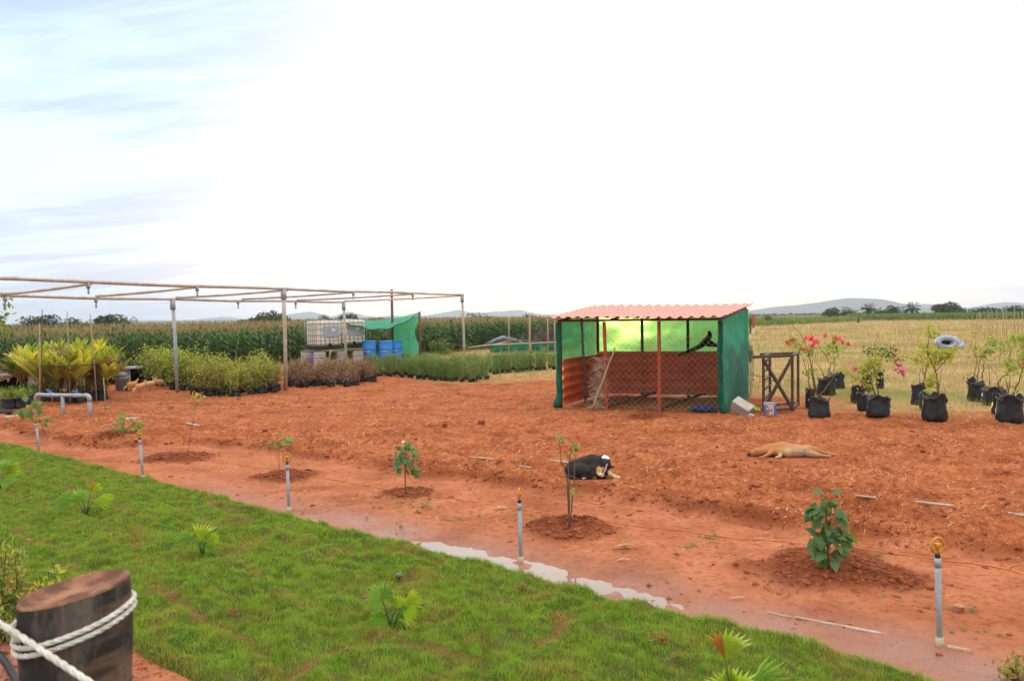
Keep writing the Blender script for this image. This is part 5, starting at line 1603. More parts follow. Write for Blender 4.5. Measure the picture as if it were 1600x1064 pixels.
# ================================================================== PLANTS
M['stem_green'] = plain('green_stem', (.10, .12, .04), .7, .3, 9)
M['stem_brown'] = plain('brown_stem', (.20, .12, .075), .85, .35, 12)
M['leaf_lime'] = foliage('lime_leaf', (.26, .36, .04), (.42, .46, .07), .55)
M['leaf_mid'] = foliage('mid_leaf', (.10, .20, .035), (.19, .28, .05), .45)
M['leaf_bright'] = foliage('bright_leaf', (.17, .30, .045), (.26, .38, .06), .55)  # lighter green than the mid leaf, for the bougainvilleas
M['leaf_deep'] = foliage('deep_leaf', (.055, .145, .028), (.10, .20, .04), .4, gloss=.05)
M['leaf_yellow'] = foliage('yellow_leaf', (.42, .36, .06), (.34, .34, .06), .5)
M['leaf_brown'] = foliage('dry_leaf', (.36, .20, .09), (.26, .14, .07), .3)
M['leaf_pinkbrown'] = foliage('dead_leaf', (.30, .17, .10), (.38, .24, .13), .3)
M['palm_frond'] = foliage('areca_leaf', (.14, .26, .03), (.36, .40, .045), .5)
M['palm_frond_y'] = foliage('areca_yellow_leaf', (.58, .52, .07), (.46, .46, .06), .5)
M['fan'] = foliage('fan_leaf', (.24, .43, .09), (.44, .60, .18), .55, rough=.4, gloss=.06, objvar=.15)
M['fan_y'] = foliage('fan_lime_leaf', (.38, .54, .06), (.56, .66, .10), .6, rough=.4, gloss=.04, objvar=.15)
M['fan_dry'] = foliage('fan_dry_leaf', (.72, .36, .09), (.60, .28, .07), .4)
M['casu'] = foliage('needle_leaf', (.08, .19, .045), (.17, .26, .07), .4)
M['casu_tip'] = foliage('needle_dry', (.26, .22, .08), (.20, .20, .06), .4)
M['flower_pink'] = foliage('pink_bract', (.74, .06, .20), (.80, .12, .22), .5, objvar=.1)
M['flower_magenta'] = foliage('magenta_bract', (.66, .04, .30), (.72, .10, .36), .5, objvar=.1)
M['flower_cream'] = foliage('cream_petal', (.75, .70, .45), (.8, .78, .6), .4)
M['flower_red'] = foliage('red_petal', (.60, .03, .02), (.7, .05, .03), .4)

def bag_mesh(r, h, seed, fold=.25, n=22):
    """crumpled black poly bag: creased sides, slack folded rim, soil inside"""
    rr = random.Random(seed); mb = MB(); ph = [rr.uniform(0, 6.28) for _ in range(8)]
    big = r > .09
    if big: n = 30
    base = [(.86, 0), (.97, .025), (1.04, .12), (1.05, .25), (1.03, .38), (1.0, .5), (.97, .62), (.95, .74), (.95, .85)] if big else [(.90, 0), (1.0, .04), (1.05, .3), (.98, .65), (.96, .85)]
    rim = [(1.0, .95), (1.05, 1.0), (1.0, 1.02), (.92, .97), (.86, .88), (.05, .88)]
    rows = base + rim; nb = len(base)
    lx, ly = rr.uniform(-.10, .10) * r * (1 if big else .3), rr.uniform(-.08, .08) * r
    vs = []
    for i, (q, z) in enumerate(rows):
        for k in range(n):
            a = 2 * PI * k / n
            cr = 1 + .06 * math.sin(2 * a + ph[0]) + .05 * math.sin(3 * a + ph[1] + z * 3) + .035 * math.sin(7 * a + ph[2] + z * 6) + .022 * rr.uniform(-1, 1)
            if big: cr += .045 * float(fbm(np.array([a * 2.2 + seed]), np.array([z * 6.0 + seed * .3]), 3, 900 + seed % 50)[0]) * 2 + .03 * math.sin(z * 26 + 2.5 * math.sin(a * 2 + ph[3])) * (0 < z < .9)
            top = fold * h * (.32 * math.sin(2 * a + ph[2]) + .34 * math.sin(3 * a + ph[3]) + .20 * math.sin(5 * a + ph[4]) + .12 * math.sin(9 * a + ph[5])) * max(0, (z - .55) / .45) * (1 if i < len(rows) - 2 else .15)
            if i >= nb and i < len(rows) - 2: cr += .07 * math.sin(5 * a + ph[6]) + .05 * math.sin(8 * a + ph[7])
            vs.append((r * q * cr * math.cos(a) + lx * z, r * q * cr * math.sin(a) * .92 + ly * z, max(0, h * z + top - (.04 * h if i == len(rows) - 1 else 0))))
    fs = [(i * n + k, i * n + (k + 1) % n, (i + 1) * n + (k + 1) % n, (i + 1) * n + k) for i in range(len(rows) - 1) for k in range(n)]
    fs.append(tuple(range(n - 1, -1, -1))); fs.append(tuple((len(rows) - 1) * n + k for k in range(n)))
    mb.add(vs, fs); mb.m[-1] = 1
    for k in range(n): mb.m[(len(rows) - 2) * n + k] = 1
    return mb
def rvec(rr, up=0): return Vector((rr.gauss(0, 1), rr.gauss(0, 1), rr.gauss(0, 1) + up))

def bagged(name, label, cat, group, seed, bag, stem_mb, fol_mb, fol_mats, stem_mat, loc=(0, 0, 0)):
    t = thing(name, label, cat, loc, 0, group)
    link('grow_bag', bag.mesh('grow_bag', [M['black_bag'], M['pot_soil']]), t)
    if stem_mb: stem_mb.build('stem', stem_mat, t)
    fol_mb.build('foliage', fol_mats, t)
    return t

# ---- green and yellowish bagged bushes
def bush_proto(seed, h, w, nleaf, mats, leaf, bagr=.095, bagh=.18, bare=0.0, group='bagged bushes under the pipe pergola', label='', name='bagged_bush'):
    rr = random.Random(seed); st = MB(); fo = MB()
    tips = []
    for k in range(rr.randint(3, 5)):
        a = rr.uniform(0, 6.28); q = Vector((rr.gauss(0, .02), rr.gauss(0, .02), bagh * .9)); pts = [q.copy()]
        d = Vector((math.cos(a) * .25, math.sin(a) * .25, 1)).normalized(); hh = (h - bagh) * rr.uniform(.75, 1.02)
        for s in range(6):
            q = q + d * hh / 6; pts.append(q.copy()); d = (d + rvec(rr) * .13 + Vector((0, 0, .06))).normalized()
        st.tube(pts, [.011 - .0014 * i for i in range(7)], 4, 0, False)
        for i in range(1, 7):
            for j in range(rr.randint(1, 3)):
                e = rvec(rr, .4).normalized(); L = w * rr.uniform(.2, .5); st.tube([pts[i], pts[i] + e * L], [.004, .002], 3, 0, False)
                for u in range(5): tips.append(pts[i] + e * L * (u + 1) / 5)
            tips.append(pts[i])
    for i in range(nleaf):
        p = rr.choice(tips) + rvec(rr) * .035
        m = 0 if rr.random() < .62 else (1 if rr.random() < .7 else 2)
        fo.leaf(p, rvec(rr, .35), rvec(rr, 1.2), leaf * rr.uniform(.6, 1.3), leaf * rr.uniform(.4, .65), m)
    return bagged(name, label, 'plant', group, seed, bag_mesh(bagr, bagh, seed, .15, 14), st, fo, mats, M['stem_brown'])
def place_bed(protos, pts, group, spread=True):
    Z_ = H_full(np.array([q[0] for q in pts]), np.array([q[1] for q in pts]))
    used = set()
    for i, (x, y) in enumerate(pts):
        pr = random.randrange(len(protos)); o = protos[pr]
        s = random.choice((random.uniform(.62, .95), random.uniform(.9, 1.22), random.uniform(.9, 1.1))) if spread else random.uniform(.8, 1.18); z = float(Z_[i])
        if spread and random.random() < .10: continue
        if pr not in used:
            used.add(pr); o.location = (x, y, z); o.rotation_euler = (0, 0, random.uniform(0, 6.28)); o.scale = (s, s, s)
        else: dup(o, (x, y, z), random.uniform(0, 6.28), scale=s)
    for k, o in enumerate(protos):
        if k not in used:
            for c in list(o.children): bpy.data.objects.remove(c)
            bpy.data.objects.remove(o)
def bed(front, rows, spacing, rowgap, jit=.05):
    """points of a bed: front = list of (px, py) ground points along the front edge, left to right; rows go away from the viewer"""
    W_ = [G(*q) for q in front]; out = []
    for r in range(rows):
        for i in range(len(W_) - 1):
            a, b = W_[i], W_[i + 1]; n = max(1, int(round((b - a).length / spacing)))
            for k in range(n):
                p = a.lerp(b, (k + .5 * (r % 2)) / n); back = Vector((p.x * .035, 1, 0)).normalized()
                p = p + back * r * rowgap
                out.append((p.x + random.gauss(0, jit), p.y + random.gauss(0, jit)))
    return out
GB = 'bagged bushes under the pipe pergola'
protos = [bush_proto(800 + i, .98, .66, 260, [M['leaf_lime'], M['leaf_mid'], M['leaf_yellow']], .075, label='leafy light green bush in a black grow bag under the pipe pergola') for i in range(4)]
place_bed(protos, bed([(236, 601), (268, 607), (306, 613)], 6, .34, .42, .13), GB)
GB2 = 'yellowish bagged bushes at the front of the bed'
protos = [bush_proto(820 + i, .84, .60, 220, [M['leaf_lime'], M['leaf_yellow'], M['leaf_brown']], .065, group=GB2, label='yellowish green bush in a black grow bag in the middle bed') for i in range(4)]
place_bed(protos, bed([(312, 619), (345, 620.5), (380, 619), (406, 617), (416, 612)], 7, .24, .36, .10), GB2)
protos = [bush_proto(830 + i, .78, .35, 60, [M['leaf_lime'], M['leaf_mid'], M['leaf_brown']], .06, group='sparse bushes by the near pipe post', label='sparse young bush in a black grow bag beside the near pipe post') for i in range(2)]
place_bed(protos, bed([(404, 613), (436, 615)], 3, .28, .4), '')
GB3 = 'withered brown bagged plants'
protos = [bush_proto(840 + i, .62, .55, 170, [M['leaf_pinkbrown'], M['leaf_brown'], M['leaf_mid'] if i % 2 else M['leaf_pinkbrown']], .055, .115, .19, group=GB3, label='withered brown plant in a black grow bag right of the near pipe post') for i in range(4)]
place_bed(protos, bed([(456, 603), (480, 606), (510, 606), (545, 604), (578, 599)], 7, .28, .42, .11), GB3)
# ---- fine needle-leaved seedlings
def casu_proto(seed, dry):
    rr = random.Random(seed); st = MB(); fo = MB(); bh = .11
    h = rr.uniform(.44, .60)
    q = Vector((0, 0, bh * .9)); pts = [q.copy()]; d = Vector((rr.gauss(0, .08), rr.gauss(0, .08), 1)).normalized()
    for s in range(6): q = q + d * (h - bh) / 6; pts.append(q.copy()); d = (d + rvec(rr) * .07).normalized()
    st.tube(pts, [.006, .006, .005, .004, .004, .003, .002], 4, 0, False)
    for i in range(0, 7):
        for k in range(12):
            e = Vector((rr.gauss(0, .75), rr.gauss(0, .75), 1)).normalized(); L = rr.uniform(.12, .24); b_ = pts[i] + rvec(rr) * .012
            side = e.cross(rvec(rr)).normalized()
            fo.strip([b_, b_ + e * L * .6, b_ + e * L + Vector((e.x, e.y, -.3)) * .03], [.010, .011, .003], side, 1 if rr.random() < dry else 0)
    return bagged('bagged_seedling', 'fine needle leaved green seedling in a small black grow bag', 'seedling', 'needle leaved seedlings in a long bed', seed, bag_mesh(.065, bh, seed, .1, 10), st, fo, [M['casu'], M['casu_tip']], M['stem_green'])
protos = [casu_proto(860 + i, .12) for i in range(4)] + [casu_proto(866 + i, .5) for i in range(2)]
pts_c = bed([(582, 589), (640, 590)], 8, .25, .42, .10) + bed([(640, 590), (690, 596), (720, 598), (762, 595.5)], 8, .23, .38, .10) + bed([(766, 585), (800, 582), (868, 577)], 5, .23, .45, .10)
random.shuffle(pts_c)
place_bed(protos, pts_c[:296], '', False)
# ---- areca palms
def frond(mb, base, az, el, L, n, droop, ll, lw, mi, rr, rach=1):
    d = Vector((math.cos(az) * math.cos(el), math.sin(az) * math.cos(el), math.sin(el))); q = Vector(base); pts = [q.copy()]
    for s in range(9):
        q = q + d * L / 9; pts.append(q.copy()); d = (d + Vector((0, 0, -droop * (.4 + .15 * s)))).normalized()
    mb.tube(pts, [.010 - .0009 * i for i in range(10)], 4, rach, False)
    for i in range(n):
        t = .28 + .72 * (i + .5) / n; k = min(8, int(t * 9)); f = t * 9 - k; p = pts[k].lerp(pts[min(9, k + 1)], min(1, f)); dd = (pts[min(9, k + 1)] - pts[k]).normalized()
        sd = dd.cross(Vector((0, 0, 1))); sd = sd.normalized() if sd.length > .05 else Vector((1, 0, 0)); upv = sd.cross(dd)
        for sg in (-1, 1):
            e = (sd * sg * (.75 - .35 * t) + dd * .75 + upv * .32 + rvec(rr) * .07).normalized(); l = ll * (1 - .45 * abs(t - .55)) * rr.uniform(.85, 1.1)
            side = e.cross(upv).normalized()
            m1 = p + e * l * .5; tip = p + e * l + Vector((0, 0, -.12 * l))
            mb.strip([p, m1, tip], [lw * .5, lw, lw * .12], (side + upv * .3).normalized(), mi if rr.random() < .95 else 2)
def areca(px, py, h, seed, label, tilt=0, mats=0, dry=0.1):
    p = GG(px, py); rr = random.Random(seed); fo = MB(); st = MB(); bh = .26
    nst = 3
    for s in range(nst):
        a = rr.uniform(0, 6.28); b0 = Vector((rr.gauss(0, .05), rr.gauss(0, .05), bh)); th = h * rr.uniform(.10, .24)
        b1 = b0 + Vector((math.cos(a) * .07 + tilt * .12, math.sin(a) * .07, th)); st.tube([b0, b0.lerp(b1, .5), b1], [.024, .02, .015], 6)
        for k in range(7):
            az = 2 * PI * k / 7 + rr.uniform(-.4, .4); el = rr.uniform(.70, 1.50)
            if tilt: az = az * .5 + (PI if tilt < 0 else 0)
            L = (h - bh - th) * rr.uniform(.62, 1.02) / max(.75, math.sin(el)) * .90
            isdry = rr.random() < dry
            frond(fo, b1.lerp(b0, rr.uniform(0, .6)), az, el, L, 15, .045 if not isdry else .17, .40, .046, 2 if isdry else (0 if rr.random() < .6 else 1), rr, 3)
    for k in range(rr.randint(2, 4)):
        a = rr.uniform(0, 6.28); b0 = Vector((0, 0, rr.uniform(.35, .75))); fo_e = Vector((math.cos(a), math.sin(a), -.3))
        for j in range(5): fo.leaf(b0, fo_e + rvec(rr) * .35, (0, 0, 1), rr.uniform(.2, .42), .05, 2, .3, .5)
    t = thing('areca_palm', label, 'potted palm', p, 0, 'areca palms in black bags')
    link('grow_bag', bag_mesh(.13, bh, seed, .12, 16).mesh('grow_bag', [M['black_bag'], M['pot_soil']]), t)
    st.build('stem', M['stem_green'], t); fo.build('fronds', [M['palm_frond'], M['palm_frond_y'], M['leaf_brown'], M['leaf_lime']], t)
AR = [(38, 618, 1.15, 'areca palm at the left end of the clump with fronds arching left', -1), (72, 627, 1.32, 'areca palm at the front beside the tallest bamboo stake', 0), (92, 629, 1.40, 'areca palm behind the left blue valve, second along the front row', 0), (110, 630, 1.36, 'areca palm in the middle of the front row above the pipe frame', 0),
      (128, 629, 1.42, 'areca palm at the right valve of the pipe frame with yellowing tips', 0), (146, 627, 1.46, 'areca palm near the right end of the front row, with brown hanging leaves', 0), (160, 625, 1.32, 'rightmost areca palm of the clump, driest and browning', 0),
      (62, 616, 1.55, 'tall areca palm in the second row behind the tallest bamboo stake', 0), (86, 617, 1.60, 'tall areca palm in the second row between two stakes', 0), (112, 617, 1.62, 'tall areca palm in the second row at the middle bamboo stake', 0), (136, 616, 1.68, 'tallest areca palm, lime coloured, left of the leaning right stake', 0), (154, 615, 1.6, 'tall golden tipped areca palm at the back right of the clump', 0)]
for i, (px, py, h, lb, tl) in enumerate(AR): areca(px, py, h * .98, 900 + i, lb, tl, dry=.28 if i in (5, 6, 2) else .10)
mb = MB(); a_, b_ = AT(62, 572, 18.6), AT(160, 568, 18.6); mb.tube([a_, a_.lerp(b_, .5) - Vector((0, 0, .03)), b_], .012, 5); tag(mb.build('tie_line', M['black_plastic']), 'black line tied across the areca palms', 'line')
# ---- small potted crotons at the left edge
def croton(px, py, r, h, seed, label, mats):
    p = GG(px, py); rr = random.Random(seed); fo = MB(); t = thing('potted_croton', label, 'potted plant', p, 0, 'small potted plants at the left edge')
    link('grow_bag', bag_mesh(.15, .26, seed, .08, 16).mesh('grow_bag', [M['black_bag'], M['pot_soil']]), t)
    for i in range(110):
        d = rvec(rr, .8).normalized(); b = Vector((0, 0, .28)) + d * rr.uniform(.05, r); b.z = .26 + abs(b.z - .26) * h / r * .6
        fo.leaf(b, d + Vector((0, 0, .35)), rvec(rr, 1), rr.uniform(.08, .16), rr.uniform(.03, .05), 0 if rr.random() < .75 else 1)
    fo.build('foliage', mats, t)
croton(12, 641, .26, .36, 41, 'low yellow green potted plant at the very left edge', [M['leaf_mid'], M['leaf_yellow']])
croton(30, 640, .25, .34, 42, 'low bushy potted plant, second from the left edge', [M['leaf_mid'], M['leaf_lime']])
croton(50, 632, .26, .34, 43, 'ferny green potted plant left of the pipe frame', [M['leaf_deep'], M['leaf_mid']])
# hanging branch of a tree that stands just outside on the left
def side_tree():
    D = 14.0; p = B(-70, D); t = thing('tree', 'broad leaved tree at the left edge with yellow green leaves entering the view', 'tree', p)
    tm = MB(); tm.tube([(0, 0, -.1), (.05, 0, 1.2), (0, .1, 2.6)], [.09, .07, .04], 8); rr = random.Random(5); fo = MB()
    for k in range(9):
        a = rr.uniform(0, 6.28); b0 = Vector((.02, .03, rr.uniform(1.4, 2.4))); e = b0 + Vector((math.cos(a) * .62, math.sin(a) * .62, rr.uniform(.1, .35)))
        tm.tube([b0, e], [.02, .008], 5)
        for i in range(60):
            q = b0.lerp(e, rr.uniform(.3, 1.05)) + rvec(rr) * .10; fo.leaf(q, rvec(rr, .1), rvec(rr, 1), rr.uniform(.09, .16), rr.uniform(.05, .08), 0 if rr.random() < .8 else 1)
    e = AT(2, 500, D) - p
    tm.tube([(0, 0, 1.7), e], [.02, .008], 5)
    for i in range(110):
        q = Vector((0, 0, 1.9)).lerp(e, rr.uniform(.55, 1.05)) + rvec(rr) * .11; fo.leaf(q, rvec(rr, .1), rvec(rr, 1), rr.uniform(.08, .15), rr.uniform(.05, .08), 0 if rr.random() < .75 else 1)
    tm.build('trunk', M['bark'], t); fo.build('crown', [M['leaf_mid'], M['leaf_lime']], t)
side_tree()

# ---- potted bougainvilleas, surveyed branch by branch
def bougain(label, px, py, wpx, hpx, canes, leaves, flowers, seed, lm='leaf_bright', fm='flower_pink', bagonly=False, lean=0):
    p = GG(px, py); D = p.y; rr = random.Random(seed); s = D / F
    t = thing('potted_bougainvillea' if not bagonly else 'potted_stump', label, 'potted plant', p, 0, 'black grow bags along the field edge')
    r, h = wpx * s / 2 / 1.04, hpx * s
    link('grow_bag', bag_mesh(r, h, seed, .22).mesh('grow_bag', [M['black_bag'], M['pot_soil']]), t)
    def loc(q, dy=0.0): v = AT(q[0], q[1], D + dy) - p; return v
    st = MB(); ends = []
    for ci, c in enumerate(canes):
        r0 = c[0]; q = c[1:]; dys = rr.uniform(-.18, .18); pts = []
        for i in range(len(q)): pts.append(loc(q[i], dys * i / max(1, len(q) - 1)))
        fine = []
        for i in range(len(pts) - 1):
            for k in range(4):
                u = pts[i].lerp(pts[i + 1], k / 4); fine.append(u + rvec(rr) * .008)
        fine.append(pts[-1]); n = len(fine)
        st.tube(fine, [r0 * (1 - .7 * i / (n - 1)) for i in range(n)], 6)
        ends.append(fine)
    if canes: st.build('stem', M['stem_brown'], t)
    def nearest(v):
        best = None
        for f in ends:
            for w in f:
                dd = (w - v).length
                if best is None or dd < best[0]: best = (dd, w)
        return best[1] if best else v
    fo = MB(); tw = MB()
    for (lx, ly, rp, n) in leaves:
        c = loc((lx, ly), rr.uniform(-.1, .1)); rad = rp * s
        tw.tube([nearest(c), c], [.004, .002], 4, 0, False)
        for i in range(int(n * 1.0)):
            v = c + Vector((rr.gauss(0, .55), rr.gauss(0, .55), rr.gauss(0, .46))) * rad
            m = 0 if rr.random() < .6 else 1
            L = rr.uniform(.055, .105); fo.leaf(v, rvec(rr, -.1), rvec(rr, 1.0), L, L * rr.uniform(.55, .75), m, .2, .15)
    if leaves: tw.build('twigs', M['stem_brown'], t); fo.build('foliage', [M[lm], M['leaf_lime'] if lm != 'leaf_lime' else M['leaf_yellow']], t)
    if flowers:
        fl = MB()
        for (lx, ly, rp, n) in flowers:
            c = loc((lx, ly), rr.uniform(-.1, .1)); rad = rp * s
            for i in range(n):
                v = c + rvec(rr).normalized() * rad * rr.uniform(.1, .8); d0 = rvec(rr, .3).normalized()
                for k in range(3):
                    a = 2 * PI * k / 3; x = d0.cross(Vector((.3, .8, .2))).normalized(); y = d0.cross(x)
                    fl.leaf(v, d0 * .7 + x * math.cos(a) + y * math.sin(a), d0, rr.uniform(.04, .06), .042, 0, .3)
        fl.build('flowers', M[fm], t)['kind'] = 'stuff'
    return t
bougain('pink flowering bougainvillea in a torn black bag, nearest the steel stand', 1280, 651, 31, 31,
        [(.012, (1268, 616), (1262, 590), (1255, 560), (1244, 540)), (.014, (1274, 614), (1270, 580), (1262, 550), (1258, 538), (1248, 520), (1236, 506)), (.010, (1272, 614), (1268, 585), (1270, 560), (1268, 545)), (.011, (1276, 616), (1271, 590), (1264, 572), (1258, 560)), (.014, (1278, 620), (1292, 605), (1302, 590), (1310, 578)), (.010, (1280, 622), (1270, 612), (1263, 600))],
        [(1240, 536, 9, 24), (1262, 548, 11, 26), (1270, 553, 9, 20), (1258, 584, 6, 16), (1266, 580, 7, 14), (1236, 530, 5, 10), (1250, 541, 8, 18)], [(1229, 536, 6, 12), (1239, 531, 5, 10), (1267, 528, 7, 14), (1274, 534, 6, 12), (1268, 541, 5, 9), (1257, 546, 5, 6), (1260, 529, 3, 5)], 11)
bougain('empty black bag tucked behind the left side of the nearest pink bougainvillea', 1266, 637, 14, 28, [], [], [], 12, bagonly=True)
bougain('pink flowering bougainvillea in the second bag of the left row, with arching canes', 1291, 617, 27, 26,
        [(.013, (1288, 590), (1282, 575), (1272, 563)), (.011, (1293, 588), (1297, 570), (1290, 556), (1282, 545), (1279, 538), (1288, 524)), (.010, (1295, 590), (1298, 570), (1306, 558), (1312, 553)), (.010, (1303, 590), (1303, 560), (1301, 545))],
        [(1300, 548, 11, 44), (1308, 546, 9, 30), (1296, 540, 9, 26), (1304, 533, 7, 20), (1303, 568, 5, 12), (1290, 553, 6, 14)], [(1289, 524, 6, 11), (1303, 527, 4, 8), (1309, 529, 6, 12), (1301, 534, 4, 6), (1316, 535, 5, 9), (1325, 538, 5, 10), (1295, 553, 4, 6)], 13)
bougain('black bag at the back of the left row with bare soil', 1309, 607, 21, 23, [(.008, (1304, 586), (1312, 576), (1320, 570))], [], [], 14, bagonly=True)
bougain('magenta flowering bougainvillea in the front bag of the second row', 1372, 652, 36, 30,
        [(.018, (1368, 622), (1362, 600), (1360, 580)), (.016, (1370, 624), (1371, 600), (1367, 585)), (.007, (1362, 610), (1345, 595), (1334, 590))],
        [(1353, 572, 9, 46), (1362, 568, 10, 52), (1371, 567, 8, 40), (1346, 578, 6, 20), (1356, 580, 8, 28), (1359, 602, 6, 16), (1366, 590, 6, 18), (1372, 580, 5, 12), (1340, 590, 6, 14), (1334, 597, 6, 12), (1349, 597, 6, 14), (1321, 579, 5, 8)], [(1336, 577, 4, 6)], 15, 'leaf_lime', 'flower_magenta')
bougain('small black bag tucked left of the front bag in the second row', 1349, 641, 18, 27, [], [], [], 16, bagonly=True)
bougain('black bag third back in the second row', 1341, 629, 20, 25, [(.012, (1345, 604), (1348, 590), (1352, 580))], [], [], 17, bagonly=True)
bougain('dark leaved bougainvillea trailing magenta flowers to the right, at the back of the second row', 1355, 611, 16, 26,
        [(.012, (1355, 586), (1360, 565), (1366, 548), (1368, 536), (1369, 519)), (.007, (1366, 548), (1372, 535), (1380, 528)), (.006, (1368, 545), (1380, 535), (1395, 527)), (.010, (1360, 565), (1380, 555), (1395, 560), (1405, 578), (1414, 590))],
        [(1360, 548, 8, 28), (1370, 545, 10, 38), (1382, 545, 10, 38), (1392, 550, 9, 30), (1376, 556, 10, 40), (1388, 560, 9, 30), (1350, 547, 6, 12), (1400, 556, 7, 18), (1366, 560, 8, 22), (1408, 563, 5, 8), (1406, 580, 5, 8), (1396, 545, 6, 12)], [(1358, 560, 4, 6), (1400, 547, 4, 8), (1396, 554, 3, 5), (1387, 559, 3, 5), (1400, 564, 4, 8), (1402, 570, 5, 9), (1406, 571, 4, 7), (1408, 581, 6, 12), (1411, 586, 4, 7), (1400, 578, 3, 5)], 18, 'leaf_deep', 'flower_magenta')
bougain('narrow black bag at the right of the second row', 1375, 607, 12, 27, [], [], [], 19, bagonly=True)
bougain('lime leaved bougainvillea in the large front bag of the third row', 1460, 656, 38, 38,
        [(.020, (1466, 618), (1464, 590), (1460, 572), (1462, 556)), (.012, (1460, 575), (1452, 560), (1448, 545), (1452, 525), (1451, 512)), (.010, (1462, 580), (1475, 565), (1486, 552), (1497, 538), (1504, 528)), (.009, (1462, 570), (1470, 560), (1480, 556)), (.008, (1464, 615), (1470, 590), (1472, 575))],
        [(1451, 511, 4, 14), (1453, 520, 5, 16), (1464, 518, 5, 16), (1456, 527, 5, 14), (1445, 540, 7, 24), (1452, 550, 9, 40), (1462, 552, 8, 30), (1472, 550, 9, 36), (1483, 552, 8, 28), (1490, 545, 6, 16), (1455, 562, 9, 32), (1470, 565, 8, 26), (1452, 597, 8, 40), (1460, 590, 7, 26), (1440, 552, 6, 14), (1480, 562, 7, 20), (1462, 602, 5, 12)], [], 20, 'leaf_lime')
bougain('black bag right behind the large front bag of the third row with tufts of weed', 1449, 640, 23, 26, [], [(1449, 613, 7, 20)], [], 21, bagonly=True)
bougain('bougainvillea in the slanting black bag at the back of the third row', 1434, 632, 22, 30,
        [(.010, (1437, 600), (1437, 572)), (.016, (1443, 602), (1446, 580), (1450, 566), (1456, 562)), (.009, (1446, 590), (1440, 576), (1442, 566))],
        [(1432, 562, 8, 24), (1424, 560, 6, 14), (1440, 565, 8, 22), (1414, 557, 6, 14), (1436, 550, 6, 14), (1447, 570, 6, 16)], [], 22, 'leaf_lime')
bougain('black bag at the far left of the fourth row', 1518, 612, 13, 21, [(.016, (1520, 592), (1525, 570), (1527, 562))], [], [], 23, bagonly=True)
bougain('bougainvillea in the slanting bag of the fourth row with thin reaching canes', 1526, 627, 26, 28,
        [(.016, (1527, 600), (1528, 580), (1530, 565)), (.018, (1535, 590), (1536, 575), (1537, 562)), (.009, (1530, 568), (1534, 555), (1545, 547), (1560, 542)), (.008, (1528, 568), (1523, 552), (1524, 535), (1523, 522)), (.007, (1540, 562), (1550, 565), (1558, 556), (1574, 548)), (.006, (1527, 590), (1520, 582), (1506, 588), (1498, 600), (1475, 603))],
        [(1523, 520, 5, 12), (1545, 537, 8, 28), (1555, 535, 9, 34), (1537, 555, 7, 20), (1542, 548, 7, 20), (1575, 538, 8, 22), (1564, 545, 8, 20), (1527, 545, 6, 14), (1520, 541, 5, 12), (1522, 554, 5, 10), (1550, 549, 6, 14)], [], 24)
bougain('wide black bag in the middle of the fourth row', 1553, 633, 32, 26, [(.009, (1545, 606), (1546, 585), (1544, 570), (1556, 585), (1562, 605))], [], [], 25, bagonly=True)
bougain('plain black bag with a pale stick, behind the rightmost large bag', 1562, 648, 24, 29, [], [], [], 26, bagonly=True)
bougain('bougainvillea in the large crumpled bag at the right end of the rows', 1577, 661, 38, 40,
        [(.014, (1574, 620), (1572, 600), (1570, 588)), (.014, (1576, 620), (1577, 600), (1578, 585)), (.018, (1583, 618), (1590, 600), (1597, 580), (1602, 560)), (.014, (1568, 616), (1558, 600), (1566, 590), (1578, 580), (1592, 575)), (.008, (1597, 580), (1590, 565), (1575, 560))],
        [(1576, 564, 7, 20), (1590, 524, 9, 28), (1596, 535, 8, 24), (1600, 545, 8, 24), (1597, 560, 9, 28), (1604, 570, 9, 26), (1578, 577, 7, 18), (1592, 584, 6, 12), (1588, 607, 5, 8), (1570, 588, 5, 10), (1585, 530, 7, 20), (1606, 530, 9, 24)], [(1593, 530, 3, 3), (1599, 567, 3, 3)], 27)
a_ = GG(1553, 640); b_ = AT(1559, 615, a_.y); mb = MB(); mb.tube([(0, 0, 0), b_ - a_], [.022, .015], 6); tag(mb.build('wood_stick', M['bamboo'], None, True, a_), 'short pale stick leaning on a black bag at the right', 'stick')

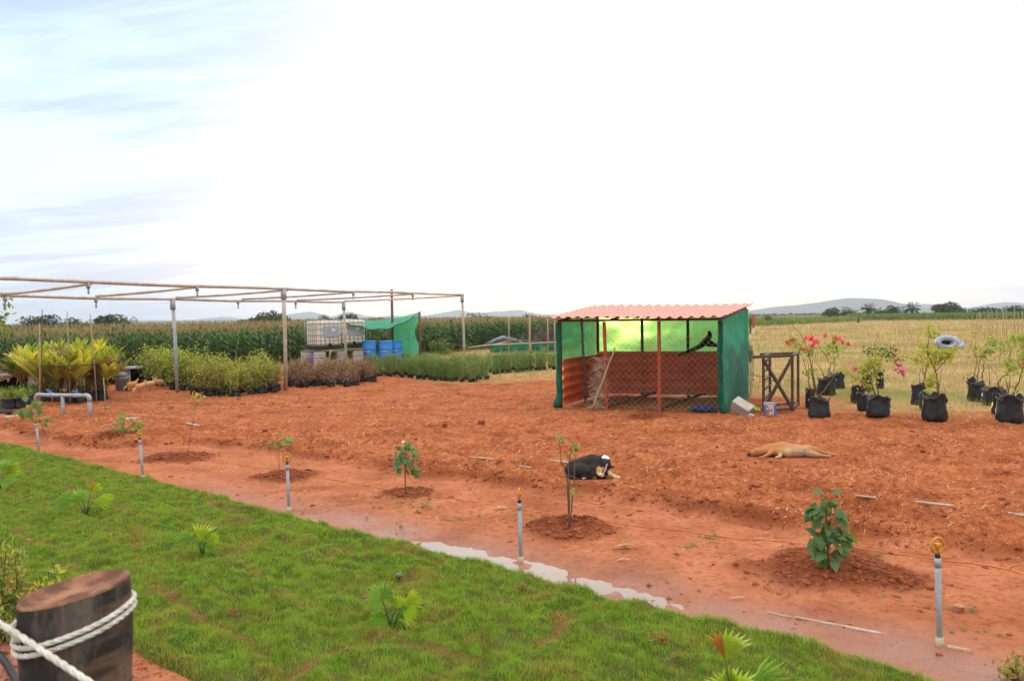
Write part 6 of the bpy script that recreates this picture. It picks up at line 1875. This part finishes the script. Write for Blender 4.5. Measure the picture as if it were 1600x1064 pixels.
# ---- saplings planted along the bare strip
def sapling(label, px, py, top, name, leaves, r0, lm, lsz, seed, flowers=(), stems=None, cat='sapling', fm='flower_red'):
    p = GG(px, py); D = p.y; s = D / F; rr = random.Random(seed)
    t = thing(name, label, cat, p, 0, 'saplings planted behind the sprinklers')
    loc = lambda q: AT(q[0], q[1], D) - p
    st = MB(); pts_all = []
    for path in (stems or [[(px, py), top]]):
        pts = [loc(q) for q in path]; pts[0].z -= .02; fine = []
        for i in range(len(pts) - 1):
            for k in range(5): fine.append(pts[i].lerp(pts[i + 1], k / 5) + Vector((rr.gauss(0, .003), rr.gauss(0, .003), 0)))
        fine.append(pts[-1]); n = len(fine); st.tube(fine, [r0 * (1 - .6 * i / n) for i in range(n)], 6); pts_all += fine
    fo = MB()
    for (lx, ly, rp, n, sz) in leaves:
        c = loc((lx, ly)); base = min(pts_all, key=lambda w: (w - c).length)
        if (base - c).length > .03: st.tube([base, c], [.004, .0025], 4)
        for i in range(int(n * 1.15 + .5)):
            v = c + rvec(rr) * rp * s * .5; d = (v - base); d = d.normalized() if d.length > .01 else rvec(rr)
            d = d + rvec(rr) * .5 + Vector((0, 0, -.35)); L = lsz * sz * rr.uniform(.75, 1.2)
            fo.leaf(v, d + Vector((0, 0, -.08)), Vector((rr.gauss(0, .4), -.7 + rr.gauss(0, .4), .8)), L * 1.15, L * .85, 0 if rr.random() < .8 else 1, .12, .25)
    st.build('stem', M['stem_brown'], t); fo.build('foliage', [M[lm], M['leaf_mid']], t)
    if flowers:
        fl = MB()
        for lx, ly, k in flowers:
            c = loc((lx, ly))
            for i in range(k):
                d = rvec(rr, .8).normalized(); fl.leaf(c, d, rvec(rr), .04, .03, 0)
        fl.build('flowers', M[fm], t)['kind'] = 'stuff'
sapling('bushy sapling with heart shaped dark leaves on the big soil mound', 1296, 886, (1288, 778), 'leafy_sapling',
        [(1288, 778, 8, 5, .8), (1300, 786, 10, 6, .9), (1282, 788, 9, 6, .9), (1296, 800, 12, 7, 1), (1278, 800, 8, 4, 1), (1318, 806, 6, 3, .95), (1272, 802, 5, 3, .9), (1284, 812, 10, 6, 1), (1308, 816, 10, 6, 1), (1296, 822, 10, 7, 1), (1284, 832, 9, 6, 1), (1310, 830, 9, 6, 1), (1300, 840, 11, 8, 1.1), (1280, 842, 8, 4, 1), (1306, 850, 8, 5, 1.1), (1318, 850, 6, 3, 1), (1288, 858, 9, 5, 1.25), (1292, 870, 6, 4, 1.3), (1275, 838, 5, 2, .9)], .011, 'leaf_deep', .088, 31)
sapling('slender sapling with a compact leafy top and cream flower', 634, 775, (633, 694), 'leafy_sapling',
        [(632, 698, 6, 6, .8), (640, 703, 6, 6, .9), (627, 706, 6, 6, .9), (634, 714, 8, 8, 1), (644, 712, 5, 4, 1), (626, 720, 6, 6, 1), (637, 724, 8, 8, 1), (630, 730, 6, 5, 1), (644, 733, 5, 4, 1.05)], .010, 'leaf_deep', .075, 32, [(631, 692, 6)], fm='flower_cream')
sapling('pair of thin bare stems in a ring of dug soil before the black dog', 889, 822, (893, 690), 'thin_sapling',
        [(872, 684, 5, 8, .7), (879, 686, 4, 6, .7), (897, 692, 4, 6, .7), (892, 704, 5, 8, .6), (900, 697, 3, 5, .7), (895, 764, 4, 6, .8)], .008, 'leaf_lime', .055, 33, [(901, 686, 4)], [[(889, 822), (890, 770), (888, 730), (892, 700), (897, 690)], [(890, 815), (896, 760), (899, 720), (898, 695)], [(889, 800), (886, 745), (877, 720), (874, 686)]])
sapling('low spreading sapling with round leaves beside the second sprinkler', 190, 690, (195, 655), 'leafy_sapling',
        [(197, 652, 5, 4, 1), (216, 659, 5, 4, 1), (206, 664, 4, 3, .8), (188, 668, 4, 3, .9), (193, 681, 5, 4, 1), (183, 674, 4, 3, .9), (212, 668, 4, 3, .8), (187, 660, 3, 2, .8)], .010, 'leaf_mid', .11, 34, (), [[(190, 690), (191, 670), (196, 652)], [(190, 690), (193, 675), (205, 664), (216, 659)]])
sapling('small sapling showing a few leaves above the round sprinkler head', 436, 752, (437, 690), 'thin_sapling', [(436, 691, 5, 3, 1), (447, 683, 3, 2, .9), (421, 698, 3, 2, .8), (424, 693, 3, 2, .7), (440, 686, 3, 2, .9)], .005, 'leaf_mid', .10, 35)
sapling('thin tall sapling with red flowers at the left dark soil mound', 293, 714, (309, 620), 'thin_sapling', [(304, 618, 4, 8, .7), (314, 619, 4, 8, .8), (309, 622, 4, 6, .7)], .006, 'leaf_lime', .06, 36, [(303, 613, 4), (315, 615, 5)], [[(293, 714), (296, 690), (304, 645), (309, 622)]])
sapling('leaning sapling with lance leaves behind the leftmost sprinkler', 74, 684, (48, 645), 'leafy_sapling', [(44, 640, 6, 7, 1), (52, 636, 5, 6, 1), (38, 644, 5, 4, 1), (60, 650, 5, 4, .8), (67, 660, 4, 3, .7), (72, 658, 3, 2, .7)], .008, 'leaf_mid', .15, 37, (), [[(74, 684), (66, 664), (52, 645), (47, 638)]])

# ---- fan palms in the turf
def fan_leaf(mb, hub, d, nrm, R_, span, n, cup, mi, rr, droop=.25, drymi=None, dryfrac=0):
    d = d.normalized(); side = d.cross(nrm).normalized(); nrm = side.cross(d); n = max(7, int(n * span / 1.5))
    def pt(a, r, up): return hub + (d * math.cos(a) + side * math.sin(a)) * r + nrm * up
    for i in range(n):
        a0 = -span + 2 * span * i / n; a1 = -span + 2 * span * (i + 1) / n; am = (a0 + a1) / 2
        L = R_ * (.80 + .20 * math.cos(am * .9)) * rr.uniform(.92, 1.05); rj = R_ * .52
        up = lambda a, r: -cup * (abs(a) / span) ** 2 * r * .5 + cup * .3 * r
        v0, vm, v1 = pt(a0, rj, up(a0, rj) - .11 * R_), pt(am, rj, up(am, rj) + .10 * R_), pt(a1, rj, up(a1, rj) - .11 * R_)
        tip = pt(am, L, up(am, L)) - Vector((0, 0, droop * (L - rj) + rr.uniform(0, .02)))
        h0 = pt(a0, R_ * .05, 0); h1 = pt(a1, R_ * .05, 0)
        m = drymi if (drymi is not None and i < n * dryfrac) else mi
        mb.add([hub, v0, vm, v1, tip], [(0, 1, 2), (0, 2, 3), (1, 4, 2), (2, 4, 3)], m)
def fan_palm(px, py, label, leaves, seed, on_lawn=True):
    """leaves: (hub px, hub py, toward dx, dz, dy, normal (x,y,z), R metres, span, material, dry fraction)"""
    p = LG(px, py) if on_lawn else GG(px, py); D = p.y; rr = random.Random(seed)
    t = thing('fan_palm', label, 'palm plant', p, 0, 'young fan palms in the turf')
    st = MB()
    for (hx, hy, dv, nv, R0, span, mi, dry) in leaves:
        hub = AT(hx, hy, D + rr.uniform(-.04, .04)) - p
        b0 = Vector((rr.gauss(0, .008), rr.gauss(0, .008), -.02)); mid = b0.lerp(hub, .5) + Vector((0, 0, .02))
        st.tube([b0, mid, hub], [.007, .005, .004], 5)
        mb = MB(); fan_leaf(mb, hub, Vector(dv), Vector(nv), R0, span, 17, .35, 0, rr, .25, 1 if dry else None, dry)
        mb.build('leaf', [M[mi], M['fan_dry']], t, False)
    st.build('stem', M['stem_green'], t)
fan_palm(612, 978, 'pale green fan palm with four open leaves in the middle of the turf', [
    (596, 934, (-.35, .2, .55), (-.1, -.55, .8), .135, 2.5, 'fan', 0), (611, 962, (-.30, -.35, -.55), (-.1, -.75, .65), .20, 1.7, 'fan', 0), (620, 950, (.15, .2, .75), (0, -.85, .5), .125, 1.1, 'fan_y', 0), (632, 944, (.8, .1, .55), (-.3, -.7, .6), .15, .7, 'fan_y', 0), (630, 958, (.7, -.2, .05), (.1, -.6, .8), .12, 1.1, 'fan_y', 0)], 51)
fan_palm(314, 868, 'fan palm with upright folded leaves left of centre in the turf', [
    (306, 842, (-.9, .1, .22), (.1, -.6, .8), .20, .55, 'fan', 0), (312, 845, (.25, .1, .9), (.5, -.8, .2), .21, .65, 'fan_y', 0), (322, 846, (.8, .1, .45), (0, -.7, .7), .15, .6, 'fan_y', 0), (318, 850, (.75, -.2, -.35), (.2, -.6, .8), .13, .6, 'fan', 0), (275, 868, (-.75, -.3, -.65), (.2, -.7, .7), .11, .35, 'fan', 0)], 52)
fan_palm(134, 805, 'dark fan palm with drooping leaves in the turf further left', [
    (118, 780, (-.9, .1, .1), (.1, -.6, .8), .25, 1.0, 'fan', 0), (130, 784, (-.3, .1, .4), (.1, -.6, .8), .20, 1.0, 'fan', 0), (146, 782, (.9, .1, .05), (0, -.6, .8), .23, .7, 'fan_y', 0), (142, 770, (.5, .3, .8), (0, -.8, .5), .17, .6, 'fan_y', .3)], 53)
fan_palm(4, 762, 'fan palm cut by the left edge of the view', [
    (6, 742, (.9, .1, .6), (.1, -.7, .7), .27, .5, 'fan_y', 0), (4, 738, (.2, .3, .7), (.1, -.8, .6), .22, .7, 'fan', 0), (2, 750, (.7, -.2, -.1), (0, -.6, .8), .20, .8, 'fan', 0), (-8, 744, (-.9, .1, .3), (0, -.6, .8), .24, .8, 'fan', 0)], 54)
fan_palm(1148, 1128, 'large fan palm with a half dry upright leaf at the bottom edge', [
    (1133, 1030, (.22, .10, .95), (.05, -1, .1), .195, .85, 'fan_y', .26), (1135, 1036, (.1, -.3, -.9), (.0, -.9, .3), .22, .55, 'fan_y', 0), (1172, 1075, (.75, .1, .42), (-.25, -.8, .5), .24, .55, 'fan', 0), (1140, 1085, (-.4, .1, .8), (0, -1, .2), .17, .9, 'fan_y', 0), (1152, 1090, (.3, .1, .8), (0, -1, .2), .19, .7, 'fan_y', 0)], 55)
# coir clumps and dry scraps on the turf
M['coir'] = foliage('coir', (.46, .24, .08), (.32, .16, .06), .2)
for i, (px, py, r, lb) in enumerate(((213, 861, .06, 'pale brown coir scrap on the turf left of the folded fan palm'), (64 + 0, 801, .0, ''), (817, 921, .05, 'round brown coir clump on the turf below the puddle'), (800, 917, .03, 'small brown tuft left of the round coir clump'), (873, 967, .05, 'brown coir scrap with red soil on the turf'), (208, 834, .03, 'little brown flake on the turf left of the folded palm'),
        (1030, 1002, .06, 'dark brown root clump on the turf near the bottom'), (576, 874, .03, 'brown dry flake at the top of the turf'), (672, 970, .03, 'dry brown leaf scrap right of the pale fan palm'), (362, 960, .04, 'brown dry tuft in the lower turf'), (1010, 890, .0, ''), (345, 832, .03, 'small dry scrap right of the folded fan palm'))):
    if r == 0: continue
    p = LG(px, py); mb = MB(); rr = random.Random(i)
    for k in range(70):
        b_ = Vector((rr.gauss(0, r * .5), rr.gauss(0, r * .4), abs(rr.gauss(.012, .01)))); mb.strip([b_, b_ + rvec(rr, .2) * r * .3, b_ + rvec(rr, -.1) * r * .5], [.005, .005, .002], rvec(rr).normalized())
    tag(mb.build('coir_clump', M['coir'], None, True, p), lb, 'coir scrap')
def leafscrap(px, py, L, label):
    p = GG(px, py); p.z += .015; mb = MB(); rr = random.Random(px)
    for k in range(3): mb.leaf(Vector((k * .03 - .03, 0, .004 * k)), (1, rr.uniform(-.5, .5), rr.uniform(-.05, .2)), (0, 0, 1), L, L * .35, 0, .3, .05)
    tag(mb.build('dry_leaf', M['coir_pale'], None, True, p), label, 'dry leaf')
M['coir_pale'] = foliage('pale_dry_leaf', (.58, .40, .20), (.48, .30, .15), .3)
leafscrap(772, 796, .13, 'pale dry leaf lying on the orange hose near the middle sprinkler'); leafscrap(962, 857, .15, 'pale crumpled dry leaf right of the dug ring'); leafscrap(968, 878, .07, 'small dry scrap below the crumpled pale leaf'); leafscrap(1146, 938, .06, 'tiny tan scrap in wet mud below the big mound'); leafscrap(340, 688, .16, 'pale heap of dry straw on the tilled soil at left')
# ---- foreground shrubs
def shrub(px, py, D, tops, label, seed, leafm, mats, n, leaf):
    p = B(px, D); p.z = H(p.x, p.y); rr = random.Random(seed); st = MB(); fo = MB()
    t = thing('golden_shrub', label, 'shrub', p)
    for (tx, ty) in tops:
        e = AT(tx, ty, D + rr.uniform(-.12, .12)) - p; b0 = Vector((rr.gauss(0, .03), rr.gauss(0, .03), -.02)); m_ = b0.lerp(e, .5) + Vector((rr.gauss(0, .02), rr.gauss(0, .02), .03))
        pts = [b0.lerp(m_, k / 5) for k in range(5)] + [m_.lerp(e, k / 5) for k in range(6)]
        st.tube(pts, [.006 - .0004 * i for i in range(11)], 4, 0, False)
        for i in range(n):
            k = rr.uniform(1.5, 10); q = pts[int(k)] + rvec(rr) * .028
            fo.leaf(q, rvec(rr, .6), rvec(rr, 1), leaf * rr.uniform(.6, 1.2), leaf * .5, 0 if rr.random() < .55 else 1)
    st.build('stem', M['stem_green'], t); fo.build('foliage', mats, t)
shrub(18, 948, 5.2, [(2, 835), (12, 826), (22, 840), (30, 862), (-12, 850), (36, 900), (14, 870), (4, 900), (26, 920), (-6, 890), (20, 955), (10, 940)], 'golden green shrub with fine leaves at the left edge behind the trunk post', 61, None, [M['leaf_mid'], M['leaf_yellow']], 85, .045)
shrub(72, 938, 4.6, [(84, 880), (76, 892), (62, 900), (54, 906), (88, 898), (66, 915)], 'small yellow sprig shrub just left above the trunk post', 62, None, [M['leaf_lime'], M['leaf_yellow']], 34, .05)
shrub(1596, 1075, 4.3, [(1590, 1034), (1578, 1042), (1570, 1052), (1600, 1036), (1612, 1040), (1584, 1050)], 'blurred dry yellow green tuft in the lower right corner', 63, None, [M['leaf_yellow'], M['leaf_brown']], 50, .045)
# ---- weedy bushes behind
def weedbush(px, D, top, w, label, seed, mat, n=420):
    p = BB(px, D); h = AT(px, top, D).z - p.z
    t = thing('weed_bush', label, 'bush', p, 0, 'weedy bushes beyond the beds')
    c = make_crown(w / F * D, h, n, .16, 12, seed); c.build('foliage', mat, t)
    s = MB(); rr = random.Random(seed)
    for k in range(6): s.tube([(0, 0, -.05), (rr.gauss(0, .2), rr.gauss(0, .2), h * .7)], [.02, .006], 4)
    s.build('stem', M['stem_green'], t)
weedbush(688, 43, 527, 44, 'pale green weedy bush right of the green canopy', 71, M['scrub_leaf'])
weedbush(668, 46, 523, 30, 'green weedy bush close to the short rusty pole', 72, M['scrub_leaf'])
weedbush(718, 47, 533, 34, 'low green weeds behind the last pipe post', 73, M['scrub_leaf'])
weedbush(790, 50, 528, 50, 'green weeds under the arched grey pipe', 74, M['scrub_leaf'])
weedbush(838, 49, 524, 40, 'tall green weeds behind the pond', 75, M['scrub_leaf'])
weedbush(1172, 33, 540, 10, 'thin green weed in dry grass right of the shed', 76, M['scrub_leaf'], 120)
def brushpile():
    p = BB(862, 48); t = thing('brush_pile', 'purple brown pile of dead branches behind the pond next to the shed', 'brush pile', p); rr = random.Random(8); mb = MB()
    for k in range(160):
        c = Vector((rr.gauss(0, .9), rr.gauss(0, .6), abs(rr.gauss(.55, .4)))); d = rvec(rr) * .5; d.z *= .4; mb.tube([c - d, c + rvec(rr) * .08, c + d], [.02, .016, .008], 4, 0, False)
    mb.build('branches', M['brush'], t)
M['brush'] = plain('dead_branch', (.16, .10, .10), .9, .3, 6)
brushpile()

# ================================================================== ANIMALS
def fused(name, blobs, voxel, smooth, mat, coat, parent=None, loc=None):
    """one continuous body grown from tapering limbs: blobs = [(p0, p1, r0, r1)] fused into a single skin"""
    mb = MB()
    for p0, p1, r0, r1 in blobs:
        p0, p1 = Vector(p0), Vector(p1); n = max(2, int((p1 - p0).length / (min(r0, r1) * .35)) + 1)
        for k in range(n):
            s = k / (n - 1); c = p0.lerp(p1, s); r = r0 + (r1 - r0) * s
            mb.lathe([(max(1e-4, r * math.sin(PI * j / 8)), -r * math.cos(PI * j / 8)) for j in range(9)], 12, c)
    me = mb.mesh(name, mat); o = bpy.data.objects.new('tmp', me); COL.objects.link(o)
    rm = o.modifiers.new('fuse', 'REMESH'); rm.mode = 'VOXEL'; rm.voxel_size = voxel
    sm = o.modifiers.new('soft', 'SMOOTH'); sm.iterations = smooth; sm.factor = .5
    dg = bpy.context.evaluated_depsgraph_get(); m2 = bpy.data.meshes.new_from_object(o.evaluated_get(dg)); m2.name = name
    bpy.data.objects.remove(o); bpy.data.meshes.remove(me)
    m2.materials.clear(); m2.materials.append(mat); m2.polygons.foreach_set('use_smooth', [True] * len(m2.polygons))
    at = m2.color_attributes.new('coat', 'FLOAT_COLOR', 'POINT')
    cols = []
    for v in m2.vertices: cols.extend((*coat(v.co), 1.0))
    at.data.foreach_set('color', cols)
    return link(name, m2, parent, loc)
def coat_mat(name, rough=.75):
    t = NT(name); a = t.n('ShaderNodeAttribute', attribute_name='coat'); p = t.pos()
    mpn = t.n('ShaderNodeMapping'); mpn.inputs['Scale'].default_value = (60, 160, 160); t.l(p, mpn.inputs[0])
    n = t.noise(mpn.outputs[0], 1.0, 3); n2 = t.noise(p, 14, 3)
    c = t.mix(t.math('MULTIPLY', t.ramp(n, .4, .7), .35), a.outputs['Color'], t.mix(1.0, a.outputs['Color'], (.6, .58, .55), 'MULTIPLY'))
    c = t.mix(t.math('MULTIPLY', t.ramp(n2, .5, .7), .07), c, (.30, .12, .06))
    return t.fin(t.pbsdf(c, rough, t.bump(n, .35, .006), .2))
M['coat'] = coat_mat('dog_coat')
def inell(v, c, r): return sum(((v[i] - c[i]) / r[i]) ** 2 for i in range(3)) < 1
# black, tan and white dog curled up: x to the right, y away, z up (metres)
def black_dog():
    p = GG(886, 748.5)
    sc = p.y / F / .008                       # 8 mm per photo pixel in the numbers below
    t = thing('black_dog', 'black dog with white collar patch and tan cheeks curled up asleep on the red soil', 'dog', p)
    B_ = [((.10, .16, .11), (.34, .20, .155), .105, .125), ((.34, .20, .155), (.43, .16, .15), .125, .11), ((.05, .12, .09), (.12, .14, .10), .075, .10),
          ((.17, .05, .095), (.24, .03, .085), .095, .085), ((.12, .06, .07), (.22, .02, .06), .075, .065),      # near thigh
          ((.24, .02, .05), (.34, .00, .035), .05, .032), ((.34, 0, .030), (.20, -.035, .025), .028, .022),       # folded hind leg and foot
          ((.36, .12, .10), (.42, .06, .09), .10, .085), ((.42, .06, .06), (.36, .0, .05), .06, .045),             # chest
          ((.43, .17, .17), (.49, .11, .20), .090, .075), ((.47, .13, .22), (.50, .08, .185), .062, .062),          # neck over the top
          ((.49, .05, .165), (.475, .04, .14), .073, .066), ((.475, .03, .125), (.435, -.02, .070), .052, .036), ((.435, -.02, .068), (.415, -.04, .052), .036, .030),   # head, muzzle tucked
          ((.50, .06, .07), (.55, -.01, .055), .042, .032), ((.55, -.01, .055), (.60, -.04, .028), .030, .022), ((.60, -.04, .027), (.645, -.05, .020), .023, .024),     # outstretched foreleg
          ((.40, .0, .035), (.47, -.02, .028), .030, .028),
          ((.05, .10, .05), (.02, .02, .03), .03, .02), ((.02, .02, .03), (.10, -.05, .022), .022, .018), ((.10, -.05, .02), (.20, -.07, .018), .018, .012)]
    def coat(v):
        x, y, z = v
        blk = (.020, .017, .016)
        if x > .515 and z < .10: return (.52, .33, .17) if x < .58 else (.60, .47, .32)
        if inell(v, (.495, .13, .235), (.07, .08, .045)) and x > .44: return (.72, .68, .62)
        if z < .030 and (.19 < x < .235 or .325 < x < .37) and y < .02: return (.58, .48, .40)
        if x > .37 and y < .07 and z < .19:
            if inell(v, (.425, -.02, .055), (.040, .07, .030)): return (.60, .52, .46)       # muzzle sides
            if inell(v, (.405, .0, .10), (.040, .09, .055)): return (.50, .27, .11)            # cheek
            if inell(v, (.452, -.02, .135), (.013, .06, .016)) or inell(v, (.487, -.02, .12), (.013, .06, .014)): return (.45, .24, .09)
            if abs((x - .475) - (z - .12) * .45) < .008 and z > .08: return (.55, .50, .47)
        return blk
    fused('body', [tuple(q) for q in B_], .0095, 5, M['coat'], coat, t)
    e = MB()  # ears
    def ear(b0, b1, tip, n, name):
        m = MB(); b0, b1, tip = Vector(b0), Vector(b1), Vector(tip); n = Vector(n) * .012
        mid = (b0 + b1) / 2
        m.add([b0, b1, tip, mid + n, b0.lerp(tip, .5) + n * .6, b1.lerp(tip, .5) + n * .6, mid - n * .5], [(0, 3, 4), (4, 3, 5), (3, 1, 5), (4, 5, 2), (0, 4, 6), (6, 5, 1), (4, 2, 6), (6, 2, 5)]); o = m.build(name, M['ear_dark'], t); sb = o.modifiers.new('s', 'SUBSURF'); sb.levels = sb.render_levels = 1
    ear((.515, .01, .195), (.54, .0, .115), (.65, -.01, .135), (0, -1, .3), 'ear')
    ear((.425, .02, .20), (.445, .06, .225), (.395, -.02, .235), (0, -1, .3), 'ear')
    m = MB(); m.lathe([(.004, -.010), (.011, -.004), (.012, .004), (.004, .010)], 10, (.408, -.066, .050)); m.build('nose', M['black_plastic'], t)
    for c in ((.446, -.022, .121), (.492, -.010, .118)):
        m = MB(); m.lathe([(.001, -.006), (.006, -.003), (.006, .003), (.001, .006)], 8, c); m.build('eye', M['black_plastic'], t)
    t.scale = (sc,) * 3
M['ear_dark'] = plain('ear_dark', (.022, .018, .016), .8)
black_dog()
# fawn dog lying on its side, belly towards the viewer, head to the left
def fawn_dog():
    p = GG(1168, 714); sc = p.y / F / .009
    t = thing('fawn_dog', 'fawn dog lying flat on its side asleep on the red soil, head to the left', 'dog', p)
    B_ = [((.05, .02, .045), (.14, .03, .065), .032, .060), ((.14, .03, .068), (.17, .04, .07), .064, .062), ((.17, .05, .065), (.33, .06, .075), .056, .078),       # muzzle, skull, neck
          ((.02, .015, .034), (.06, .02, .042), .024, .032),
          ((.33, .08, .085), (.52, .06, .10), .085, .105), ((.33, .02, .07), (.52, -.01, .075), .06, .08), ((.52, .03, .09), (.70, .0, .085), .105, .095), ((.70, -.01, .08), (.84, -.01, .080), .085, .085), ((.55, -.05, .06), (.72, -.06, .055), .07, .062),
          ((.36, .0, .085), (.27, -.08, .05), .040, .028), ((.27, -.08, .048), (.17, -.13, .022), .024, .017), ((.17, -.13, .022), (.12, -.145, .018), .018, .018),       # upper foreleg
          ((.44, -.05, .04), (.42, -.13, .028), .032, .024), ((.42, -.13, .026), (.35, -.17, .018), .022, .022),                                                       # lower foreleg
          ((.84, .0, .09), (.95, -.03, .085), .085, .058), ((.95, -.03, .08), (1.06, -.06, .055), .05, .028), ((1.06, -.06, .05), (1.16, -.07, .028), .024, .018), ((1.16, -.07, .027), (1.23, -.08, .022), .018, .018),   # upper hind leg
          ((.82, -.07, .05), (.95, -.12, .035), .055, .036), ((.95, -.12, .033), (1.05, -.13, .024), .030, .020), ((1.05, -.13, .022), (1.12, -.13, .019), .020, .018),   # lower hind leg
          ((.91, .05, .07), (1.02, .04, .04), .03, .018), ((1.02, .04, .036), (1.20, .0, .022), .017, .012), ((1.20, .0, .02), (1.36, -.02, .016), .012, .006)]
    def coat(v):
        x, y, z = v
        if x < .045: return (.05, .042, .04)
        if x < .11 and z < .05: return (.30, .21, .14)
        if .33 < x < .43 and y < -.10 and z < .06: return (.44, .32, .22)
        k = max(0, 1 - ((x - .73) / .16) ** 2) * max(0, min(1, (-.02 - y) / .05)) * max(0, min(1, (.125 - z) / .04))
        if k > 0: return tuple(a * (1 - k) + b * k for a, b in zip((.46, .25, .11), (.30, .20, .15)))
        kb = max(0, min(1, (x - .36) / .10)) * max(0, min(1, (.90 - x) / .10)) * max(0, min(1, (-.025 - y) / .05))
        if kb > 0: return tuple(a * (1 - kb) + b * kb for a, b in zip((.42, .170, .058), (.50, .30, .15)))
        if x > .86 and y < -.10: return (.42, .25, .12)
        return (.42, .170, .058)
    fused('body', B_, .0095, 5, M['coat'], coat, t)
    def ear(b0, b1, tip):
        m = MB(); b0, b1, tip = map(Vector, (b0, b1, tip)); n = Vector((0, -.006, .008))
        m.add([b0, b1, tip, (b0 + b1 + tip) / 3 + n, (b0 + b1 + tip) / 3 - n], [(0, 1, 3), (1, 2, 3), (2, 0, 3), (1, 0, 4), (2, 1, 4), (0, 2, 4)]); m.build('ear', M['ear_fawn'], t)
    ear((.15, .03, .13), (.20, .04, .13), (.235, .03, .105)); ear((.16, .08, .10), (.20, .09, .10), (.24, .10, .08))
    m = MB(); m.lathe([(.004, -.012), (.012, -.005), (.013, .004), (.004, .012)], 10, (.0, .012, .036)); m.build('nose', M['black_plastic'], t)
    m = MB(); m.lathe([(.001, -.004), (.008, 0), (.001, .004)], 8, (.105, -.022, .072)); m.build('eye', M['black_plastic'], t)
    for c in ((.60, -.118, .085), (.67, -.116, .075), (.74, -.110, .075)):
        m = MB(); m.lathe([(.001, -.007), (.006, -.003), (.006, .003), (.001, .007)], 7, c); m.build('teat', M['dark_teat'], t)
    t.scale = (sc,) * 3
M['ear_fawn'] = plain('ear_fawn', (.38, .16, .06), .8); M['dark_teat'] = plain('dark_teat', (.10, .06, .05), .8)
fawn_dog()
# hens pecking beside the bucket
M['hen_coat'] = coat_mat('hen_plumage')
def hen(px, py, rz, label, pecking, seed):
    p = GG(px, py); t = thing('hen', label, 'hen', p, rz, 'hens by the bucket')
    Bd = [((-.08, 0, .20), (.06, 0, .18), .080, .088), ((-.15, 0, .28), (-.08, 0, .21), .03, .07), ((-.19, 0, .35), (-.15, 0, .28), .02, .035)]
    if pecking: Bd += [((.10, 0, .16), (.19, 0, .10), .05, .032), ((.19, 0, .10), (.215, 0, .055), .030, .027)]; hd = Vector((.215, 0, .05)); bd = Vector((.012, 0, -.04))
    else: Bd += [((.09, 0, .18), (.14, 0, .27), .05, .032), ((.14, 0, .27), (.155, 0, .30), .030, .027)]; hd = Vector((.155, 0, .305)); bd = Vector((.045, 0, -.006))
    fused('body', Bd, .010, 4, M['hen_coat'], lambda v: ((.62, .27, .09) if seed < 3 else (.56, .34, .18)) if v[2] > .15 else (.66, .44, .26), t)
    m = MB(); m.lathe([(.009, 0), (.006, .5), (.001, 1)], 6); me_ = m; b = MB(); b.tube([hd + bd * .4, hd + bd * 1.1], [.009, .002], 6); b.build('beak', M['bamboo'], t)
    c = MB()
    for k in range(3): c.leaf(hd + Vector((-.012 + .012 * k, 0, .018)), (-.2, 0, 1), (0, 1, 0), .03, .018)
    c.build('comb', M['flower_red'], t)
    for y in (-.03, .03):
        l = MB(); l.tube([(0, y, .10), (.01, y, .05), (0, y, .0)], [.012, .007, .006], 6); l.tube([(0, y, .006), (.04, y, .003)], .004, 4); l.tube([(0, y, .006), (.03, y + .02, .003)], .004, 4); l.build('leg', M['bamboo'], t)
hen(206, 611, R_(215), 'pale orange hen nearest the grey bucket, head down pecking', True, 1)
hen(219, 614, R_(240), 'orange hen second from the bucket pecking towards the viewer', True, 2)
hen(234, 610, R_(200), 'broad pale hen third from the bucket pecking at the ground', True, 3)
hen(249, 607, R_(40), 'reddish hen furthest from the bucket at the edge of the bushes', True, 4)
if HAZE: build_haze()
bpy.context.view_layer.update()
